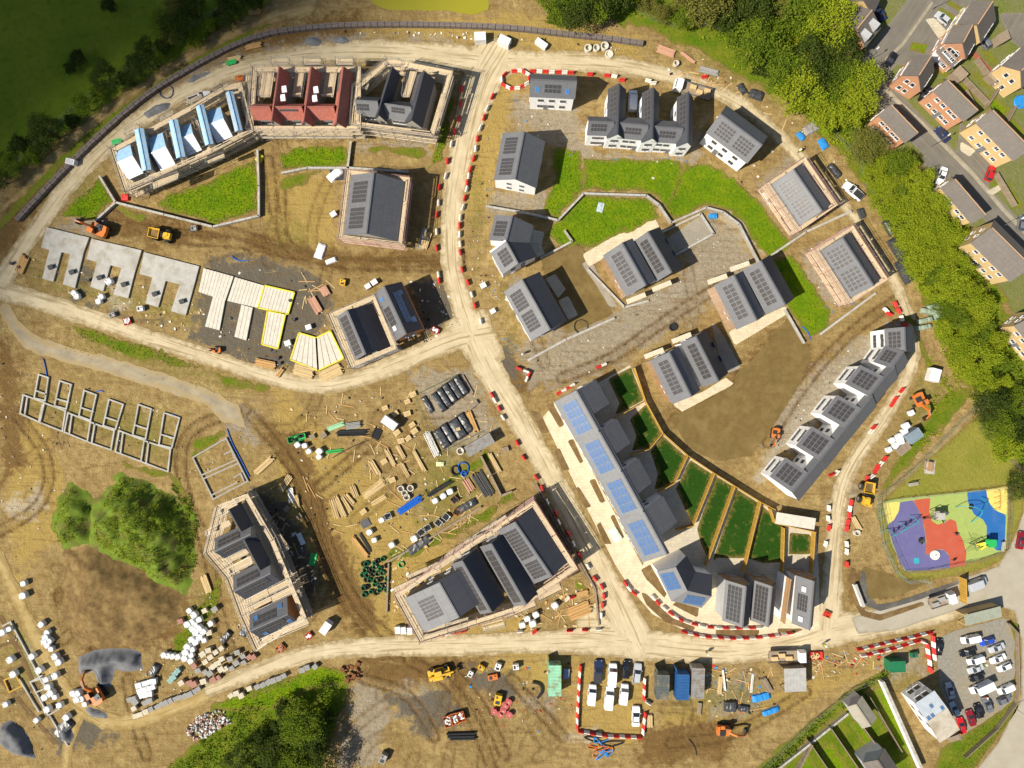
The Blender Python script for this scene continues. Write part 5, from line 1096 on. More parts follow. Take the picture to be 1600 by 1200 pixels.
# hedges and scrub: loose leaf clumps as one mass
def scatter(polys, per_m2, z=0):
    out = []
    for q in polys:
        w = [tuple(P(a, b)[:2]) for a, b in q]; xs = [p[0] for p in w]; ys = [p[1] for p in w]
        n = int((max(xs)-min(xs))*(max(ys)-min(ys))*per_m2); X = RNG.uniform(min(xs), max(xs), n); Y = RNG.uniform(min(ys), max(ys), n)
        s = sd_poly(X, Y, w)+.5*fbm(X*.5, Y*.5); k = s > .15
        out.append(np.column_stack([X[k], Y[k], s[k]]))
    return np.concatenate(out)
def scrub(name, polys, per, h, mat, leaf=.35, thr=.0, nsc=.35, label=None, zf=None, nl=9):
    p = scatter(polys, per); nz = fbm(p[:, 0]*nsc+7, p[:, 1]*nsc+3); p = p[nz > thr]; nz = nz[nz > thr]
    hh = h*(.4+.6*np.clip(nz*2+.5, 0, 1))*np.clip(p[:, 2]/1.0, .25, 1)
    C = np.repeat(np.column_stack([p[:, 0], p[:, 1], np.zeros(len(p))]), nl, 0); C[:, :2] += RNG.normal(size=(len(C), 2))*.28*max(.5, min(1.5, h))
    C[:, 2] = RNG.uniform(.05, 1, len(C))**.7*np.repeat(hh, nl)
    if zf is not None: C[:, 2] += np.repeat(zf(p), nl)
    o = link(name, leaf_mesh(name, C, RNG.uniform(.6, 1.25, len(C))*leaf, mat)); o['kind'] = 'stuff'
    if label: o['label'] = label
    return o
def zof(obj):
    co = np.empty(len(obj.data.vertices)*3, np.float32); obj.data.vertices.foreach_get('co', co); co = co.reshape(-1, 3)
    g_ = {}
    for x, y, z in co: g_[(int(x/.6), int(y/.6))] = z
    def f(p): return np.array([g_.get((int(a/.6), int(b/.6)), 0.) for a, b in p[:, :2]])
    return f
scrub('weeds', [[(190, 742), (230, 752), (275, 780), (300, 815), (304, 850), (296, 890), (285, 915), (245, 905), (215, 885), (180, 865), (155, 845), (150, 810), (168, 775)]], 7, .4, LEAF['bright'], .2, -.12, .4, 'rank green weeds over the large spoil heap', zof(mound))
scrub('weeds', [[(190, 742), (275, 780), (300, 850), (290, 915), (215, 885), (155, 845), (168, 775)]], 5, .5, LEAF['mid'], .22, .05, .5, 'darker weeds on the large spoil heap', zof(mound))
scrub('weeds', [[(112, 760), (133, 778), (139, 810), (128, 842), (97, 850), (85, 825), (92, 782)]], 7, .4, LEAF['bright'], .2, -.15, .4, 'green weeds over the small spoil heap', zof(mound2))
scrub('weeds', [[(250, 740), (300, 775), (312, 830), (306, 880), (298, 905), (306, 850), (292, 800)], [(190, 940), (225, 905), (232, 915), (196, 960)]], 4, .7, LEAF['mid'], .34, -.3, .4, 'dark weeds at the foot of the spoil heap')
scrub('scrub', [[(1010, 0), (1110, 30), (1190, 95), (1270, 175), (1330, 215), (1400, 330), (1440, 420), (1500, 560), (1540, 620), (1530, 640), (1490, 600), (1450, 500), (1400, 390), (1340, 280), (1260, 180), (1160, 110), (1060, 60)]], 1.6, 1.1, LEAF['bright'], .42, -.05, .25, 'bright scrub under the tree belt')
scrub('scrub', [[(1100, 20), (1300, 60), (1350, 180), (1330, 220), (1240, 170), (1150, 90)], [(1360, 250), (1450, 260), (1540, 450), (1600, 600), (1540, 610), (1440, 430)], [(1540, 610), (1620, 600), (1620, 740), (1560, 700)]], 2.2, 1.8, LEAF['mid'], .5, -.1, .25, 'dense undergrowth beneath the tree belt')
scrub('scrub', [[(0, 240), (200, 110), (330, 20), (420, -10), (340, 45), (230, 118), (110, 200), (0, 290)]], 1.6, 1.2, LEAF['dark'], .45, -.1, .25, 'dark hedge bottom along the field')
scrub('hedge', [[(1180, 1210), (1260, 1140), (1320, 1085), (1380, 1048), (1388, 1056), (1330, 1096), (1270, 1146), (1200, 1215)]], 3.2, 1.3, LEAF['mid'], .4, -.35, .4, 'tangled green hedge along the bank above the back gardens')
scrub('scrub', [[(260, 1205), (330, 1142), (345, 1110), (420, 1090), (500, 1085), (535, 1090), (530, 1150), (500, 1205)]], 1.8, 1.3, LEAF['mid'], .4, -.1, .3, 'scrub round the tree clump below the site road')
scrub('weeds', [[(1440, 545), (1500, 600), (1530, 625), (1480, 670), (1400, 750), (1372, 765), (1410, 710), (1450, 650), (1450, 600)]], 2.0, .45, LEAF['bright'], .3, .0, .4, 'weeds along the wire fence by the playground')
def tufts(name, polys, per, mat, leaf, label, h=.16, thr=-.6):
    p = scatter(polys, per); k = fbm(p[:, 0]*.5+2, p[:, 1]*.5) > thr; p = p[k]
    C = np.column_stack([p[:, 0], p[:, 1], RNG.uniform(.04, h, len(p))]); o = link(name, leaf_mesh(name, C, RNG.uniform(.6, 1.3, len(C))*leaf, mat, .15, .35)); o['kind'] = 'stuff'; o['label'] = label
GB = leaf_mat('lawn_blades', (.115, .21, .012), (.165, .24, .016), (.06, .12, .008)); GR = leaf_mat('rough_blades', (.12, .16, .018), (.19, .19, .03), (.06, .08, .01))
tufts('grass', LAWNS, 16, GB, .34, 'long grass blades on the unfinished lawns', .22)
tufts('grass', [[(330, 1102), (410, 1074), (470, 1054), (520, 1044), (545, 1062), (480, 1082), (420, 1110)], [(118, 512), (190, 528), (260, 552), (330, 574), (300, 580), (200, 555), (130, 530)], [(600, 868), (740, 808), (800, 770), (806, 776), (740, 822), (610, 882)], [(640, 780), (720, 735), (765, 705), (700, 760)], [(272, 1000), (345, 900), (340, 950), (300, 1010), (270, 1030)], [(1450, 1230), (1520, 1140), (1590, 1090), (1592, 1104), (1560, 1150), (1500, 1230)], [(672, 258), (702, 168), (708, 150), (702, 200), (690, 250)]], 9, GR, .34, 'rough grass tufts on the verges', .25)
tufts('grass', [[(640, 690), (760, 690), (790, 780), (640, 860)], [(30, 400), (320, 470), (300, 520), (50, 450)], [(20, 590), (290, 640), (270, 740), (30, 650)], [(740, 200), (770, 330), (745, 450), (725, 330)], [(900, 60), (1100, 70), (1240, 150), (1300, 230), (1100, 110)], [(410, 270), (470, 330), (500, 390), (430, 400)], [(100, 505), (430, 600), (340, 620), (100, 550)], [(1040, 1050), (1200, 1050), (1200, 1120), (1040, 1120)]], 3.0, GR, .3, 'thin weeds scattered over the bare earth', .2, .18)
# =============== slabs, foundations and walls ===============
def slab(label, polys, m, planks=False, edge=None, h=.35):
    b = MB(); c = P(sum(p[0] for p in polys[0])/len(polys[0]), sum(p[1] for p in polys[0])/len(polys[0]))
    r = thing('foundation_slab', c, label, 'slab', 'foundation slabs by the lower track')
    for i, q in enumerate(polys):
        w = [P(x, y, h) for x, y in q]
        if not planks:
            b = MB(); b.prism(w, -.1, h-.006*i); b.build('concrete_slab', m, r)
        else:
            a, bb, cc, d = w; n = max(3, int((bb-a).length/.62)); L_ = (d-a)
            base = MB(); base.prism(w, -.1, h-.1); base.build('footing', BLOCK, r)
            for k in range(n):
                s0, s1 = (k+.04)/n, (k+.96)/n; pl = MB(); lo = [a.lerp(bb, s0), a.lerp(bb, s1), d.lerp(cc, s1), d.lerp(cc, s0)]
                pl.prism(lo, h-.12, h+random.uniform(0, .03)); pl.build('plank', m, r)
        if edge:
            e = MB()
            for p0, p1 in zip(w, w[1:]+w[:1]): e.beam(p0+Vector((0, 0, .04)), p1+Vector((0, 0, .04)), .28, .1)
            e.build('yellow_edging', edge, r)
    for i, q in enumerate(polys):         # service pop-ups and chamber
        if i == 0 or planks: continue
        x = sum(p[0] for p in q)/len(q); y = sum(p[1] for p in q)/len(q); w = P(x, y+5, h)
        k = MB(); k.box((w.x, w.y, h+.22), (.9, .75, .45), .4); k.box((w.x, w.y, h+.47), (1.0, .85, .05), .4); k.build('service_chamber', DKMET, r)
    return r
slab('grey concrete slab strewn with white offcuts at the end of the row', [[(73, 355), (139, 371), (128, 401), (64, 387)], [(78, 386), (97, 390), (83, 440), (66, 435)], [(111, 392), (130, 396), (117, 450), (98, 444)]], CONC)
slab('grey concrete slab with a white angle bar, second of the row', [[(143, 373), (221, 391), (211, 424), (135, 405)], [(153, 404), (174, 409), (161, 455), (141, 448)], [(191, 414), (212, 419), (200, 466), (177, 460)]], CONC)
slab('grey concrete slab with a brown puddle stain, third of the row', [[(225, 394), (311, 416), (302, 450), (218, 428)], [(239, 430), (260, 434), (247, 480), (227, 474)], [(282, 440), (303, 446), (290, 493), (267, 486)]], CONC)
slab('white beam and block floor without yellow edging', [[(318, 419), (365, 432), (352, 470), (310, 456)], [(333, 462), (352, 468), (343, 516), (320, 510)]], CONC_W, True)
slab('white plank floor with partly yellow edging beside the dark stone', [[(367, 433), (412, 446), (402, 481), (355, 470)], [(377, 476), (395, 481), (385, 532), (366, 526)]], CONC_W, True)
slab('white plank floor wholly outlined in yellow', [[(413, 446), (460, 457), (450, 491), (403, 481)], [(418, 486), (446, 491), (434, 545), (409, 538)]], CONC_W, True, YELLOWT)
slab('angled white plank floor outlined in yellow over timber stacks', [[(467, 520), (494, 528), (497, 579), (454, 562)], [(494, 528), (516, 517), (537, 560), (497, 579)]], CONC_W, True, YELLOWT)
def lowwall(label, segs, h=.35, w=.28, m=BLOCK, cat='foundation', name='foundation_walls', group=None):
    c = P(*segs[0][0]); r = thing(name, c, label, cat, group)
    k = 0
    for s in segs:
        b = MB()
        for p, q in zip(s[:-1], s[1:]):
            a, e = P(*p, h), P(*q, h); d = (e-a).normalized()*(w*.5-.01*k % .05); L = (e-a).length; n = max(1, int(L/4.4))
            hh = h-.004*(k % 7); k += 1
            b.beam((a.x-d.x, a.y-d.y, hh/2-.05), (e.x+d.x, e.y+d.y, hh/2-.05), w, hh+.1)
        b.build('wall_run', m, r)
    return r
Z = lambda *p: list(p)+[p[0]]
lowwall('open foundation walls with blue pipes at the wooded end of the row', [Z((36, 617), (69, 629), (62, 660), (31, 646)), [(70, 630), (102, 642), (97, 674), (64, 661)], Z((60, 585), (75, 590), (70, 626), (53, 622)), Z((93, 595), (111, 601), (103, 639), (85, 634)), [(55, 610), (72, 616)], [(87, 623), (106, 628)], [(42, 622), (38, 650)], [(66, 632), (60, 660)]], m=CONC)
lowwall('open foundation walls in the middle of the row', [Z((106, 645), (141, 659), (136, 690), (100, 675)), [(142, 660), (178, 673), (173, 703), (138, 691)], Z((131, 610), (150, 617), (141, 657), (123, 650)), [(126, 637), (145, 643)], Z((170, 624), (192, 632), (180, 671), (161, 665)), [(164, 652), (183, 658)], [(112, 648), (108, 677)], [(148, 662), (143, 692)]], m=CONC)
lowwall('open foundation walls nearest the vegetated heap', [Z((186, 673), (225, 688), (220, 721), (180, 706)), [(226, 689), (266, 702), (262, 737), (222, 722)], Z((216, 632), (236, 639), (227, 686), (207, 680)), [(210, 664), (229, 670)], Z((256, 645), (280, 653), (268, 700), (248, 695)), [(252, 679), (272, 685)], [(192, 676), (188, 708)], [(232, 691), (228, 724)]], m=CONC)
lowwall('rectangular foundation walls of two plots beside the dark pipe trench', [Z((353, 685), (301, 715), (333, 780), (387, 752)), [(316, 742), (370, 718)], [(318, 748), (372, 724)], [(350, 710), (362, 704), (366, 716)], [(366, 746), (376, 740), (381, 752)], [(330, 774), (370, 754)]], m=BLOCK)
lowwall('square foundation pit walls by the dirt track', [Z((6, 1063), (24, 1055), (34, 1072), (14, 1082))], m=FENCEW)
lowwall('stepped foundation walls beside the white bags', [[(65, 1056), (47, 1066), (75, 1118), (92, 1108)], [(47, 1066), (66, 1060), (70, 1076), (56, 1082)], [(78, 1120), (105, 1165)]], m=CONC)
lowwall('long block footings beside the dirt track corner', [[(16, 972), (52, 1040), (66, 1068)], [(30, 1062), (60, 1112)], [(16, 972), (4, 978)]], m=CONC)
def wall(label, pts, h=.9, w=.3, m=BLOCK, cat='wall', name='garden_wall', cope=True):
    c = P(*pts[0]); r = thing(name, c, label, cat); b = MB(); t = MB()
    for p, q in zip(pts[:-1], pts[1:]):
        a, e = P(*p, h), P(*q, h); d = (e-a).normalized()
        b.beam((a.x, a.y, h/2-.1), (e.x, e.y, h/2-.1), w, h+.1); a2 = a-d*.1; e2 = e+d*.1; L = (e2-a2).length; n = max(1, int(L/1.2))
        for k in range(n):
            u0 = a2.lerp(e2, (k+.02)/n); u1 = a2.lerp(e2, (k+.98)/n); t.beam((u0.x, u0.y, h-.02), (u1.x, u1.y, h-.02), w+.1, .08)
    b.build('wall', m, r); t.build('coping', CONC, r)
    return r
wall('blockwork garden wall round the long lawn of the blue membrane terrace', [(155, 275), (180, 316), (256, 335), (332, 354), (404, 337), (404, 290), (402, 234)], .9)
wall('short blockwork wall beside the small dark lawn', [(180, 316), (146, 347)], .8)
wall('blockwork wall crossing behind the large scaffolded house', [(440, 270), (480, 262), (545, 262), (638, 268)], .8)
wall('short blockwork wall between two back plots', [(548, 221), (543, 262)], .8)
wall('tan block wall winding round the central lawn', [(760, 322), (830, 334), (872, 344), (912, 302), (1010, 305), (1030, 320), (1049, 348), (1104, 324), (1130, 331), (1155, 350), (1186, 410)], .9)
wall('low block wall beside the brown soil plot', [(882, 360), (894, 377), (845, 403)], .7)
wall('low block wall edging the lawn strip and soil plot', [(1227, 484), (1257, 536)], .7)
wall('pale timber edged wall along the lawn strip end', [(1282, 522), (1368, 458)], .4)
wall('long pale retaining wall up to the scaffolded pair', [(1186, 412), (1260, 362), (1330, 330)], .7)
wall('long low wall beside the gravel court road', [(825, 563), (885, 530), (960, 497)], .5)
wall('low block kerb wall round the small stone yard', [(1036, 362), (1095, 334), (1115, 365), (1052, 400)], .5)
wall('low wall beside the cedar houses drive', [(918, 420), (976, 480), (1013, 470)], .4)
wall('white rendered retaining wall at the hedge end', [(1380, 1066), (1442, 1205)], 1.6, .5, RENDER)
wall('low wall along the foot of the back gardens', [(1325, 1116), (1275, 1156), (1200, 1215)], .8, .3, BLOCK)
wall('white wall piece in the planting bed by the tarmac path', [(1337, 914), (1350, 948)], 1.0, .5, RENDER)
# gabion retaining wall: caged stones in bays
def gabion(label, pts):
    pts = smooth([(*p, 0) for p in pts], 2); pts = [(a, b) for a, b, _ in pts]; c = P(*pts[0]); r = thing('gabion_wall', c, label, 'wall')
    st = [P(a, b) for a, b in pts]; L = 0; rn = random.Random(4); me = mk('gabion_stone', (.20, .165, .145), (.13, .108, .095), 5, .95, .9, 8)
    for a, e in zip(st[:-1], st[1:]):
        n = max(1, int((e-a).length/1.0)); d = (e-a).normalized(); nn = Vector((-d.y, d.x, 0)); ang_ = math.atan2(d.y, d.x)
        b = MB()
        for k in range(n):
            for j in range(3):
                p = a.lerp(e, (k+.5)/n)+nn*((j-1)*.3); b.box((p.x, p.y, .42+rn.uniform(-.03, .05)), ((e-a).length/n*.93, .26, .95), ang_+rn.uniform(-.05, .05))
        b.build('basket', me, r)
    return r
gabion('curved gabion stone wall above the top road', [(395, 62), (440, 50), (520, 42), (600, 40), (700, 41), (800, 45), (880, 55), (950, 62), (1004, 70)])
gabion('gabion stone wall running down beside the shaded bank', [(30, 345), (90, 280), (160, 210), (230, 150), (300, 108), (360, 76), (395, 62)])
# timber garden fences of the paved terrace
_FP = {}
def fence(label, pts, h=1.75, m=FENCEW, posts=True, cat='fence', name='timber_fence', bay=1.8):
    c = P(*pts[0]); r = thing(name, c, label, cat, 'timber garden fences'); w = [P(*p, h) for p in pts]
    for a, e in zip(w[:-1], w[1:]):
        L = (e-a).length; n = max(1, int(round(L/bay))); d = (e-a).normalized(); an = math.atan2(d.y, d.x)
        key = (round(L/n, 2), h)
        if key not in _FP:
            b = MB(); l = L/n; k = int(l/.12)
            for i in range(k): b.box((-l/2+l*(i+.5)/k, (.02 if i % 2 else -.02), h/2-.05), (l/k*.92, .03, h-.1))
            b.box((0, .05, h*.25), (l, .05, .09)); b.box((0, .05, h*.8), (l, .05, .09)); b.box((0, 0, h-.02), (l, .12, .05)); q = MB(); q.box((0, 0, h/2), (.13, .13, h+.14))
            _FP[key] = (b.mesh('fence_panel', m), q.mesh('fence_post', m))
        for i in range(n):
            p = a.lerp(e, (i+.5)/n); link('fence_panel', _FP[key][0], r, (p.x-c.x, p.y-c.y, 0), (0, 0, an))
        for i in range(n+1):
            p = a.lerp(e, i/n); link('fence_post', _FP[key][1], r, (p.x-c.x, p.y-c.y, 0), (0, 0, an))
fence('long curved timber fence between the artificial lawns and the soil plot', [(992, 575), (1009, 627), (1036, 677), (1075, 712), (1117, 740), (1149, 760), (1189, 785), (1212, 797)])
for i, q in enumerate(([(1009, 627), (960, 654)], [(1036, 677), (1015, 702), (987, 711)], [(1075, 712), (1055, 755), (1030, 769)], [(1117, 740), (1084, 822), (1058, 829)], [(1149, 760), (1104, 885)], [(1189, 785), (1163, 895)], [(1226, 826), (1224, 895)], [(1274, 833), (1270, 897)], [(1205, 796), (1212, 818), (1275, 832)])):
    fence(('straight timber fence between the first two artificial lawns', 'kinked timber fence beyond the second artificial lawn', 'kinked timber fence beyond the lawn with a brown patch', 'timber fence ending at the bent house patio', 'long timber fence dividing two narrow artificial lawns', 'timber fence dividing the two widest artificial lawns', 'timber fence beside the smallest artificial lawn', 'timber fence at the road side of the smallest artificial lawn', 'timber screen round the pale raised patio')[i], q)
fence('golden timber entrance gantry fence across the site road', [(1510, 906), (1511, 944)], 2.2)
fence('slatted timber fence along the car park verge', [(1578, 975), (1592, 990), (1594, 1080), (1590, 1100), (1560, 1140), (1510, 1185)], 1.0, OLDW)
for i, q in enumerate(([(1235, 1232), (1270, 1165)], [(1300, 1140), (1352, 1216)], [(1336, 1118), (1395, 1200)], [(1265, 1160), (1310, 1225)], [(1360, 1090), (1410, 1175)])):
    fence(('dark timber fence at the low end of the back gardens', 'dark timber fence between two bright back gardens', 'dark timber fence beside the shed roofed house', 'dark timber fence beyond the hedge corner', 'dark timber fence next to the white retaining wall')[i], q, 1.6, OLDW)
# estate garden fences
for i, q in enumerate(([(1530, 90), (1560, 130)], [(1500, 110), (1548, 160)], [(1545, 165), (1600, 80)], [(1512, 140), (1530, 172)], [(1570, 200), (1590, 165)], [(1300, 30), (1270, 5)], [(1590, 320), (1560, 270)])):
    fence(('estate garden fence beside the red path', 'estate garden fence behind the small detached house', 'long estate boundary fence past the paddling pool', 'short estate fence by the grey patio', 'estate fence beside the green toy house', 'estate fence by the corner house decking', 'estate fence along the short front lawns')[i], q, 1.6, OLDW)
# estate lawns, paving
for i, q in enumerate(([(1466, 10), (1500, 28), (1490, 38), (1466, 22)], [(1484, 0), (1508, 14), (1502, 20), (1478, 6)], [(1505, 30), (1492, 38), (1480, 50)][:0], [(1538, 72), (1560, 96), (1553, 104), (1532, 80)], [(1520, 80), (1548, 112), (1540, 116), (1518, 90)], [(1502, 125), (1530, 155), (1524, 168), (1500, 138)], [(1520, 108), (1552, 136), (1545, 142), (1518, 118)], [(1545, 145), (1580, 170), (1565, 185), (1540, 165)], [(1575, 175), (1605, 210), (1600, 222), (1572, 190)], [(1468, 105), (1500, 120), (1490, 128), (1465, 115)], [(1418, 226), (1445, 250), (1440, 256), (1420, 240)], [(1552, 275), (1568, 285), (1560, 298), (1550, 290)], [(1575, 285), (1600, 320), (1592, 330), (1570, 300)], [(1540, 430), (1580, 470), (1560, 480), (1535, 445)], [(1425, 65), (1450, 70), (1445, 85), (1420, 78)], [(1585, 590), (1600, 600), (1590, 620)])):
    if q: zone('lawn', [q], cell=.4, jit=.08, z=.034, mat=LAWN)
zone('front_paving', [[(1445, 30), (1460, 28), (1485, 55), (1470, 65)], [(1495, 35), (1503, 30), (1510, 10), (1500, 15)], [(1500, 220), (1525, 235), (1515, 245), (1500, 235)], [(1300, 5), (1318, 20), (1300, 30)], [(1540, 300), (1550, 305), (1575, 290), (1568, 285)]], cell=.4, jit=.05, z=.036, mat=PATIO)
zone('garden_path', [[(1522, 78), (1563, 122), (1558, 130), (1518, 86)]], cell=.4, jit=.03, z=.038, mat=mk('red_paving', (.33, .10, .06), (.26, .08, .05), 2))
for q in ([(1280, 1170), (1300, 1160), (1345, 1225), (1300, 1225)], [(1325, 1130), (1345, 1122), (1400, 1210), (1380, 1210)], [(1365, 1075), (1385, 1075), (1425, 1180), (1400, 1170)], [(1250, 1190), (1265, 1178), (1290, 1220), (1260, 1220)]): zone('lawn', [q], cell=.45, jit=.15, z=.034, mat=LAWN)
# =============== small site things ===============
def A(deg): return R(deg)
def paint(name, c, rough=.25): 
    k = 'paint_'+name
    if k not in _M:
        t = NT(k); t.col(t.mix(t.rng(t.noise(3, 4), .45, .8, 0, .35), c, tuple(x*.75+.02 for x in c))); _M[k] = t.fin(rough, 0, .5)
    return _M[k]
CARC = {'white': (.78, .78, .78), 'black': (.012, .012, .014), 'navy': (.02, .03, .09), 'silver': (.42, .44, .46), 'grey': (.14, .15, .17), 'red': (.50, .012, .015), 'darkred': (.22, .012, .02), 'blue': (.02, .07, .42), 'palegrey': (.36, .42, .47)}
LAMP = NT('headlamp_lens'); LAMP.col((.6, .6, .62)); LAMP = LAMP.fin(.1, 0, .6)
def wheel_mesh(r=.32, w=.22):
    b = MB(); b.tube((0, -w/2, 0), (0, w/2, 0), r, 14, m=0); b.tube((0, -w/2-.01, 0), (0, w/2+.01, 0), r*.58, 10, m=1); return b.mesh('wheel', [RUBBER, STEEL])
WHEEL = wheel_mesh(); WHEELV = wheel_mesh(.36, .24); WHEELB = wheel_mesh(.62, .45)
def ring(x, w, zb, zm, zt, k=.92): return [(x, -w, zb), (x, w, zb), (x, w*1.0, zm), (x, w*k, zt), (x, -w*k, zt), (x, -w, zm)]
_CAR = {}
def car_proto(kind, col):
    key = (kind, col)
    if key in _CAR: return _CAR[key]
    m = paint(col, CARC[col]); parts = []
    if kind in ('hatch', 'saloon', 'estate', 'pickup'):
        L, w = {'hatch': (4.1, .88), 'saloon': (4.6, .9), 'estate': (4.6, .9), 'pickup': (5.2, .95)}[kind]; h = L/2; zr = 1.46 if kind != 'pickup' else 1.72; zh = .92 if kind != 'pickup' else 1.08
        b = MB(); b.loft([ring(h, w*.70, .32, .45, .58), ring(h-.1, w*.88, .25, .5, .70), ring(h-.45, w*.98, .22, .55, .80), ring(h*.38, w, .2, .6, zh), ring(-h*.3, w, .2, .6, zh+.02), ring(-h+.35, w*.98, .22, .6, zh), ring(-h+.06, w*.9, .28, .55, zh-.06), ring(-h, w*.78, .34, .5, .62)])
        xa, xb = h*.40, (-h+.12 if kind in ('hatch', 'estate') else -h*.62 if kind == 'saloon' else -h*.02); ta, tb = xa-.72, xb+(.42 if kind in ('hatch', 'estate') else .6 if kind == 'saloon' else .25); wb, wt = w*.90, w*.70
        if kind == 'pickup':
            q = MB(); q.box((-h*.52, 0, zh+.03), (h*.86, w*1.6, .06)); parts.append(('load_bed', q.mesh('load_bed', DKMET), []))
        def quad(p, mm): g_ = MB(); g_.face(p); return g_
        z0 = zh-.02; bl = [(xa, -wb, z0), (xb, -wb, z0), (xb, wb, z0), (xa, wb, z0)]; tp = [(ta, -wt, zr), (tb, -wt, zr), (tb, wt, zr), (ta, wt, zr)]
        rf = MB(); e = .03; rf.loft([[(ta+.02, -wt-.01, zr-.03), (ta+.02, wt+.01, zr-.03), (ta, wt*.9, zr+.02), (ta, -wt*.9, zr+.02)], [((ta+tb)/2, -wt-.02, zr), ((ta+tb)/2, wt+.02, zr), ((ta+tb)/2, wt*.9, zr+.06), ((ta+tb)/2, -wt*.9, zr+.06)], [(tb-.02, -wt-.01, zr-.03), (tb-.02, wt+.01, zr-.03), (tb, wt*.9, zr+.02), (tb, -wt*.9, zr+.02)]])
        parts += [('body', b.mesh('body', m, sm=False, fix=True), []), ('roof', rf.mesh('roof', m, fix=True), [])]
        for nm, p in (('windscreen', [bl[0], bl[3], tp[3], tp[0]]), ('rear_window', [bl[2], bl[1], tp[1], tp[2]]), ('side_window', [bl[1], bl[0], tp[0], tp[1]]), ('side_window', [bl[3], bl[2], tp[2], tp[3]])): parts.append((nm, quad(p, 0).mesh(nm, GLASS), []))
        pil = MB()
        for a_, c_ in zip(bl, tp): pil.beam(a_, c_, .07, .07)
        parts.append(('pillars', pil.mesh('pillars', m), [])); wx = (h-.78, -h+.8); wy = w-.1; wm, wr = WHEEL, .32
    else:
        L, w = {'van': (4.9, .98), 'smallvan': (4.4, .92), 'luton': (6.0, 1.05)}[kind]; h = L/2; zr = {'van': 1.98, 'smallvan': 1.82, 'luton': 2.0}[kind]
        xe = -h if kind != 'luton' else h*.25
        b = MB(); b.loft([ring(h, w*.74, .35, .5, .66), ring(h-.12, w*.9, .3, .6, .85), ring(h-.85, w*.97, .28, .9, 1.12), ring(h-1.45, w*.98, .28, 1.1, zr-.02, .86), ring(h-1.9, w, .28, 1.2, zr+.03, .86), ring(xe+.3, w, .28, 1.2, zr+.03, .86), ring(xe, w*.97, .3, 1.2, zr-.02, .86)])
        parts.append(('body', b.mesh('body', m, fix=True), []))
        g_ = MB(); g_.hexa([(h-.92, -w*.82, 1.15), (h-.88, -w*.82, 1.15), (h-.88, w*.82, 1.15), (h-.92, w*.82, 1.15)], [(h-1.44, -w*.78, zr), (h-1.40, -w*.78, zr), (h-1.40, w*.78, zr), (h-1.44, w*.78, zr)]); parts.append(('windscreen', g_.mesh('windscreen', GLASS, fix=True), []))
        for sg in (-1, 1): g_ = MB(); g_.box((h-1.75, sg*(w-.03), 1.42), (.8, .05, .5)); parts.append(('side_window', g_.mesh('side_window', GLASS), []))
        rb = MB()
        for k in range(4): rb.box(((xe+h-1.9)/2, (k-1.5)*w*.36, zr+.035), (h-1.9-xe-.5, .06, .03))
        parts.append(('roof_ribs', rb.mesh('roof_ribs', m), []))
        if kind == 'luton': q = MB(); q.box((-h*.36, 0, 1.75), (h*1.25, w*2.05, 2.3)); q.box((h*.42, 0, 2.45), (h*.32, w*2.0, .85)); parts.append(('box_body', q.mesh('box_body', m), []))
        wx = (h-.9, -h+.95); wy = w-.12; wm, wr = WHEELV, .36
    for sx in wx:
        for sy in (-wy, wy):
            b = bpy.data.meshes.new('wheel'); b = wm.copy(); b.transform(Matrix.Translation((sx, sy, wr))); parts.append(('wheel', b, []))
    for sg in (-1, 1):
        q = MB(); q.box((h-.16, sg*w*.68, .66), (.14, .28, .12)); parts.append(('headlight', q.mesh('headlight', LAMP), [])); q = MB(); q.box((h*.36, sg*(w+.08), 1.0), (.14, .18, .13)); parts.append(('wing_mirror', q.mesh('wing_mirror', m), []))
    _CAR[key] = Proto('van' if 'van' in kind or kind == 'luton' else 'pickup_truck' if kind == 'pickup' else 'parked_car', parts); return _CAR[key]
def car(px, py, deg, kind, col, label, group):
    p = P(px, py, .8); k = {G2: .70, G3: .76}.get(group, .86); car_proto(kind, col).put((p.x, p.y, .02), R(deg), label, 'van' if 'van' in kind or kind == 'luton' else 'pickup' if kind == 'pickup' else 'car', group, (k, k, k))
G1 = 'vehicles in the barrier compound'; G2 = 'vehicles in the site car park'; G3 = 'cars parked on the estate'
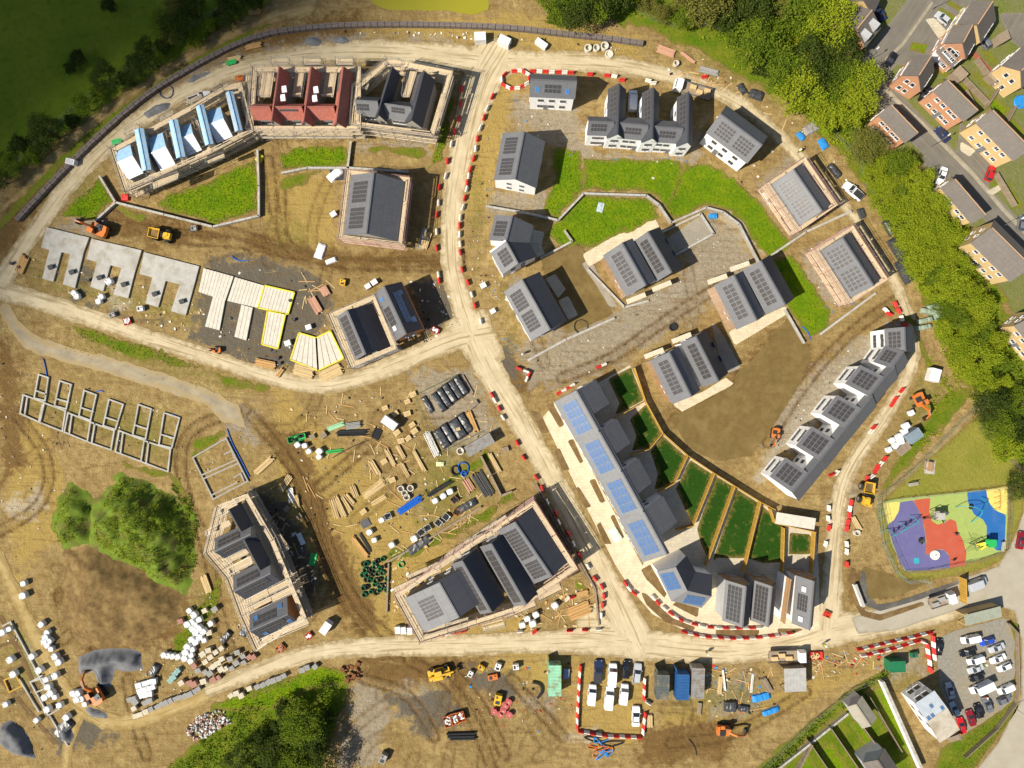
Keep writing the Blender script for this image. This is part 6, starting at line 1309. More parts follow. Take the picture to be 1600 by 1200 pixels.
for a in ((935, 1050, 88, 'pickup', 'navy', 'navy pickup with load bed at the compound edge', G1), (957, 1054, 86, 'van', 'white', 'white van between the navy pickup and black car', G1), (979, 1047, 86, 'hatch', 'black', 'black car parked beside the white van', G1), (996, 1053, 84, 'estate', 'silver', 'silver estate car with roof rails next to barriers', G1), (925, 1085, 84, 'smallvan', 'white', 'white van behind the navy pickup', G1), (952, 1090, 84, 'van', 'white', 'white van standing furthest into the compound row', G1), (975, 1084, 83, 'smallvan', 'white', 'small white van behind the black car', G1), (994, 1120, 88, 'saloon', 'white', 'white saloon alone by the timber pallet', G1),
          (1517, 999, 192, 'van', 'white', 'long white van at the shelter end of the car park', G2), (1544, 1003, 200, 'hatch', 'blue', 'blue hatchback beside the long white van', G2), (1514, 1020, 198, 'estate', 'black', 'black estate behind the long white van', G2), (1559, 1013, 203, 'saloon', 'silver', 'silver saloon by the slatted fence', G2), (1525, 1032, 198, 'smallvan', 'white', 'white van parked between black and silver cars', G2), (1561, 1030, 203, 'saloon', 'white', 'white car by the slatted fence next to the silver saloon', G2), (1526, 1046, 200, 'saloon', 'silver', 'silver car between white van and black car', G2), (1528, 1059, 205, 'hatch', 'black', 'black hatchback beside the box van', G2), (1571, 1043, 205, 'hatch', 'white', 'white hatchback third along the slatted fence', G2), (1533, 1074, 205, 'luton', 'white', 'white box van with tall body in the car park', G2), (1572, 1077, 205, 'smallvan', 'white', 'white van beside the dark grey car at the verge', G2), (1571, 1094, 25, 'hatch', 'grey', 'dark grey car in the car park corner', G2), (1486, 1080, 105, 'saloon', 'silver', 'silver car facing the site office corner', G2), (1493, 1109, 115, 'hatch', 'palegrey', 'pale blue grey car next to the site office', G2), (1504, 1135, 105, 'saloon', 'red', 'bright red car beside the site office', G2), (1519, 1123, 108, 'saloon', 'darkred', 'dark red car next to the bright red car', G2), (1531, 1112, 108, 'hatch', 'black', 'black car between dark red and grey cars', G2), (1545, 1102, 115, 'saloon', 'grey', 'grey car on the verge side next to the black car', G2), (1469, 1012, 85, 'saloon', 'black', 'black car parked outside the barriers', G2),
          (1375, 19, 125, 'saloon', 'navy', 'dark blue car beside the corner house', G3), (1393, 92, 240, 'hatch', 'black', 'black hatchback parked at the street bend', G3), (1447, 145, 62, 'saloon', 'black', 'black car in the drive of the small brick house', G3), (1474, 209, 130, 'saloon', 'navy', 'navy car parked at the kerb of the long brick house', G3), (1473, 274, 250, 'saloon', 'white', 'white car on the drive below the street lamp', G3), (1549, 270, 70, 'hatch', 'red', 'red car on the buff terrace drive', G3), (1474, 27, 140, 'hatch', 'silver', 'silver car between the short front lawns', G3), (1541, 64, 120, 'hatch', 'grey', 'dark car behind the buff terrace', G3), (1598, 348, 80, 'hatch', 'grey', 'dark grey car on the street edge', G3), (1597, 845, 80, 'saloon', 'darkred', 'dark red car by the playground gate', G3),
          (989, 157, 87, 'van', 'white', 'white van between two white terraced houses', None), (1334, 298, 140, 'pickup', 'white', 'white pickup on the track beside scaffolding', None), (1527, 912, 20, 'van', 'silver', 'silver van passing the timber gantry', None), (312, 152, 20, 'pickup', 'white', 'white pickup beside the blue membrane terrace', None)): car(*a)
# flatbed lorries
def lorry(px, py, deg, label, L=6.5, load=TIMBER):
    p = P(px, py, 1); r = thing('flatbed_lorry', (p.x, p.y, .02), label, 'lorry', None, R(deg)); h = L/2; m = paint('white', CARC['white'])
    def pt(nm, b, mt, par=r): o = link(nm, b.mesh(nm, mt, fix=True), par); return o
    b = MB(); b.loft([ring(h, .95, .5, .9, 1.3), ring(h-.1, 1.0, .45, 1.2, 1.6), ring(h-.45, 1.02, .45, 1.3, 2.25, .9), ring(h-1.6, 1.02, .45, 1.3, 2.25, .9)]); c = pt('cab', b, m)
    g_ = MB(); g_.hexa([(h-.10, -.85, 1.45), (h-.05, -.85, 1.45), (h-.05, .85, 1.45), (h-.1, .85, 1.45)], [(h-.42, -.82, 2.15), (h-.37, -.82, 2.15), (h-.37, .82, 2.15), (h-.42, .82, 2.15)]); pt('windscreen', g_, GLASS, c)
    b = MB(); b.box(((-h+h-1.7)/2, 0, .95), (L-1.75, 2.15, .14)); pt('flatbed', b, OLDW)
    b = MB(); b.box(((-h+h-1.7)/2, 0, .7), (L-1.8, .9, .35)); pt('chassis', b, DKMET)
    for sg in (-1, 1): b = MB(); b.box(((-h+h-1.7)/2, sg*1.06, 1.16), (L-1.75, .06, .32)); pt('drop_side', b, STEEL)
    for k in range(3): b = MB(); b.box((-h+1.0+k*1.4, (k % 2-.5)*.6, 1.3), (1.2, .8, .55)); pt('load_pack', b, load)
    for sx in (h-.8, -h+1.1):
        for sy in (-.85, .85): w = WHEELV.copy(); w.transform(Matrix.Translation((sx, sy, .36))); link('wheel', w, r)
lorry(1230, 1025, 2, 'long flatbed lorry stopped on the main site road', 7.2); lorry(1082, 140, 165, 'white flatbed lorry with timber load by the white terrace', 7.5); lorry(1472, 937, 18, 'white flatbed truck with tools near the timber gantry', 5.2, GREYB)
# barriers
def barrier_proto(m):
    b = MB(); sec = lambda x, s: [(x, -.28*s, .03), (x, .28*s, .03), (x, .24*s, .3), (x, .13*s, .42), (x, .10*s, .86), (x, .06*s, .9), (x, -.06*s, .9), (x, -.10*s, .86), (x, -.13*s, .42), (x, -.24*s, .3)]
    b.loft([sec(-.56, .9), sec(-.53, 1), sec(.53, 1), sec(.56, .9)]); f = MB()
    for x in (-.34, .34): f.box((x, 0, .03), (.22, .62, .06)); 
    c = MB(); c.tube((0, 0, .88), (0, 0, .94), .05, 8); c.box((.6, 0, .45), (.08, .1, .5))
    return Proto('traffic_barrier', [('barrier_body', b.mesh('barrier_body', m, fix=True), []), ('foot', f.mesh('foot', m), []), ('filler_cap', c.mesh('filler_cap', m), [])])
BAR = {'r': barrier_proto(REDP), 'w': barrier_proto(WHITEP)}
def bar(px, py, rz, c, where, grp):
    p = P(px, py, .5); BAR[c].put((p.x, p.y, .015), rz, ('red' if c == 'r' else 'white')+' plastic traffic barrier '+where, 'barrier', grp)
def barset(pts, cols, where, grp):
    for i, q in enumerate(pts):
        a = pts[max(0, i-1)]; b = pts[min(len(pts)-1, i+1)]; bar(*q, math.atan2(-(b[1]-a[1]), b[0]-a[0])+random.uniform(-.12, .12), cols[i % len(cols)], where, grp)
def chain(pts, where, grp, step=9.6, start=0, gap=()):
    d = 0; i = start
    for (ax, ay), (bx, by) in zip(pts[:-1], pts[1:]):
        L = math.hypot(bx-ax, by-ay); n = max(1, int(round(L/step))); rz = math.atan2(-(by-ay), bx-ax)
        for k in range(n):
            t = (k+.5)/n
            bar(ax+(bx-ax)*t+random.uniform(-.3, .3), ay+(by-ay)*t+random.uniform(-.3, .3), rz+random.uniform(-.06, .06), 'rw'[i % 2], where, grp); i += 1
barset([(721, 138), (719, 162), (717, 185), (710, 205), (705, 225), (699, 251), (696, 275), (686, 292), (685, 317), (682, 335), (682, 362), (682, 387), (685, 429), (686, 438)], 'rrrrwrwrwrwrwr', 'spaced along the scaffold side of the central road', 'barriers on the scaffold side of the central road')
barset([(769, 150), (761, 169), (756, 183), (750, 200), (746, 216), (743, 232), (740, 247), (735, 264), (732, 275), (730, 285), (729, 295), (726, 309), (723, 324), (719, 340), (718, 352), (718, 366), (719, 381), (719, 394), (722, 421), (731, 441), (737, 460), (742, 477), (751, 502)], 'rwrwrwrrwrwrwwrwwrrrwrw', 'spaced along the white house side of the central road', 'barriers on the white house side of the central road')
barset([(769, 617), (773, 625), (780, 638), (786, 652), (808, 692), (818, 715), (838, 746), (847, 763), (855, 784), (869, 803), (873, 816), (888, 834), (896, 850), (906, 868), (919, 885), (930, 904), (941, 917), (944, 932), (942, 946), (940, 962)], 'rwrwrrrrwrwrwrwrrrrw', 'spaced down the lower central road', 'barriers down the lower central road')
chain([(800, 110), (815, 109), (827, 116), (826, 128), (812, 136), (797, 137), (784, 130), (784, 119), (792, 112)], 'in the ring round the manhole by the junction', 'barriers ringing the manhole', 9)
chain([(828, 110), (897, 113)], 'lined up behind the small white house', 'barriers behind the small white house')
barset([(922, 115), (949, 117), (960, 118), (972, 124), (1013, 125), (1021, 129), (1101, 119)], 'rrwrwwr', 'spaced beside the top track', 'barriers beside the top track')
chain([(975, 908), (986, 924), (996, 931)], 'at the corner of the paved street', 'barriers at the paved corner'); chain([(1065, 987), (1092, 994), (1112, 996), (1150, 998), (1182, 997), (1240, 990)], 'along the kerb of the lower planting beds', 'barriers along the lower kerb', 10)
chain([(1017, 930), (1032, 946), (1044, 956), (1053, 962), (1067, 971), (1080, 975), (1104, 980), (1130, 982), (1160, 982), (1192, 981)], 'on the paving in front of the grey roofs', 'barriers on the curved paving', 11, 1)
chain([(908, 1040), (904, 1088), (902, 1140)], 'on the container side of the car compound', 'barriers of the car compound', 9.4); chain([(903, 1143), (950, 1151), (1003, 1153)], 'along the foot of the car compound', 'barriers at the foot of the compound', 9.4); chain([(1008, 1060), (1007, 1095), (1018, 1102)], 'beside the dark container', 'barriers beside the dark container', 9.4, 1); chain([(1009, 1114), (1005, 1148)], 'by the compound timber pallet', 'barriers by the timber pallet', 9.4)
chain([(1340, 1016), (1400, 1002), (1458, 988)], 'in the outer line beside the public road', 'barriers of the outer walkway line', 9.4); chain([(1345, 1026), (1400, 1013), (1438, 1001), (1449, 1006), (1453, 1030), (1455, 1052)], 'in the inner walkway line by the green container', 'barriers of the inner walkway line', 9.4, 1); chain([(1459, 993), (1461, 1032)], 'beside the parked black car', 'barriers beside the black car', 9.4)
barset([(1331, 785), (1329, 795), (1328, 805), (1326, 816), (1324, 826), (1324, 850), (1324, 862), (1324, 882)], 'rwrrrwwr', 'on the playground side of the lower track', 'barriers on the playground side of the track'); barset([(1296, 794), (1295, 810), (1296, 825), (1291, 850)], 'wwrw', 'beside the raised pale patio', 'barriers beside the raised patio')
barset([(1410, 610), (1400, 624), (1395, 632)], 'rrr', 'behind the stepped white terrace', 'barriers behind the stepped terrace'); barset([(1384, 717), (1377, 725), (1372, 730), (1369, 736), (1363, 745), (1356, 748), (1360, 756)], 'rwrrwrr', 'piled near the site dumper', 'barriers piled near the dumper')
barset([(1400, 475), (1405, 485), (1410, 497), (1415, 507), (1390, 490), (1385, 484)], 'rrwrrw', 'round the hole above the stepped terrace', 'barriers round the terrace hole')
barset([(1300, 742), (1308, 739), (1366, 668), (1362, 674)], 'rwrw', 'stacked beside the narrow track', 'barriers stacked beside the narrow track')
barset([(688, 992), (700, 991), (712, 989), (724, 987)], 'rwrr', 'under the junction scaffold', 'barriers under the junction scaffold'); barset([(894, 934), (887, 936), (836, 988), (812, 987), (890, 986), (914, 985), (935, 984)], 'rwrwrrw', 'left about the loose timber plot', 'barriers about the timber plot')
chain([(870, 616), (885, 608), (898, 600)], 'stacked at the top of the blue panel terrace', 'barriers at the top of the blue panel terrace', 9); chain([(932, 575), (948, 568)], 'lying at the gravel court edge', 'barriers at the gravel court edge'); chain([(1212, 994), (1238, 989)], 'in the pile under the pale grey house', 'barriers under the pale grey house'); chain([(806, 573), (828, 582), (822, 596)], 'round the pallet at the crossroads', 'barriers round the crossroads pallet')
# bulk bags and block packs
def bag_proto(s, m, seed):
    rn = random.Random(seed); b = MB(); rings = []
    for z, k in ((0, .86), (.08, .98), (.35, 1.06), (.65, 1.04), (.82, .98), (.9, .86), (.86, .6)):
        n = 12; rings.append([(s*.5*k*(1.06 if True else 1)*math.copysign(abs(math.cos(t))**.45, math.cos(t))*(1+rn.uniform(-.04, .04)), s*.5*k*math.copysign(abs(math.sin(t))**.45, math.sin(t))*(1+rn.uniform(-.04, .04)), z*s*1.0+(rn.uniform(-.04, .04) if z > .7 else 0)) for t in [2*math.pi*(i+.5)/n for i in range(n)]])
    b.loft(rings); h = MB()
    for sx in (-1, 1):
        for sy in (-1, 1): h.path([(sx*s*.42, sy*s*.42, s*.8), (sx*s*.44, sy*s*.40, s*1.02), (sx*s*.30, sy*s*.30, s*1.06), (sx*s*.28, sy*s*.30, s*.85)], .03, 4)
    return Proto('bulk_bag', [('sack', b.mesh('sack', m, sm=True, fix=True), []), ('lifting_loop', h.mesh('lifting_loop', m), [])])
BAGS = [bag_proto(1.15, BAG, i) for i in range(4)]
def bags(pts, where, grp, off=(0, 0), k=1):
    for x, y in pts:
        p = P(x/k+off[0], y/k+off[1], .6); random.choice(BAGS).put((p.x, p.y, 0), random.uniform(-.3, .3)+.5, 'white woven bulk bag '+where, 'bulk bag', grp, (random.uniform(.85, 1.1),)*3)
o41 = (0, 900)
bags([(150, 45), (150, 120), (297, 352), (290, 380), (283, 408), (312, 405), (298, 432), (322, 455), (348, 500), (372, 535)], 'in the line beside the dirt track', 'bags beside the dirt track', o41, 4)
bags([(250, 585), (292, 645), (305, 690), (322, 728), (345, 755), (375, 805), (285, 755), (300, 830)], 'by the stepped foundation walls', 'bags by the stepped foundations', o41, 4)
bags([(462, 730), (490, 730), (485, 768), (512, 765), (532, 800)], 'beside the orange digger at the stone heap', 'bags beside the digger', o41, 4)
bags([(1185, 215), (1217, 240), (1248, 270), (1175, 300), (1200, 285), (1222, 305), (1205, 328), (1248, 325), (1225, 352), (1275, 345), (1320, 295), (1252, 380), (1200, 395), (1278, 400), (1225, 412), (1175, 440), (1205, 458), (1165, 475), (1197, 492), (1157, 512), (1195, 530), (1028, 492), (1053, 497), (1082, 500), (1115, 503)], 'in the bag store below the slate trio terrace', 'bags in the bag store', o41, 4)
bags([(895, 180), (860, 262), (850, 300), (815, 330), (775, 352), (825, 358), (795, 385), (755, 410)], 'in the row on the playground side track', 'bags in the playground side row', (1200, 600), 4)
bags([(65, 305), (95, 265), (130, 295), (150, 240), (268, 182)], 'under the junction scaffold corner', 'bags under the junction scaffold', (800, 900), 4)
bags([(260, 380), (305, 385), (330, 420), (398, 420), (395, 455)], 'by the green skip in the yard', 'bags by the green skip', (400, 600), 4); bags([(1120, 730), (1170, 700), (1213, 672), (785, 850), (710, 925), (740, 975), (990, 965), (850, 1005)], 'scattered round the blue pipe bundle', 'bags round the blue pipes', (400, 600), 4)
bags([(60, 330), (70, 520), (90, 610), (40, 800), (230, 900), (420, 880), (350, 620), (262, 300), (20, 350), (205, 500)], 'standing alone about the dirt track corner', 'bags about the track corner', o41, 4)
bags([(685, 560), (635, 655), (618, 683), (465, 632), (482, 652)], 'between the concrete slabs', 'bags between the slabs', (0, 300), 4)
def pack_proto(m, l=1.15, w=1.0, h=.9):
    b = MB(); rn = random.Random(2); n = 4; k = 3
    for j in range(3):
        for i in range(n):
            for q in range(k): b.box((-l/2+l*(i+.5)/n, -w/2+w*(q+.5)/k, .14+(h-.14)*(j+.5)/3), (l/n*.94, w/k*.94, (h-.14)/3*.93))
    p = MB()
    for i in range(5): p.box((0, -w/2+w*(i+.5)/5, .115), (l, w/5*.7, .025))
    for x in (-.45, 0, .45): p.box((x*l, 0, .05), (.1, w, .1))
    return Proto('block_pack', [('blocks', b.mesh('blocks', m), []), ('pallet', p.mesh('pallet', OLDW), [])])
PK = {'cream': pack_proto(CREAMB), 'grey': pack_proto(GREYB), 'red': pack_proto(REDB), 'white': pack_proto(BAG), 'teal': pack_proto(mk('teal_wrap', (.22, .38, .36), (.18, .32, .30), 3, .6)), 'timber': pack_proto(TIMBER, 1.3, 1.0, .5), 'brown': pack_proto(OLDW, 1.2, 1.0, .6)}
def packs(pts, c, where, grp, off=(0, 0), k=1, rz=.5):
    for x, y in pts:
        p = P(x/k+off[0], y/k+off[1], .5); PK[c].put((p.x, p.y, .0), rz+random.uniform(-.25, .25), {'cream': 'cream block pack', 'grey': 'grey block pack', 'red': 'reddish brick pack', 'white': 'white wrapped block pack', 'teal': 'teal wrapped pack', 'timber': 'timber pallet stack', 'brown': 'brown timber pallet'}[c]+' '+where, 'pallet', grp, (random.uniform(.85, 1.05),)*3)
packs([(1270, 485), (1305, 462), (1350, 475), (1385, 450), (1318, 505), (1285, 535), (1390, 515), (1365, 542), (1340, 558), (1310, 352), (1410, 578), (1385, 580), (1325, 572), (1280, 215)], 'cream', 'in the block store below the slate trio terrace', 'cream packs of the block store', o41, 4)
packs([(1440, 515), (1485, 475), (1520, 500), (1525, 540), (1480, 540), (1450, 575), (1240, 590), (1285, 600), (1315, 605), (1345, 205)], 'grey', 'in the block store below the slate trio terrace', 'grey packs of the block store', o41, 4)
packs([(1190, 665), (1215, 672), (1365, 635), (1335, 645), (1130, 280), (1215, 560), (1560, 505), (1585, 505)], 'red', 'at the edge of the block store', 'reddish packs of the block store', o41, 4)
packs([(870, 680), (892, 673), (916, 667), (940, 660), (962, 655), (880, 715), (905, 707), (933, 699), (957, 692), (890, 744), (915, 738), (937, 732)], 'white', 'in three rows by the dirt track bend', 'white packs in three rows', o41, 4, .25)
packs([(1097, 608), (1112, 592), (1070, 648), (1086, 630)], 'teal', 'between the block store and the track', 'teal packs by the track', o41, 4)
packs([(945, 830), (985, 815), (1010, 800), (1037, 790), (1065, 778), (1095, 768), (1122, 757), (1155, 748), (1190, 735), (1215, 720), (1240, 705)], 'grey', 'in the single line along the track', 'grey packs lining the track', o41, 4, .5); packs([(850, 872), (880, 862), (915, 845), (840, 825), (1135, 665), (1275, 655)], 'cream', 'at the bend end of the pack line', 'cream packs at the bend', o41, 4)
packs([(812, 770), (838, 765), (850, 785), (910, 790), (940, 775)], 'grey', 'loose beside the white rows', 'loose grey packs', o41, 4)
packs([(10, 690), (45, 678), (80, 660), (110, 650), (145, 638), (175, 622), (290, 585), (320, 570), (370, 565)], 'grey', 'along the verge below the site road', 'grey packs along the lower verge', (400, 900), 4); packs([(1480, 730), (1510, 745), (1445, 745), (1560, 700)], 'cream', 'on the verge near the rubble heap', 'cream packs near the rubble', o41, 4)
packs([(945, 185), (880, 305), (905, 355), (950, 340), (870, 185), (805, 150), (945, 110), (980, 65), (990, 295), (975, 255), (800, 485), (670, 800), (850, 600)], 'timber', 'in the middle of the materials yard', 'timber pallets of the materials yard', (400, 600), 4)
packs([(190, 780), (270, 830), (350, 330), (420, 320), (1370, 120), (1345, 140), (1560, 410)], 'brown', 'about the materials yard', 'brown pallets about the yard', (400, 600), 4)
packs([(700, 590), (740, 565), (560, 960)], 'white', 'at the slab end of the brick pair', 'white packs by the brick pair', (400, 300), 4); packs([(485, 140), (1420, 585), (1480, 745), (330, 845), (200, 945)], 'white', 'left alone on bare earth', 'lone white packs', (400, 300), 4)
# =============== containers, stacks, pipes ===============
def container(px, py, deg, L, w, h, m, label, doors=False, roof=None, name='shipping_container'):
    p = P(px, py, h); r = thing(name, (p.x, p.y, 0), label, 'container', None, R(deg)); b = MB(); n = int(L/.28)
    b.box((0, 0, h/2), (L-.06, w-.06, h-.1)); k = link('box', b.mesh('box', m), r)
    c = MB()
    for i in range(n): c.box((-L/2+L*(i+.5)/n, 0, h-.02), (L/n*.5, w-.16, .05))
    for sg in (-1, 1):
        for i in range(n): c.box((-L/2+L*(i+.5)/n, sg*(w/2-.03), h/2), (L/n*.5, .05, h-.3))
    link('corrugation', c.mesh('corrugation', roof or m), r); e = MB()
    for sx in (-1, 1):
        for sy in (-1, 1): e.box((sx*(L/2-.06), sy*(w/2-.06), h/2), (.12, .12, h))
    for z in (.08, h-.05):
        for sy in (-1, 1): e.box((0, sy*(w/2-.05), z), (L-.24, .1, .12))
        for sx in (-1, 1): e.box((sx*(L/2-.05), 0, z), (.1, w-.24, .12))
    link('frame', e.mesh('frame', m), r)
    for sy in (-1, 1):
        d = MB(); d.box((L/2-.01, sy*w*.235, h/2), (.05, w*.44, h-.35)); o = link('door', d.mesh('door', m), r); q = MB(); q.tube((L/2+.04, sy*w*.1, .3), (L/2+.04, sy*w*.1, h-.3), .02, 5); link('lock_rod', q.mesh('lock_rod', STEEL), o)
    if doors: d = MB(); d.box((L/2+.5, w/2-.05, h/2), (1.1, .06, h-.3), .25); link('open_door', d.mesh('open_door', m), r)
    return r
container(867, 1064, 90, 5.9, 2.45, 2.5, MINT, 'mint green container with rust lines beside the compound', True); container(1036, 1074, 88, 4.7, 2.4, 2.6, DKGRC, 'dark grey green container with a tan stain on its roof', True); container(1067, 1074, 88, 4.9, 2.45, 2.6, BLUEC, 'blue container with an open door', True); container(1091, 1068, 88, 5.8, 2.4, 2.6, GREYC, 'grey corrugated container beside the blue one')
container(749, 695, 30, 5.6, 2.1, 2.4, GREYC, 'silver roofed container with two rust patches in the yard'); container(1403, 1042, 2, 3.0, 2.1, 2.2, GREEND, 'dark green container on the rough grass')
container(1430, 681, 35, 2.9, 2.0, 2.0, mk('blue_grey_lid', (.22, .28, .32), (.18, .23, .27), 1, .6), 'grey blue lidded container beside the white bags'); container(1413, 701, 40, 2.6, 1.6, .9, OLDW, 'open brown skip beside the white bags', name='skip')
container(608, 661, -35, 3.0, 1.6, 2.1, FRAMEW, 'white storage cabin in the materials yard'); container(750, 56, 2, 2.2, 1.6, 1.8, FRAMEW, 'white cabin below the pond', name='site_cabin'); container(788, 62, -25, 2.3, 1.5, 1.8, FRAMEW, 'white cabin beside the gabion wall', name='site_cabin'); container(846, 67, -35, 2.4, 1.1, 1.0, FRAMEW, 'white box lying beside the gabion wall', name='storage_box'); container(109, 252, -12, 1.7, 1.1, 1.2, FRAMEW, 'white box alone beside the shaded road', name='storage_box'); container(1462, 586, 75, 2.5, 1.9, 1.6, FRAMEW, 'white cabin by the pipe strips', name='site_cabin')
container(508, 982, 55, 2.4, 1.5, 1.8, FRAMEW, 'white tall box by the lower scaffold corner', name='storage_box')
for i, x in enumerate((621, 630, 640)): container(x, 985+i*.7, 95, 1.35, 1.0, 1.0, FRAMEW, ('white crate at the outer end of three', 'white crate in the middle of three', 'white crate under the scaffold end of three')[i], name='crate')
def skip(px, py, deg, m, label, L=2.6, w=1.4, h=1.0, fill=None):
    p = P(px, py, h); r = thing('skip', (p.x, p.y, 0), label, 'skip', None, R(deg)); b = MB(); k = .78
    o = [(-L/2, -w/2), (L/2, -w/2), (L/2, w/2), (-L/2, w/2)]; i_ = [(x*.94, y*.9) for x, y in o]
    lo = [(x*k, y*k, .05) for x, y in o]; hi = [(x, y, h) for x, y in o]; hi2 = [(x, y, h) for x, y in i_]; l2 = [(x*k*.94, y*k*.9, .12) for x, y in o]
    for a in range(4):
        c = (a+1) % 4; b.face([lo[a], lo[c], hi[c], hi[a]]); b.face([hi[a], hi[c], hi2[c], hi2[a]]); b.face([hi2[c], hi2[a], l2[a], l2[c]])
    b.face(lo[::-1]); b.face(l2); link('skip_body', b.mesh('skip_body', m), r); f = MB(); rn = random.Random(int(px))
    for q in range(16): f.box((rn.uniform(-.36, .36)*L, rn.uniform(-.3, .3)*w, rn.uniform(.3, h*.9)), (rn.uniform(.2, .7), rn.uniform(.1, .35), rn.uniform(.1, .3)), rn.uniform(0, 3))
    link('rubbish', f.mesh('rubbish', fill or BAG), r)['kind'] = 'stuff'; rim = MB()
    for sy in (-1, 1): rim.box((0, sy*w/2, h-.04), (L, .07, .08))
    link('rim', rim.mesh('rim', m), r)
skip(463, 685, 15, GREENP, 'bright green open skip at the yard edge', 3.6, 1.2, .9, RUBBER); skip(700, 1128, 15, ORANGE, 'orange skip furthest from the telehandler tracks, scrap inside', 1.6, 2.2); skip(710, 1124, 15, ORANGE, 'orange skip in the middle of three full of scrap', 1.5, 2.2, .9, BAG); skip(720, 1121, 15, ORANGE, 'orange skip nearest the pink cable reels', 1.5, 2.0); skip(198, 502, 20, REDP, 'red tray skip of white offcuts by the slabs', 1.4, 1.3, .5); skip(482, 994, 40, REDP, 'red tray of scraps below the slate trio scaffold', 1.3, 1.1, .5); skip(438, 1013, 45, ORANGE, 'orange tray of bricks below the slate trio scaffold', 1.6, 1.3, .5, REDB); skip(680, 516, -30, REDP, 'red waste tray beside the brick house', 1.6, 1.0, .6); skip(1293, 960, -25, ORANGE, 'orange tray beside the pale grey house', 1.5, 1.1, .5, REDP); skip(374, 122, 10, ORANGE, 'orange tray beside the top scaffold', 1.4, 1.0, .6, ORANGE); skip(1275, 1025, 3, REDP, 'red edged pallet tray behind the lorry', 2.6, 1.5, .5, TIMBER)
def stack(px, py, deg, L, n, rows, m, label, r_=.06, spread=.0, grp=None, name='timber_stack', cat='timber', square=True, z0=.08):
    p = P(px, py, .2); r = thing(name, (p.x, p.y, 0), label, cat, grp, R(deg)); rn = random.Random(int(px*7+py)); k = 0
    bear = MB()
    for x in (-L*.3, L*.3): bear.box((x, 0, z0/2-.01), (.1, n*r_*2.1+.1, z0))
    link('bearer', bear.mesh('bearer', OLDW), r); mm = {}
    for j in range(rows):
        for i in range(n):
            y = (i-(n-1)/2)*r_*2.15+rn.uniform(-1, 1)*spread; z = z0+r_+j*r_*2.0; a = rn.uniform(-1, 1)*spread*.25; l = L*rn.uniform(.82, 1.0); dx = rn.uniform(-.1, .1)*L*.5
            key = round(l, 1)
            if key not in mm:
                b = MB(); (b.box((0, 0, 0), (key, r_*2*.95, r_*2*.9)) if square else b.tube((-key/2, 0, 0), (key/2, 0, 0), r_, 8)); mm[key] = b.mesh('plank' if square else 'pipe', m)
            link('plank' if square else 'pipe', mm[key], r, (dx, y, z+(0.01*k % .05 if spread else 0)), (0, 0, a)); k += 1
    return r
o32 = (400, 600); T = lambda x, y, o=o32: (x/4+o[0], y/4+o[1])
YS = [((740, 525), -60, 3.4, 6, 'fanned timber lengths nearest the tyre tracks'), ((840, 460), -62, 4.0, 5, 'timber lengths beside the single pale sheet'), ((905, 425), -60, 3.0, 5, 'short timber bundle by the pallets'), ((1020, 480), -62, 4.8, 5, 'long timber bundle beside the grey pipe stack'), ((930, 535), -63, 3.2, 4, 'thin timber bundle below the pallets'), ((490, 780), -72, 4.0, 5, 'loose timber lengths beside the tyre tracks fan'), ((525, 765), -65, 4.6, 6, 'loose timber lengths in the middle of the fan'), ((565, 750), -58, 3.6, 4, 'loose timber lengths at the weed end of the fan'), ((585, 720), -50, 2.6, 4, 'short timber pile beside the fan'), ((615, 670), -68, 2.6, 6, 'neat short timber pile above the fan'), ((740, 655), 38, 5.2, 8, 'long fanned timber pile above the green weeds'), ((765, 725), 32, 3.2, 5, 'short timber pile by the weeds'), ((185, 620), 55, 3.8, 7, 'loose timber heap beside the slate trio scaffold shadow')]
for (x, y), d, L, n, lab in YS: stack(*T(x, y), d, L, n, 2, TIMBER, lab, .075, .12, 'timber piles in the yard')
for (x, y), d, L, n, m, lab in (((650, 1020), -52, 5.0, 5, TIMB_O, 'orange timber strips beside the black strips'), ((50, 510), 42, 4.6, 6, TIMBER, 'long clean timber pack at the scaffold end of the yard'), ((1350, 235), -68, 4.6, 6, TIMB_O, 'orange timber pack beside the black sheeted piles'), ((1490, 490), -60, 4.4, 4, TIMBER, 'timber lengths against the old timber wall'), ((220, 695), -82, 3.0, 6, WHITEP, 'white pipe crate in the scaffold shadow'), ((255, 728), -80, 2.6, 5, TIMBER, 'timber crate beside the white pipe crate'), ((1040, 985), -52, 3.2, 3, TIMBER, 'three timber poles across the timber rail')): stack(*T(x, y), d, L, n, 2, m, lab, .085, .03, 'timber packs in the yard')
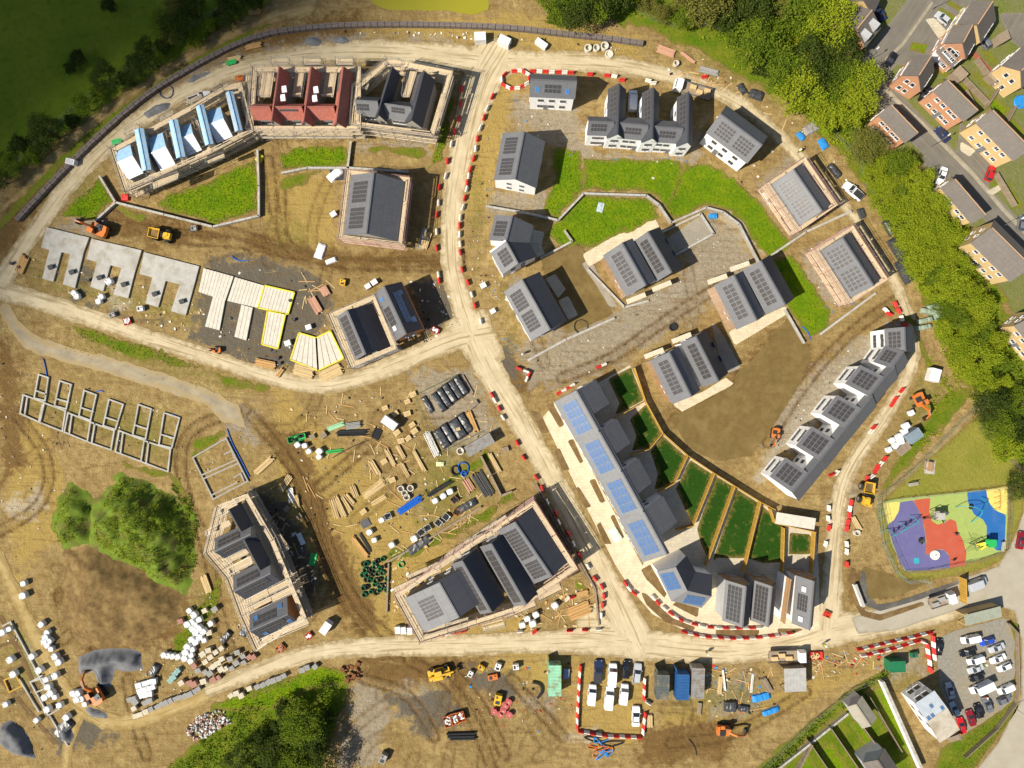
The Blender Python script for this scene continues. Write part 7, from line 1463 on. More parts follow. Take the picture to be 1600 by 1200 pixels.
for (x, y), d, L, n, m, lab, o in (((130, 440), 68, 3.5, 5, TIMB_O, 'golden timber pack by the road corner', (0, 300)), ((150, 460), 66, 3.5, 5, TIMB_O, 'second golden timber pack by the road corner', (0, 300)), ((370, 705), -60, 3.6, 8, TIMB_P, 'pinkish timber pack by the dark stone', (400, 300)), ((430, 620), -60, 2.0, 8, TIMB_P, 'small pink timber pack by the brick pair', (400, 300)), ((60, 1075), -12, 4.0, 8, TIMB_O, 'orange timber bundle beside the lower track', (400, 300)), ((300, 1120), -15, 4.2, 12, TIMBER, 'timber stack under the angled yellow floor', (400, 300)), ((470, 1130), 25, 4.6, 12, TIMBER, 'timber fan beside the angled yellow floor', (400, 300)), ((150, 1130), 55, 2.0, 4, TIMB_O, 'single short orange plank pile in the lower track', (400, 300)), ((1060, 305), 72, 3.6, 8, TIMBER, 'timber pack beside the large scaffolded house', (400, 300)), ((1040, 290), 74, 4.4, 5, STEEL, 'steel tube bundle beside the large scaffolded house', (400, 300)), ((420, 215), 22, 4.8, 14, TIMB_O, 'wide orange timber stack in the loose plot', (800, 900)), ((440, 110), 15, 2.4, 6, TIMB_O, 'small orange timber stack by the corner barriers', (800, 900)), ((1290, 50), -70, 3.8, 7, TIMBER, 'untidy timber lengths by the slate trio terrace', (0, 900)), ((960, 320), -20, 3.6, 8, TIMB_P, 'pink timber stack beyond the gabion end', (800, 0)), ((1100, 360), -38, 3.6, 3, TIMB_P, 'three pink poles on the top verge', (800, 0)), ((1230, 445), -14, 3.8, 6, GREYB, 'grey bundle stack on the top verge', (800, 0)), ((1465, 290), 12, 2.8, 5, TIMBER, 'timber pack beside the curved road', (0, 20)), ((390, 75), 10, 2.6, 5, TIMB_O, 'golden planks at the roadside above the terrace', (300, 0)), ((25, 290), 12, 3.2, 5, TIMB_O, 'golden planks near the gabion bend', (390, 0)), ((1300, 680), 85, 3.6, 4, TIMBER, 'timber poles beside the grey container', (800, 900)), ((1325, 650), 97, 4.2, 2, WHITEP, 'white poles beside the grey container', (800, 900)), ((860, 905), 90, 2.6, 6, TIMBER, 'timber pallet stack outside the compound', (800, 900)), ((1170, 825), 85, 2.6, 4, OLDW, 'old timber grid below the grey container', (800, 900)), ((550, 870), -60, 3.4, 5, TIMBER, 'timber strips beside the curving track', (1200, 600)), ((150, 600), -60, 3.2, 6, OLDW, 'old planks leaning by the grey shed', (1160, 920))): stack(*T(x, y, o), d, L, n, 2, m, lab, .085, .04)
for (x, y), d, L, n, rows, m, lab, r_ in (((960, 757), 34, 5.6, 6, 2, BLUEP, 'bright blue pipe bundle in the yard', .10), ((1145, 652), 32, 5.6, 5, 2, BLACKPIPE, 'black pipe bundle in line with the blue pipes', .09), ((1420, 625), -58, 5.4, 11, 1, BLACKPIPE, 'fan of black pipes beside the blue coil', .10), ((1330, 632), -58, 2.8, 7, 1, TIMB_P, 'short terracotta pipe row beside the black pipes', .10), ((1100, 375), -65, 5.4, 7, 2, STEEL, 'grey pipe stack along the wire compound', .09), ((600, 305), 2, 6.0, 7, 2, BLACKPIPE, 'long black pipe stack below the grey boxes', .08), ((755, 310), 65, 2.4, 8, 1, BLACKPIPE, 'jumbled black pipe offcuts', .09), ((500, 265), 20, 3.6, 4, 2, mk('pale_green_pipe', (.36, .62, .38), (.3, .54, .32), 2), 'pale green pipe stack', .10), ((490, 420), 8, 3.4, 5, 1, GREENP, 'bright green pipes on the ground', .07), ((680, 990), -58, 4.4, 4, 1, BLACKPIPE, 'black strips beside the orange strips', .07), ((610, 258), 8, 3.0, 5, 2, GREYB, 'grey pipe boxes above the black pipes', .12)): stack(*T(x, y), d, L, n, rows, m, lab, r_, .06, None, 'pipe_stack', 'pipes', False)
stack(722.5, 1150, 2, 6.0, 3, 1, BLACKPIPE, 'three large black drain pipes below the orange skips', .24, .05, None, 'pipe_stack', 'pipes', False)
stack(1175, 1068, 84, 4, 3, 1, WHITEP, 'white poles on the scrap ground', .06, .1, None, 'pipe_stack', 'pipes', False)
# black sheeted piles: draped, lumpy covers
def sheeted(px, py, deg, L, w, h, m, label, cat='covered pile', name='sheeted_pile', grp=None):
    p = P(px, py, h*.8); rn = random.Random(int(px*3+py)); b = MB(); n = 10; rings = []
    for i in range(n+1):
        t = i/n; x = -L/2+L*t; e = (1-abs(2*t-1)**12)*.6+.4; hh = h*e*(1+rn.uniform(-.07, .07)); ww = w/2*(1+rn.uniform(-.06, .06)); j = lambda s=.05: rn.uniform(-s, s)
        rings.append([(x+j(), -ww*1.12, -.02), (x+j(), -ww*1.0, hh*.35+j(.03)), (x, -ww*.9, hh*.88+j(.03)), (x, -ww*.45, hh+j(.04)), (x, 0, hh*1.03+j(.05)), (x, ww*.45, hh+j(.04)), (x, ww*.9, hh*.88+j(.03)), (x+j(), ww*1.0, hh*.35), (x+j(), ww*1.12, -.02)])
    b.loft(rings); o = link(name, b.mesh(name, m, fix=True), None, (p.x, p.y, 0), (0, 0, R(deg))); return tag(o, label, cat, grp)
for i, (x, y) in enumerate(((685.6, 628), (694, 621), (702.5, 614), (712, 608), (720, 602))): sheeted(x, y, -57, 4.2, 1.15, 1.1, BLACKP, ('black sheeted pack at the low end of the five', 'second black sheeted pack of the five', 'middle black sheeted pack of the five', 'fourth black sheeted pack of the five', 'black sheeted pack under the long timber beam')[i], grp='black sheeted packs in the wire compound')
for i, (x, y, w) in enumerate(((690, 685, 1.6), (701, 677, 1.3), (715, 670, 2.0), (727, 661, 1.3))): sheeted(x, y, -58, 4.2, w, .9, BLACKP, ('black sheeted pile along the compound fence', 'black sheeted pile with timber battens', 'wide black sheeted pile with a pallet on top', 'black sheeted pile beside the orange timber')[i])
stack(716.5, 670, 20, .9, 4, 1, TIMBER, 'small pallet lying on the wide black sheet', .07, 0, z0=.98, name='pallet', cat='pallet'); stack(730.5, 602, -60, 4.6, 3, 1, OLDW, 'long timber beam lying on the black packs', .10, 0, z0=.1)
for (x, y, d, L, w, h, lab) in ((668, 632, -60, 3.6, .9, .5, 'crumpled black sheet strip at the compound corner'), (1390, 356, -62, 3.2, 1.0, .8, 'small black wrapped bundle beside the tree belt'), (1404, 388, -58, 4.6, 1.7, 1.0, 'large crumpled black sheeted pile beside the tree belt'), (1416, 424, -62, 4.8, 1.9, 1.0, 'black sheeted pile with an orange drum against it'), (1305, 266, -50, 3.2, 1.0, .8, 'long black wrapped roll on the top track verge'), (1347, 333, -70, 2.0, 1.2, .4, 'flat dark sheet by the white pickup'), (1160, 138, -60, 2.2, 1.1, .5, 'crumpled dark sheet on the top verge'), (1183, 147, -20, 2.8, 1.6, .6, 'dark torn sheet heap on the top verge'), (1142, 1105, 0, 2.4, 2.0, .9, 'black sheeted heap on the scrap ground'), (1163, 1108, -10, 2.2, 1.2, .6, 'dark tarpaulin heap beside the blue sheets'), (655, 852, 35, 5.2, 1.6, .6, 'heap of black bags along the timber rail'), (728, 792, 30, 4.6, 1.4, .7, 'heap of black tyre like bags at the rail end'), (240, 1048, 60, 2.4, 1.4, .7, 'dark bin heap beside the lower bank')[:7], (98, 1140, 50, 4.0, 2.0, .8, 'black sheet heap by the dirt track fork'), (383, 983, 60, 3.4, 1.4, .6, 'dark tarpaulin pile beside the timber rail pallets'), (352, 996, 50, 2.6, 1.2, .7, 'dark covered load in the block store')): sheeted(x, y, d, L, w, h, BLACKP, lab)
for (x, y, d, L, w, lab) in ((1460, 478, 20, 2.4, .9, 'top sage green roll'), (1455, 487, -10, 3.6, 1.0, 'long sage green roll across the heap'), (1447, 500, 15, 3.0, .9, 'sage green roll in the middle'), (1468, 500, -75, 3.4, 1.0, 'upright lying sage green roll'), (1445, 511, 10, 3.2, .9, 'lowest sage green roll'), (1470, 482, -80, 2.4, .9, 'sage green roll against the fence')): sheeted(x, y, d, L, w, .8, GREENROLL, lab+' in the roll heap by the fence', 'fabric roll', 'geotextile_roll', 'sage green rolls by the fence')
for (x, y, d, L, w, m, lab) in ((1252, 212, -50, 1.8, .9, BLUET, 'blue tarpaulin bundle on the top track verge'), (1287, 224, -60, 2.2, 1.2, BLUET, 'blue wrapped bundles beside the top track'), (1268, 200, 30, 3.0, 1.8, GREYC, 'grey corrugated sheet pile on the verge'), (1115, 337, 0, 1.6, .9, BLUET, 'small blue tarpaulin in the court corner'), (1190, 1090, 15, 3.6, 1.4, BLUET, 'blue sheet heap on the scrap ground'), (1205, 1112, 20, 3.4, 1.0, BLUET, 'long blue sheet at the scrap ground edge'), (500, 392, 70, 3.0, 1.6, BAG, 'white crumpled sheet beside the large scaffold'), (517, 407, 20, 2.2, .9, BAG, 'white cloth strip beside the large scaffold'), (523, 272, 40, 3.2, 1.6, BAG, 'white crumpled sheeting in the corner tray'), (195, 308, 0, 1.6, 1.2, REDP, 'red sheet bundle at the scaffold foot'), (688, 725, 0, 1.6, .9, mk('pale_lime_sheet', (.62, .66, .36), (.5, .55, .3), 2), 'pale lime sheet by the grey pipes'), (405, 246, 60, 1.6, 1.2, YELLOWT, 'yellow netting heap at the wall corner'), (962, 836, -58, 3.0, 1.6, mk('green_white_wrap', (.45, .62, .45), (.6, .64, .55), 3), 'green wrapped pallet on the paved street')): 
    if lab: sheeted(x, y, d, L, w, .45, m, lab, 'sheet', 'sheet_bundle')
# single flat pieces
def flat(px, py, deg, L, w, h, m, label, cat='panel', name='panel'):
    p = P(px, py, h); r = thing(name, (p.x, p.y, 0), label, cat, None, R(deg)); b = MB(); b.box((0, 0, h-.03), (L, w, .06)); link('sheet', b.mesh('sheet', m), r); q = MB()
    for x in (-.35, .35): q.box((x*L, 0, (h-.06)/2), (.1, w*.9, h-.06))
    link('bearer', q.mesh('bearer', OLDW), r)
for a in ((489, 874, 78, 2.4, 1.3, .15, GREENP, 'flat green board in the scaffold shadow'), (182, 221, 15, 1.9, 1.0, 2.0, GREENP, 'green tarp board at the blue membrane scaffold'), (361, 97, 15, 1.9, .9, .5, GREENP, 'green board at the curved road verge'), (938, 324, 75, 1.9, 1.2, .12, mk('pale_blue_board', (.50, .58, .64), None, 2), 'pale blue board on the bright lawn'), (571, 818, 30, 1.8, 1.6, .15, GREYC, 'dark grey mat by the planters')[:6]+(mk('dark_mat', (.10, .105, .11), None, 2), 'dark grey mat by the planters'), (885, 1053, 85, 1.9, 1.1, .6, mk('pale_steel_blue', (.32, .40, .56), None, 2), 'pale blue sheet beside the mint container'), (1453, 730, 85, 2.6, 2.0, .06, CONC, 'pale concrete pad under the picnic table'), (470, 842, -65, 2.4, 1.0, .3, FRAMEW, 'white board with timber edge in the shadow'), (530, 271, 5, 3.6, 2.6, .12, DKMET, 'dark tray with pale rim beside the scaffold')): flat(*a)
for i, a in enumerate(((1022, 552, 21), (1065, 528, 21), (1121, 436, 20), (1156, 416, 20), (994, 466, 22), (1034, 447, 22))): flat(*a, 3.9, .95, 2.5, CREAMB, ('flat cream porch canopy before the cedar house by the first lawn', 'flat cream porch canopy before the house above the soil plot', 'flat cream porch canopy facing the black coil', 'flat cream porch canopy near the lawn strip house', 'flat cream porch canopy of the house beside the gravel drive', 'flat cream porch canopy below the small stone yard house')[i], 'canopy', 'porch_canopy')
flat(1243, 814, -9, 7.6, 2.2, 2.3, CONC_W, 'pale flat roofed garden store at the fence corner', 'store', 'garden_store')
# concrete rings
def cring(px, py, r_, h, label, m=None):
    b = MB(); b.lathe([(r_, 0), (r_, h), (r_*.74, h), (r_*.74, .06), (.01, .06)], 20); p = P(px, py, h); solid('concrete_ring', b, m or CONC_W, label, 'concrete ring', 'concrete manhole rings', (0, 0, 0), fix=True).location = (p.x, p.y, 0)
for x, y, r_, lab in ((626, 764, .65, 'concrete ring nearest the timber sheet'), (641, 763, .65, 'concrete ring beside the blue pipes'), (632, 771, .62, 'concrete ring in the middle of the four'), (635, 777, .66, 'concrete ring lowest of the four'), (719, 705, .72, 'concrete ring beside the silver container'), (919, 74, .72, 'wide open concrete ring beside a red cone below the gabion wall'), (932, 74, .65, 'concrete ring between two taller rings'), (945, 71, .78, 'tall concrete ring below the gabion wall'), (952, 84, .80, 'flat concrete cover ring below the gabion wall'), (1057, 98, .55, 'grey lidded ring on the top verge'), (1052, 511, .8, 'black coil ring in the gravel court'), (1340, 833, .6, 'white ring beside the curving track')): cring(x, y, r_, .3 if 'cover' in lab else .35 if 'coil' in lab else .8, lab, BLACKPIPE if 'coil' in lab else None)
def crate(px, py, deg, label, m=FRAMEW, s=1.2):
    skip(px, py, deg, m, label, s*1.1, s, .7, RUBBER)
for i, a in enumerate(((606, 807, 20), (658, 832, 40), (668, 825, 30), (685, 817, -40), (697, 808, -40))): crate(*a, ('white planter crate by the dark mat', 'grey bin crate at the rail', 'pale bin crate at the rail', 'white open crate at the rail', 'white crate with dark fill at the rail')[i])
crate(710, 781, -45, 'red brick crate beside the blue pipes', REDB); crate(714, 800, -30, 'orange brick crate under the rail end', ORANGE)
# coils and hoses
def coil(px, py, r_, m, label, n=4, tube=.07, name='pipe_coil', cat='coil', grp=None):
    b = MB(); rn = random.Random(int(px+py*3)); pts = []
    for k in range(n*20+1): t = 2*math.pi*k/20; rr = r_*(1-.1*rn.random()*.6)*(1-.05*(k//20)); pts.append((rr*math.cos(t), rr*math.sin(t), tube+.09*(k//20)*1.0+.004*(k % 20)))
    b.path(pts, tube, 5, 0); p = P(px, py, .2); o = link(name, b.mesh(name, m), None, (p.x, p.y, 0)); tag(o, label, cat, grp)
for a in ((712, 735, 1.0, BLACKPIPE, 'black pipe coil beside the blue hose'), (724, 731, 1.2, BLUEP, 'blue hose coil above the black pipes', 3, .06), (725, 740, .6, BLUEP, 'small blue pipe coil', 4), (260, 143, 1.4, mk('navy_hose', (.02, .03, .16), None, 2), 'dark blue hose loop on the stones', 2, .05), (908, 510, 1.4, BLACKPIPE, 'black hose loop behind the white house', 2, .05), (835, 387, .9, BLUEP, 'thin blue hose loop on the grey patio', 1, .03), (772, 885, .5, GREENP, 'green hose coil by the rail', 3), (627, 882, .6, GREENP, 'green net coil near the scaffold', 3)): coil(*a)
for i in range(30):
    rn = random.Random(i); x = 566+(i % 5)*8.4+rn.uniform(-2.5, 2.5)+(4 if (i//5) % 2 else 0); y = 880+(i//5)*9.4+rn.uniform(-2.5, 2.5)-(i % 5)*1.2; coil(x, y, rn.uniform(.45, .6), GREEND if i % 3 else BLACKPIPE, 'green banded pipe coil in the coil store' if i % 3 else 'black pipe coil in the coil store', 5, .06, grp='pipe coils in the coil store')
def hose(pts, m, label, r_=.05, z=.06):
    b = MB(); q = smooth([(*p, 0.) for p in pts], 3); b.path([P(x, y)+Vector((0, 0, z)) for x, y, _ in q], r_, 5); solid('hose', b, m, label, 'hose')
for i, (c, m) in enumerate(((( 925, 1150), BLACKPIPE), ((935, 1163), ORANGE), ((948, 1160), BLUET), ((958, 1165), BLACKPIPE), ((945, 1175), ORANGE), ((938, 1178), BLUET))):
    rn = random.Random(i+5); pts = [(c[0]+rn.uniform(-22, 22), c[1]+rn.uniform(-14, 14)) for _ in range(9)]; hose(pts, m, ('looped black hose on top of the hose tangle', 'orange hose twisting through the hose tangle', 'blue hose in the middle of the hose tangle', 'second black hose at the foot of the hose tangle', 'orange hose trailing out of the hose tangle', 'blue hose end trailing from the hose tangle')[i], .10, .08+.05*i)
for pts, m, lab in (([(68, 560), (72, 575), (74, 588)], BLUEP, 'blue water pipe entering the foundations'), ([(150, 612), (156, 610), (162, 612)], BLUEP, 'short blue pipe at the middle foundations'), ([(263, 647), (272, 647), (280, 652)], BLUEP, 'short blue pipe at the heap end foundations'), ([(362, 400), (372, 408), (388, 407)], BLUEP, 'blue pipe lying by the dark stone'), ([(1252, 510), (1262, 517), (1266, 530)], BLUEP, 'blue pipe at the lawn strip end'), ([(355, 670), (362, 690), (378, 720), (390, 745)], BLUEP, 'blue pipe along the foundation trench'), ([(1076, 1155), (1085, 1165), (1088, 1180)], BLACKPIPE, 'black cable in the dug ground'), ([(832, 1065), (845, 1068), (848, 1080), (840, 1090)], BLACKPIPE, 'black ribbed hose by the mint container'), ([(520, 715), (545, 700), (575, 688)], BLACKPIPE, 'long dark pole on the yard ground')):
    if pts: hose(pts, m, lab, .09 if 'ribbed' not in lab else .28, .1 if 'ribbed' not in lab else .26)
# cable reels
for i, (x, y) in enumerate(((795, 1097), (790, 1103), (786, 1111), (782, 1117), (796, 1117), (772, 1112))):
    r = thing('cable_reel', P(x, y, .6), ('pink cable reel nearest the yellow compressor', 'pink cable reel second from the compressor', 'pink cable reel in the middle of the bunch', 'pink cable reel at the low end of the bunch', 'pink cable reel standing apart on the container side', 'pink cable reel standing apart on the digger side')[i], 'cable reel', 'pink cable reels'); r.location.z = 0
    b = MB(); b.tube((0, 0, .02), (0, 0, .1), .62, 18); b.tube((0, 0, .72), (0, 0, .8), .62, 18); link('flange', b.mesh('flange', PINKR), r); b = MB(); b.tube((0, 0, .1), (0, 0, .72), .38, 14); link('drum', b.mesh('drum', PINKR), r); b = MB(); b.tube((0, 0, .78), (0, 0, .84), .14, 10); link('hub', b.mesh('hub', TIMBER), r)
# =============== machines ===============
def stadium(b, x0, x1, z0, z1, y0, y1, m=0, n=6):
    r_ = (z1-z0)/2; zc = (z0+z1)/2; pr = []
    for k in range(n+1): t = -math.pi/2+math.pi*k/n; pr.append((x1-r_+r_*math.cos(t), zc+r_*math.sin(t)))
    for k in range(n+1): t = math.pi/2+math.pi*k/n; pr.append((x0+r_+r_*math.cos(t), zc+r_*math.sin(t)))
    b.loft([[(x, y0, z) for x, z in pr], [(x, y1, z) for x, z in pr]], m)
def excavator(px, py, deg, label, m=ORANGE, s=1.0, boomdeg=0, reach=1.0):
    p = P(px, py, 1.5*s); r = thing('excavator', (p.x, p.y, 0), label, 'excavator', None, R(deg)); r.scale = (s, s, s)
    def pt(nm, b, mt, rot=0, par=None): o = link(nm, b.mesh(nm, mt, fix=True), par or r); o.rotation_euler = (0, 0, rot); return o
    for sg in (-1, 1):
        b = MB(); stadium(b, -1.6, 1.6, 0, .75, sg*.75, sg*1.25); t = pt('track', b, RUBBER); w = MB()
        for k in range(5): w.tube((-1.2+k*.6, sg*.72, .36), (-1.2+k*.6, sg*1.27, .36), .22, 8)
        pt('road_wheel', w, DKMET, 0, t)
    a = R(boomdeg); b = MB(); b.box((0, 0, .85), (1.5, 1.5, .3)); pt('slew_ring', b, DKMET)
    b = MB(); pr = [(-1.75, -.9), (-1.6, -1.15), (1.0, -1.15), (1.25, -1.0), (1.25, 1.0), (1.0, 1.15), (-1.6, 1.15), (-1.75, .9), (-1.85, 0)]; b.prism(pr, 1.0, 1.75); h = pt('upper_body', b, m, a)
    b = MB(); b.prism([(-1.85, -1.0), (-1.2, -1.1), (-1.2, 1.1), (-1.85, 1.0), (-2.0, 0)], 1.1, 2.0); pt('counterweight', b, m, a)
    b = MB(); b.box((-.5, -.45, 1.9), (1.2, 1.2, .35)); b.box((-.7, -.5, 2.1), (.25, .25, .3)); pt('engine_cover', b, DKMET, a)
    b = MB(); b.box((.55, .62, 2.2), (1.3, .95, 1.1), 0, 0, .86); c = pt('cab', b, GLASS, a); b = MB(); b.box((.55, .62, 2.78), (1.15, .85, .08)); pt('cab_roof', b, m, 0, c)
    k = reach; b = MB(); b.beam((.9, -.15, 1.7), (2.6*k, -.15, 3.3), .42, .5); b.beam((2.5*k, -.15, 3.3), (4.3*k, -.15, 2.9), .38, .42); pt('boom', b, m, a)
    b = MB(); b.beam((4.2*k, -.15, 3.1), (5.5*k, -.15, 1.0), .3, .34); pt('stick', b, m, a); b = MB(); b.tube((1.3, -.15, 1.4), (2.6*k, -.15, 2.9), .08, 6); b.tube((2.6*k, -.15, 3.7), (4.2*k, -.15, 3.4), .07, 6); pt('hydraulic_ram', b, STEEL, a)
    b = MB(); x = 5.5*k; b.loft([[(x-.1, -.7, 1.0), (x+.35, -.7, .75), (x+.3, -.7, .2), (x-.3, -.7, .08), (x-.55, -.7, .35)], [(x-.1, .4, 1.0), (x+.35, .4, .75), (x+.3, .4, .2), (x-.3, .4, .08), (x-.55, .4, .35)]]); pt('bucket', b, DKMET, a)
excavator(152, 358, 160, 'orange excavator reaching over the dark stone pad', ORANGE, 1.0, 0, .85); excavator(1438, 626, 20, 'orange excavator with folded arm beside the playground track', ORANGE, .82, -85, .85); excavator(149, 1086, 130, 'orange excavator with arm raised on the grey stone heap', ORANGE, .95, -10, .95); excavator(1132, 1142, -5, 'orange excavator working the dug strip below the containers', ORANGE, .8, 0, 1.0); excavator(1212, 678, -100, 'mini orange digger on the stones of the stepped terrace', ORANGE, .6, 0, .75); excavator(338, 547, 160, 'mini orange digger at the lower track edge', ORANGE, .45, 20, .6)
def dumper(px, py, deg, label, m=YELLOW, s=1.0):
    p = P(px, py, 1.0); r = thing('dumper', (p.x, p.y, 0), label, 'dumper', None, R(deg)); r.scale = (s, s, s)
    def pt(nm, b, mt, par=None): return link(nm, b.mesh(nm, mt, fix=True), par or r)
    b = MB(); b.box((0, 0, .75), (3.6, .8, .4)); pt('chassis', b, DKMET); b = MB(); b.box((-1.25, 0, 1.25), (1.4, 1.25, .7), 0, 0, .9); pt('engine_cover', b, m); b = MB(); b.box((-.4, 0, 1.2), (.5, .6, .5)); pt('seat', b, RUBBER)
    b = MB(); L, w = 2.0, 1.9; o = [(.1, -w/2), (2.1, -w/2*.9), (2.1, w/2*.9), (.1, w/2)]; lo = [(x*.7+.4, y*.7, .85) for x, y in o]; hi = [(x, y, 1.75) for x, y in o]; h2 = [(1.1+(x-1.1)*.9, y*.9, 1.75) for x, y in o]; l2 = [(1.1+(x-1.1)*.6, y*.6, .95) for x, y in o]
    for a in range(4): c = (a+1) % 4; b.face([lo[a], lo[c], hi[c], hi[a]]); b.face([hi[a], hi[c], h2[c], h2[a]]); b.face([h2[c], h2[a], l2[a], l2[c]])
    b.face(lo[::-1]); b.face(l2); pt('skip', b, m); b = MB(); b.prism([(1.1+(x-1.1)*.8, y*.8) for x, y in o], 1.0, 1.35); pt('spoil', b, HEAPS)
    for x in (1.1, -1.2):
        for y in (-1, 1): w_ = WHEELB.copy(); w_.transform(Matrix.Translation((x, y*.95, .62))); link('wheel', w_, r)
    b = MB()
    for y in (-.5, .5): b.tube((-.75, y, 1.3), (-.75, y, 2.6), .05, 6)
    b.tube((-.75, -.5, 2.6), (-.75, .5, 2.6), .05, 6); pt('roll_bar', b, DKMET)
dumper(252, 367, 168, 'yellow site dumper on the dark dirt track', YELLOW, 1.05); dumper(1354, 771, 80, 'yellow dumper with earth in its skip by the barrier pile', YELLOW, 1.1)
def telehandler(px, py, deg, label):
    p = P(px, py, 1.2); r = thing('telehandler', (p.x, p.y, 0), label, 'telehandler', None, R(deg))
    def pt(nm, b, mt, par=None): return link(nm, b.mesh(nm, mt, fix=True), par or r)
    b = MB(); b.prism([(-2.4, -.9), (-2.2, -1.05), (1.7, -1.05), (1.9, -.8), (1.9, .8), (1.7, 1.05), (-2.2, 1.05), (-2.4, .9)], .6, 1.15); pt('chassis', b, YELLOW); b = MB(); b.box((-.2, .55, 1.75), (1.5, .9, 1.3), 0, 0, .9); c = pt('cab', b, GLASS); b = MB(); b.box((-.2, .55, 2.42), (1.4, .82, .07)); pt('cab_roof', b, YELLOW, c)
    b = MB(); b.box((-.6, -.7, 1.4), (2.0, .6, .6)); pt('engine_cover', b, YELLOW); b = MB(); b.beam((-2.2, -.15, 1.75), (2.6, -.15, 1.3), .34, .4); b.beam((2.4, -.15, 1.35), (3.3, -.15, .7), .26, .3); pt('boom', b, YELLOW)
    b = MB(); b.box((3.4, 0, .6), (.12, 1.4, .8)); pt('fork_carriage', b, DKMET)
    for y in (-.45, .45): b = MB(); b.box((4.0, y, .25), (1.2, .14, .06)); pt('fork', b, DKMET)
    for x in (1.3, -1.5):
        for y in (-1, 1): w_ = WHEELB.copy(); w_.transform(Matrix.Translation((x, y*.95, .62))); link('wheel', w_, r)
telehandler(688, 1053, 14, 'yellow telehandler parked on the muddy yard')
def box_machine(px, py, deg, L, w, h, m, label, name='compressor', cat='compressor'):
    p = P(px, py, h); r = thing(name, (p.x, p.y, 0), label, cat, None, R(deg)); b = MB(); b.box((0, 0, h*.55), (L, w, h*.8), 0, 0, .93); link('casing', b.mesh('casing', m), r); q = MB(); q.box((-L*.2, 0, h*.97), (L*.3, w*.6, .06)); q.box((L*.25, w*.2, h*.97), (L*.2, w*.2, .08)); link('vent', q.mesh('vent', DKMET), r)
    for x in (-.3, .3):
        for y in (-1, 1): k = MB(); k.tube((x*L, y*w*.42, .2), (x*L, y*w*.5, .2), .2, 10); link('wheel', k.mesh('wheel', RUBBER), r)
for a in ((778, 1095, 78, 2.1, 1.4, 1.3, YELLOW, 'yellow compressor beside the pink cable reels'), (806, 1043, 5, 1.2, 1.1, 1.2, FRAMEW, 'white cube generator near the grey sand', 'generator', 'generator'), (778, 1043, 70, 1.4, 1.1, 1.0, FRAMEW, 'white generator with dark vents in the small plant row', 'generator', 'generator'), (735, 1054, 60, 1.2, .9, .9, FRAMEW, 'white generator beside the grey sand disc', 'generator', 'generator'), (535, 441, 80, 1.2, 1.1, .9, YELLOW, 'yellow pump box by the slab end'), (752, 1044, -30, 1.2, .9, 1.0, YELLOW, 'yellow mixer at the sand disc', 'cement_mixer', 'mixer'), (770, 1059, 10, 2.0, 1.1, .7, ORANGE, 'orange tool tray in the small plant row', 'tool_box', 'tool box'), (598, 1187, 65, 1.9, 1.3, 1.4, GREYC, 'small grey cabin trailer on the yard edge', 'trailer', 'trailer'), (1430, 1024, 10, 1.3, 1.0, 1.0, GREEND, 'green bin beside the barriers', 'bin', 'bin'), (1357, 788, -20, 1.6, 1.0, 1.0, YELLOW, 'yellow roller beside the dumper', 'roller', 'roller'), (218, 482, 10, 1.2, 1.0, 1.0, FRAMEW, 'white water tank by the slabs', 'water_tank', 'tank'), (174, 492, 20, 1.2, .9, .8, GREYB, 'grey bin by the slabs', 'bin', 'bin'), (302, 356, 10, 1.1, 1.0, .9, GREYB, 'grey cube tank by the garden wall', 'water_tank', 'tank')): box_machine(*a)
# =============== playground ===============
PG = [(1378, 784), (1404, 779), (1575, 761), (1574, 812), (1571, 860), (1530, 874), (1450, 890), (1413, 893), (1392, 850)]
def rub(name, c): return mk(name, c, tuple(x*.78+.015 for x in c), 1.2, .95, .3, 30, c3=tuple(x*.85+.03 for x in c), sc3=.6)
Z7 = lambda l: [(x/6.667+1360, y/6.667+750) for x, y in l]
RB = {'purple': rub('purple_rubber', (.125, .115, .27)), 'red': rub('red_rubber', (.46, .085, .04)), 'lime': rub('lime_rubber', (.32, .40, .10)), 'blue': rub('blue_rubber', (.012, .12, .37)), 'yellow': rub('yellow_rubber', (.68, .56, .14))}
zone('play_surface', [PG], cell=.5, jit=0, z=.030, mat=RB['lime'])
for i, (c, q) in enumerate((('purple', [(170, 475), (230, 430), (290, 340), (310, 230), (440, 210), (490, 290), (540, 400), (570, 560), (580, 680), (570, 770), (620, 775), (680, 720), (770, 730), (820, 790), (830, 860), (820, 915), (560, 940), (370, 945), (300, 850)]), ('red', [(440, 208), (625, 185), (610, 330), (640, 430), (700, 465), (780, 440), (830, 405), (890, 430), (910, 540), (960, 620), (1000, 760), (985, 888), (820, 916), (830, 850), (810, 770), (760, 725), (680, 722), (620, 772), (570, 770), (582, 640), (560, 480), (520, 350)]), ('blue', [(1003, 130), (1205, 100), (1225, 220), (1290, 310), (1400, 360), (1410, 380), (1395, 730), (1320, 735), (1290, 710), (1210, 600), (1210, 480), (1170, 410), (1080, 360), (1020, 240)]), ('yellow', [(1205, 98), (1425, 65), (1415, 360), (1330, 330), (1250, 260), (1215, 180)]), ('yellow', [(130, 240), (305, 225), (295, 320), (240, 420), (180, 455)]))): zone('play_surface', [Z7(q)], cell=.3, jit=.02, z=.036+.005*i, mat=RB[c])
zone('play_surface', [[(1427.5, 871.5), (1436, 871.5), (1436, 880.5), (1428, 880.5)]], cell=.3, jit=0, z=.066, mat=rub('teal_rubber', (.02, .36, .45)))
def rig(name, px, py, label, parts, cat='play equipment', deg=0, z=1.0):
    p = P(px, py, z); r = thing(name, (p.x, p.y, .04), label, cat, None, R(deg))
    for nm, b, m in parts: link(nm, b.mesh(nm, m), r)
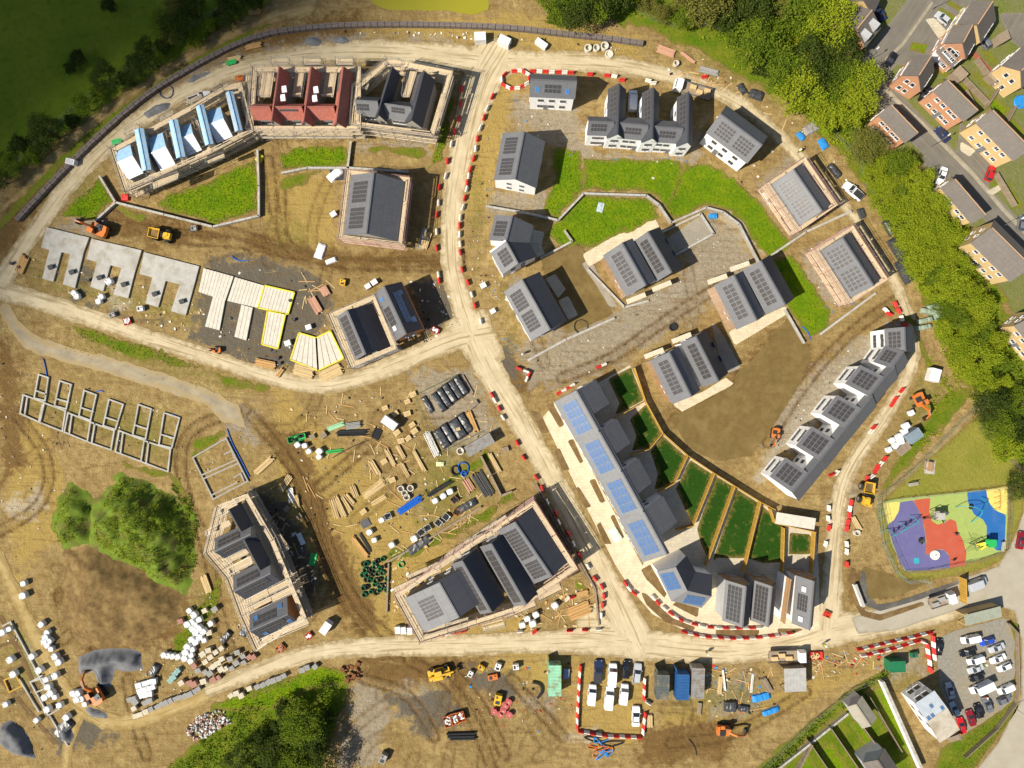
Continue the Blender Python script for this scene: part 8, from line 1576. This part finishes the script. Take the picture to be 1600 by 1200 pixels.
TEAL = mk('teal_tube', (.03, .42, .45), None, 2, .4, 0); b = MB(); s_ = MB()
for x in (-2.6, 0, 2.6):
    for y in (-.9, .9): b.tube((x, y, 0), (x, 0, 2.4), .06, 6)
b.tube((-2.6, 0, 2.4), (2.6, 0, 2.4), .06, 6)
for x in (-1.9, -.8, .8, 1.9): s_.tube((x, -.2, .55), (x, -.2, 2.4), .02, 4); s_.tube((x, .2, .55), (x, .2, 2.4), .02, 4); s_.box((x, 0, .52), (.25, .5, .05))
rig('swing_set', 1416, 825, 'long teal swing set on purple rubber', [('swing_frame', b, TEAL), ('swing', s_, RUBBER)], deg=30, z=2)
b = MB(); d_ = MB(); d_.tube((0, 0, .05), (0, 0, .2), .95, 20); b.tube((0, 0, .2), (0, 0, .9), .06, 6)
for k in range(6): t = k*math.pi/3; b.tube((.75*math.cos(t), .75*math.sin(t), .2), (.75*math.cos(t), .75*math.sin(t), .85), .03, 5)
rig('roundabout', 1465, 869, 'white roundabout on the purple lobe', [('deck', d_, WHITEP), ('handrail', b, STEEL)])
b = MB(); d_ = MB()
for x in (-.8, .8):
    for y in (-.8, .8): b.tube((x, y, 0), (x, y, 2.6), .07, 6)
d_.box((0, 0, 1.3), (1.6, 1.6, .1)); d_.box((0, 0, 2.5), (1.3, 1.3, .08)); l_ = MB(); l_.beam((.8, 0, 1.3), (2.6, .2, .3), .5, .06); k_ = MB()
for i in range(6): k_.tube((-2.0+i*.3, -.9, .1), (-.9, .4-i*.2, 2.0), .03, 4)
rig('climbing_tower', 1469, 806, 'grey climbing tower with nets on the green rubber', [('tower_post', b, STEEL), ('platform', d_, CONC), ('slide', l_, STEEL), ('net', k_, DKMET)], z=2)
b = MB()
for q in ([(-3, .2, 0), (-2.2, .8, 1.8), (-.6, .6, 2.6), (.4, 0, 2.7)], [(2.0, 2.3, 0), (2.2, 1.3, 1.7), (1.2, .2, 2.6), (.4, 0, 2.7)], [(0, -2.8, 0), (.5, -1.6, 1.7), (.6, -.5, 2.5), (.4, 0, 2.7)]): b.path([Vector(v[:3]) for v in smooth([tuple(v) for v in q], 2)], .06, 6)
n_ = MB(); n_.tube((-.2, .3, .4), (-.2, .3, .5), .45, 14); n_.tube((-.2, .3, .5), (.4, 0, 2.7), .03, 4)
rig('arch_swing', 1527, 797, 'three legged curved arch with basket seat', [('arch', b, TEAL), ('basket_seat', n_, RUBBER)], z=2)
b = MB(); b.tube((0, 0, 0), (0, 0, 3.0), .07, 6)
for k in range(5):
    t = k*2*math.pi/5+.4
    for j in range(4): b.tube((0, 0, 3.0-j*.7), (2.2*math.cos(t)*(.5+j*.16), 2.2*math.sin(t)*(.5+j*.16), .05 if j == 3 else 1.6-j*.4), .02, 4)
rig('rope_climber', 1520, 850, 'dark rope star climber on the green rubber', [('rope_frame', b, DKMET)], z=1)
b = MB(); d_ = MB(); y_ = MB()
for x in (-.6, .6):
    for y in (-.6, .6): b.tube((x, y, 0), (x, y, 2.2), .07, 6)
d_.box((0, 0, 1.2), (1.3, 1.3, .1)); d_.prism([(-.75, -.75), (.75, -.75), (.75, .75), (-.75, .75)], 2.1, 2.2); y_.beam((-.6, -.2, 1.2), (-1.9, -.8, .25), .6, .08); y_.beam((-.5, -.6, 1.2), (-1.0, -1.6, .25), .4, .08)
rig('slide_tower', 1547, 848, 'small slide tower with yellow chute by the blue rubber', [('tower_post', b, GREEND), ('platform', d_, GREENP), ('chute', y_, YELLOWT)], z=1.5)
for i, (x, y) in enumerate(((1446, 811), (1442, 845), (1444, 849), (1476, 815), (1497, 836), (1494, 876))):
    b = MB(); b.tube((-.5, 0, 0), (-.4, 0, .8), .04, 6); b.tube((.5, 0, 0), (.4, 0, .8), .04, 6); b.tube((-.4, 0, .8), (.4, 0, .8), .04, 6); d_ = MB(); d_.box((0, 0, .5), (.6, .3, .08)); rig('spring_rocker', x, y, ('low balance rail where red meets purple', 'balance rail beside the dark spinner disc', 'low rail under the dark spinner disc', 'single pole spinner by the green lobe', 'balance beam on the red edge', 'leaning beam on the red lobe')[i], [('rail', b, STEEL), ('seat', d_, RUBBER)], deg=40*i)
b = MB(); b.tube((0, 0, .3), (0, 0, .42), .5, 16); d_ = MB(); d_.tube((0, 0, 0), (0, 0, .35), .08, 8); rig('spinner', 1442, 846, 'dark spinner disc on purple rubber', [('disc', b, RUBBER), ('post', d_, STEEL)])
b = MB()
for i in range(4): b.tube((-.4, -1.8+i*1.1, 0), (.3, -1.8+i*1.1, .9), .035, 5); b.tube((.3, -1.8+i*1.1, .9), (.6, -1.4+i*1.1, 0), .035, 5)
b.tube((.3, -1.8, .9), (.3, 1.5, .9), .03, 5); rig('climbing_rail', 1561, 782, 'orange zigzag climbing rail on yellow rubber', [('rail', b, ORANGE)])
def wire_fence(label, pts, h=1.8, m=None, post=2.4, mesh=True, grp='wire fences'):
    m = m or STEEL; c = P(*pts[0]); r = thing('wire_fence', c, label, 'fence', grp); w = [P(*p, 0) for p in pts]; ra = MB(); pm = MB(); pm.tube((0, 0, -.05), (0, 0, h+.05), .035, 6); pme = pm.mesh('fence_post', m)
    for a, e in zip(w[:-1], w[1:]):
        L = (e-a).length; n = max(1, int(L/post))
        for k in range(n): p = a.lerp(e, k/n); link('fence_post', pme, r, (p.x-c.x, p.y-c.y, 0))
        for z in (.1, h*.5, h): ra.tube(a+Vector((0, 0, z)), e+Vector((0, 0, z)), .018, 4)
        k = int(L/.25)
        for i in range(k): p = a.lerp(e, i/max(1, k)); ra.tube(p+Vector((0, 0, .1)), p+Vector((0, 0, h)), .007, 3, cap=False)
    ra.build('mesh_panel', m, r)['kind'] = 'stuff'
wire_fence('grey railing round the coloured playground', PG+PG[:1], 1.3)
wire_fence('green tinted mesh fence round the mown triangle', [(1372, 800), (1372, 775), (1432, 725), (1500, 655), (1536, 622), (1528, 600), (1500, 575), (1478, 530), (1474, 490)], 2.0, mk('green_wire', (.24, .38, .30), None, 2, .5, 0))
wire_fence('wire fence on the tree side of the mown triangle', [(1532, 612), (1530, 670), (1560, 700), (1600, 742)], 1.5); wire_fence('mesh fence curving from the playground to the tarmac path', [(1370, 790), (1378, 850), (1398, 893), (1415, 908), (1445, 905), (1450, 918)], 1.8, mk('teal_wire', (.22, .40, .42), None, 2, .5, 0))
wire_fence('wire fence climbing the scrub above the top track', [(985, 8), (1018, 32), (1052, 43), (1100, 40), (1142, 55), (1180, 90)], 1.6); wire_fence('wire fence along the foot of the hedgerow', [(5, 275), (60, 225), (115, 172), (175, 128), (240, 80), (300, 42), (360, 10)], 1.3); wire_fence('wire fence below the tree belt by the track', [(1275, 185), (1300, 210), (1340, 250), (1350, 290), (1380, 320)], 1.6)
wire_fence('green mesh fence round the black sheeted packs', [(650, 617), (705, 590), (716, 587)], 1.9, GREEND); wire_fence('green mesh fence along the sheeted packs flank', [(650, 620), (668, 665), (688, 712)], 1.9, GREEND); wire_fence('green mesh fence between packs and silver container', [(690, 706), (758, 672)], 1.9, GREEND); wire_fence('site hoarding mesh along the central road terrace side', [(832, 752), (870, 820), (912, 895), (936, 930)], 1.9)
wire_fence('mesh fence on the far side of the hedge bank', [(1395, 1050), (1330, 1075), (1262, 1130), (1190, 1200)], 1.4)
# timber rails
def rail(label, pts, w=.35, h=.5, m=OLDW):
    c = P(*pts[0]); r = thing('timber_rail', c, label, 'timber rail')
    for a, e in zip(pts[:-1], pts[1:]):
        a = P(*a, h); e = P(*e, h); L = (e-a).length; n = max(1, int(L/3))
        for k in range(n): b = MB(); b.beam(a.lerp(e, (k+.01)/n)*1+Vector((0, 0, -h/2)), a.lerp(e, (k+.99)/n)+Vector((0, 0, -h/2)), w, h); b.build('board', m, r)
rail('long old timber rail along the junction terrace yard', [(606, 878), (660, 848), (752, 792)]); rail('double timber rail beside the coil store', [(607, 880), (604, 958)], .3); rail('old timber wall beside the silver container', [(751, 712), (783, 775), (800, 768)], .4, 1.0); rail('timber rail at the roadside of the junction terrace', [(838, 756), (880, 830), (930, 920), (936, 978)], .3, .4); rail('low kerb board beside the gravel court', [(820, 563), (962, 497)], .2, .3)
# =============== sheds, shelter, gate, lamps ===============
def shed(px, py, deg, L, w, h, m, label, posts=False, roof=None, cat='shed', name='shed'):
    p = P(px, py, h); r = thing(name, (p.x, p.y, 0), label, cat, None, R(deg)); b = MB()
    if posts:
        for x in (-.48, 0, .48):
            for y in (-.46, .46): b.box((x*L, y*w, h/2), (.14, .14, h))
        link('post', b.mesh('post', m), r); b = MB(); b.box((0, w*.46, h*.45), (L*.96, .06, h*.8)); link('wall', b.mesh('wall', m), r)
    else: b.box((0, 0, h/2), (L*.95, w*.95, h)); link('wall', b.mesh('wall', m), r); b = MB(); b.box((L*.475, 0, 1), (.06, .9, 2)); link('door', b.mesh('door', FRAME), r)
    n = max(3, int(L/.6))
    for k in range(n): b = MB(); x0, x1 = -L/2+L*k/n+.01, -L/2+L*(k+1)/n-.01; b.hexa([(x0, -w/2, h), (x1, -w/2, h), (x1, w/2, h+.3), (x0, w/2, h+.3)], [(x0, -w/2, h+.06), (x1, -w/2, h+.06), (x1, w/2, h+.36), (x0, w/2, h+.36)]); link('roof_sheet', b.mesh('roof_sheet', roof or m), r)
shed(1242, 1062, 3, 4.2, 4.6, 2.6, OLDW, 'open fronted store with grey sheet roof behind the lorry', True, mk('grey_fibre_sheet', (.40, .39, .365), (.32, .31, .29), 1, .8)); shed(1535, 962, 14, 7.2, 2.2, 2.5, TIMBER, 'green roofed timber shelter at the car park gate', True, mk('grey_green_roof', (.30, .32, .25), (.24, .26, .2), 1, .8)); shed(1568, 58, 30, 2.2, 1.8, 2, OLDW, 'small garden shed by the buff terrace'); shed(1500, 115, -45, 2.4, 1.8, 2, OLDW, 'grey garden shed behind the brick garage'); shed(1552, 120, -45, 2.2, 1.0, 1.6, OLDW, 'narrow shed at the end of the red path'); shed(1352, 141, 0, 2.0, 1.6, 1.9, FRAMEW, 'white canopy beside the street bend trees')
shed(1462, 88, -40, 1.7, 1.5, 1.9, FRAMEW, 'white gazebo behind the small brick house'); shed(1491, 1153, 20, 1.8, 1.2, 1.2, OLDW, 'timber bin store beside the site office')
def lamp(px, py, deg, label, h=5.2):
    p = P(px, py, 0); r = thing('street_lamp', (p.x, p.y, 0), label, 'street lamp', None, R(deg)); b = MB(); b.tube((0, 0, 0), (0, 0, 1.2), .09, 8); b.tube((0, 0, 1.2), (0, 0, h), .06, 8, .04); link('post', b.mesh('post', STEEL), r); b = MB(); b.tube((0, 0, h), (.8, 0, h+.1), .035, 6); link('arm', b.mesh('arm', STEEL), r); b = MB(); b.box((1.0, 0, h+.1), (.6, .22, .1)); link('lantern', b.mesh('lantern', FRAMEW), r)
lamp(1450, 231, 40, 'street lamp opposite the navy parked car'); lamp(1560, 355, 30, 'street lamp by the long buff house gable'); lamp(1343, 101, 40, 'street lamp at the corner house end'); lamp(1580, 1103, -30, 'street lamp on the car park verge'); lamp(1455, 15, 60, 'street lamp beside the parking bays')
# picnic table, benches
b = MB(); s_ = MB(); l_ = MB()
for i in range(5): b.box((0, -.36+i*.18, .75), (1.8, .16, .04))
for y in (-.75, .75): s_.box((0, y, .45), (1.8, .26, .04))
for x in (-.7, .7): l_.beam((x, -.75, .02), (x, -.1, .72), .06, .1); l_.beam((x, .75, .02), (x, .1, .72), .06, .1); l_.beam((x, -.8, .42), (x, .8, .42), .05, .08)
rig('picnic_table', 1454, 729, 'brown picnic table on the pale concrete pad', [('table_top', b, CLAD), ('bench_seat', s_, CLAD), ('leg', l_, CLAD)], 'picnic table', 80)
def bench(px, py, deg, label):
    b = MB(); k = MB(); s_ = MB()
    for i in range(4): s_.box((0, -.25+i*.15, .45), (1.9, .12, .04))
    for i in range(3): b.box((0, .32+.02*i, .6+i*.14), (1.9, .04, .11))
    for x in (-.8, .8): k.box((x, 0, .22), (.08, .5, .44)); k.box((x, .33, .5), (.06, .06, .85))
    rig('park_bench', px, py, label, [('seat', s_, CONC), ('backrest', b, CONC), ('leg', k, STEEL)], 'bench', deg)
bench(1430, 757, 10, 'grey bench at the playground fence on the mown grass'); bench(1570, 855, 80, 'white bench inside the playground corner')
# paddling pool, toy
b = MB(); b.lathe([(1.25, 0), (1.35, .25), (1.2, .4), (1.1, .25), (.01, .22)], 20); solid('paddling_pool', b, BLUET, 'bright blue paddling pool on an estate lawn', 'paddling pool', None, (0, 0, 0), fix=True).location = P(1593, 160)
# =============== people ===============
def person(px, py, deg, label, top, leg):
    bm = bmesh.new(); V = {}
    J = {'pel': (0, 0, .95, .15), 'bel': (0, 0, 1.12, .14), 'che': (0, 0, 1.35, .16), 'nec': (0, 0, 1.52, .06), 'hea': (.02, 0, 1.66, .10), 'top': (.01, 0, 1.76, .07), 'sL': (0, .19, 1.44, .07), 'eL': (.05, .27, 1.18, .05), 'wL': (.2, .24, .98, .036), 'hL': (.27, .22, .92, .03), 'sR': (0, -.19, 1.44, .07), 'eR': (-.03, -.28, 1.18, .05), 'wR': (.08, -.28, .95, .036), 'hR': (.12, -.28, .87, .03), 'pL': (0, .1, .88, .10), 'kL': (.1, .11, .5, .068), 'aL': (.06, .11, .1, .045), 'fL': (.2, .12, .05, .04), 'pR': (0, -.1, .88, .10), 'kR': (-.02, -.11, .5, .068), 'aR': (-.14, -.11, .1, .045), 'fR': (0, -.12, .05, .04)}
    for k, v in J.items(): V[k] = bm.verts.new(v[:3])
    for a, c in (('pel', 'bel'), ('bel', 'che'), ('che', 'nec'), ('nec', 'hea'), ('hea', 'top'), ('che', 'sL'), ('sL', 'eL'), ('eL', 'wL'), ('wL', 'hL'), ('che', 'sR'), ('sR', 'eR'), ('eR', 'wR'), ('wR', 'hR'), ('pel', 'pL'), ('pL', 'kL'), ('kL', 'aL'), ('aL', 'fL'), ('pel', 'pR'), ('pR', 'kR'), ('kR', 'aR'), ('aR', 'fR')): bm.edges.new((V[a], V[c]))
    me = bpy.data.meshes.new('body'); bm.verts.index_update(); bm.to_mesh(me); bm.free(); p = P(px, py, 0); r = thing('person', (p.x, p.y, .02), label, 'person', None, R(deg)); o = link('body', me, r); o.modifiers.new('skin', 'SKIN'); 
    for v, k in zip(me.skin_vertices[0].data, J.values()): v.radius = (k[3], k[3])
    me.skin_vertices[0].data[0].use_root = True; sb = o.modifiers.new('sub', 'SUBSURF'); sb.levels = 1; sb.render_levels = 1; me.materials.append(leg); b = MB(); b.lathe([(.17, 0), (.2, .02), (.13, .03), (.12, .1), (.06, .15), (.01, .16)], 12, (.02, 0, 1.70)); link('hard_hat', b.mesh('hard_hat', FRAMEW), r); b = MB(); b.loft([[(.17*math.cos(t), .24*math.sin(t), .92) for t in [k*math.pi/5 for k in range(10)]], [(.17*math.cos(t), .235*math.sin(t), 1.2) for t in [k*math.pi/5 for k in range(10)]], [(.13*math.cos(t), .25*math.sin(t), 1.45) for t in [k*math.pi/5 for k in range(10)]], [(.07*math.cos(t), .09*math.sin(t), 1.54) for t in [k*math.pi/5 for k in range(10)]]]); link('jacket', b.mesh('jacket', top, sm=True, fix=True), r)
HV = mk('hi_vis_yellow', (.62, .72, .05), None, 2, .8, .1); HO = mk('hi_vis_orange', (.72, .22, .03), None, 2, .8, .1); TR = mk('dark_trousers', (.03, .035, .05), None, 2)
person(1103, 1018, 200, 'person in yellow hi-vis walking on the lower site road', HV, TR); person(1285, 1005, 160, 'person in yellow and white hi-vis on the road near the lorry', HV, TR); person(1246, 238, 30, 'person in yellow hi-vis behind the scaffolded pair', HV, TR); person(1533, 1034, 90, 'person in yellow hi-vis among the parked cars', HV, TR); person(1534, 1085, 90, 'person in orange hi-vis beside the box van', HO, TR); person(816, 554, 70, 'person in hi-vis by the white house drive', HV, TR)
# =============== litter of the building site ===============
def litter(label, polys, n, mats, lo, hi, seed, thick=.06):
    rn = random.Random(seed); mb = [MB() for _ in mats]
    for _ in range(int(n*.7)):
        q = rn.choice(polys); xs = [p[0] for p in q]; ys = [p[1] for p in q]
        for _t in range(30):
            x, y = rn.uniform(min(xs), max(xs)), rn.uniform(min(ys), max(ys))
            if inpoly(x, y, q): break
        p = P(x, y); k = rn.randrange(len(mats)); L = rn.uniform(lo, hi); w = L*rn.uniform(.2, .9); h = rn.uniform(.05, thick+.12)
        mb[k].box((p.x, p.y, h/2), (L, w, h), rn.uniform(0, 6.28), 0, rn.uniform(.7, 1))
    for b, m in zip(mb, mats):
        if b.v: o = b.build('site_litter', m, None, (0, 0, 0)); o['kind'] = 'stuff'; o['label'] = label
YARD = [(430, 640), (760, 580), (800, 760), (600, 900), (480, 800)]
litter('small offcuts and stones strewn over the materials yard', [YARD], 260, [TIMBER, CONC_W, OLDW, RUBBER], .15, .6, 1)
litter('offcuts round the slabs and the brick pair', [[(30, 400), (320, 470), (420, 540), (300, 530), (60, 440)], [(320, 400), (500, 430), (560, 590), (420, 590), (320, 520)], [(640, 440), (700, 440), (720, 500), (660, 540)]], 240, [CONC_W, WHITEP, RUBBER, TIMBER], .15, .55, 2)
litter('white offcuts dropped on the first slab', [[(112, 375), (130, 372), (125, 420), (112, 425)]], 30, [WHITEP], .2, .9, 3)
litter('stones and scraps along the top verge', [[(480, 48), (800, 52), (1000, 85), (990, 75), (700, 60)], [(990, 85), (1100, 110), (1240, 190), (1330, 290), (1290, 240), (1150, 125)]], 150, [CONC_W, WHITEP, OLDW, RUBBER], .15, .6, 4)
litter('scraps round the lower plant yard', [[(720, 1030), (900, 1035), (900, 1150), (720, 1130)], [(1100, 1040), (1210, 1040), (1210, 1120), (1110, 1120)], [(1260, 1030), (1380, 1010), (1380, 1050), (1260, 1060)]], 260, [TIMBER, RUBBER, CONC_W, REDP, BLUET], .15, .6, 5)
litter('scraps round the junction terrace', [[(800, 960), (930, 900), (935, 980), (800, 985)], [(600, 890), (640, 880), (640, 960), (605, 960)]], 120, [TIMBER, WHITEP, TIMB_O], .2, .9, 6)
litter('scraps among the bag and block stores', [[(200, 1050), (400, 980), (400, 1040), (220, 1120)], [(290, 940), (350, 910), (400, 1030), (300, 1060)]], 160, [CONC_W, TIMBER, GREYB], .15, .5, 7)
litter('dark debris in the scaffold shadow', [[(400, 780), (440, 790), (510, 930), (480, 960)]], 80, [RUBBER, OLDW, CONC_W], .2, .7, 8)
litter('stones on the gravel court', [[(820, 560), (1000, 480), (1110, 350), (1180, 400), (1010, 540), (900, 600)], [(1190, 740), (1230, 640), (1330, 540), (1260, 690)], [(770, 120), (800, 540), (720, 420), (740, 250)]], 220, [CONC_W, GREYB, RUBBER], .12, .4, 9)
litter('bright broken rubble heap beside the dirt track', [[(290, 1140), (310, 1118), (345, 1108), (362, 1118), (360, 1130), (325, 1150), (300, 1156)]], 420, [CONC_W, BAG, REDB, GREYB], .2, .6, 10, .5)
litter('scraps about the foundation earthworks', [[(0, 560), (120, 600), (100, 780), (0, 900)], [(0, 960), (100, 1060), (120, 1180), (0, 1160)], [(20, 580), (290, 640), (380, 680), (330, 780), (260, 740)]], 220, [CONC_W, WHITEP, OLDW, RUBBER], .12, .45, 11)
litter('rubble behind the white houses', [[(800, 150), (920, 240), (1090, 250), (1090, 258), (900, 250), (800, 200)], [(1250, 360), (1340, 480), (1290, 490)], [(760, 330), (800, 440), (790, 560), (760, 470)]], 160, [CONC_W, GREYB, BLUET], .12, .4, 12)
litter('rusty steel baskets at the lower track fork', [[(532, 1045), (560, 1035), (566, 1055), (545, 1065)]], 40, [mk('rusty_steel', (.20, .08, .03), None, 3)], .4, 1.2, 13, .5)
for i, (x, y) in enumerate(((20, 412), (32, 418), (140, 438), (300, 360), (455, 470), (460, 500), (435, 560), (438, 568), (1180, 468), (1075, 490), (905, 463), (640, 580), (1240, 550))[:8]):
    b = MB(); b.lathe([(.3, 0), (.3, .5), (.34, .55), (.26, .58), (.01, .55)], 14); solid('drain_chamber', b, DKMET, 'black plastic drain chamber standing by the slabs', 'drain', 'drain chambers by the slabs', (0, 0, 0), fix=True).location = P(x, y)
PLK = []
for L in (1.6, 2.4, 3.2):
    b = MB(); b.box((0, 0, .05), (L, .16, .06)); PLK.append(Proto('plank', [('plank', b.mesh('plank', TIMBER if L < 3 else TIMB_O), [])]))
for q, n, w in ((YARD, 70, 'lying loose in the materials yard'), ([(1100, 1040), (1210, 1045), (1205, 1110), (1110, 1110)], 22, 'lying on the scrap ground by the containers'), ([(810, 955), (925, 905), (932, 975), (820, 985)], 22, 'lying in the plot below the junction terrace'), ([(1255, 1030), (1370, 1012), (1370, 1040), (1260, 1055)], 18, 'lying behind the lorry'), ([(400, 790), (440, 800), (500, 930), (470, 940)], 16, 'lying in the slate trio scaffold shadow'), ([(620, 880), (760, 800), (750, 790), (610, 868)], 16, 'lying above the junction scaffold'), ([(1000, 80), (1130, 120), (1250, 215), (1220, 200)], 14, 'lying on the top verge'), ([(460, 420), (520, 440), (520, 480), (480, 500)], 10, 'lying by the brick pair')):
    rn = random.Random(n)
    for _ in range(n):
        for _t in range(40):
            x, y = rn.uniform(min(p[0] for p in q), max(p[0] for p in q)), rn.uniform(min(p[1] for p in q), max(p[1] for p in q))
            if inpoly(x, y, q): break
        p = P(x, y); k = rn.randrange(3); o = PLK[k].put((p.x, p.y, 0), rn.uniform(0, 3.14), ('short', 'medium', 'long orange')[k]+' timber plank '+w, 'plank', 'planks '+w)
# cloud whose shade lies over the far field: a broad cumulus two kilometres up, towards the sun
def cloud():
    rn = random.Random(9); bm = bmesh.new(); up = sun_to*(2000/sun_to.z)
    for x, y, r_ in ((-84, 78, 30), (36, -22, 30), (186, -122, 30), (300, -190, 32), (-170, 190, 30), (-60, -120, 40), (110, -210, 45), (-240, 20, 45), (-330, 260, 45), (-200, -220, 60), (250, -380, 60), (430, -330, 40), (-10, 60, 24), (120, -20, 22), (-120, 140, 24)):
        c = P(x, y)+up; t = bmesh.ops.create_icosphere(bm, subdivisions=3, radius=r_, matrix=Matrix.Translation(c-up))
        for v in t['verts']:
            d = v.co-(c-up); k = 1+.14*math.sin(v.co.x*.21+x)*math.sin(v.co.y*.24+y)+.08*math.sin(v.co.x*.6+v.co.z*.5); v.co = (c-up)+Vector((d.x*k, d.y*k, d.z*k*.6))
    me = bpy.data.meshes.new('cloud'); bm.to_mesh(me); bm.free(); me.materials.append(mk('cloud_white', (.85, .85, .86), (.8, .8, .82), .05, 1, 0))
    o = link('cloud', me, None, tuple(up)); o['kind'] = 'stuff'; o['label'] = 'broad white cloud high over the field side of the site'
cloud()
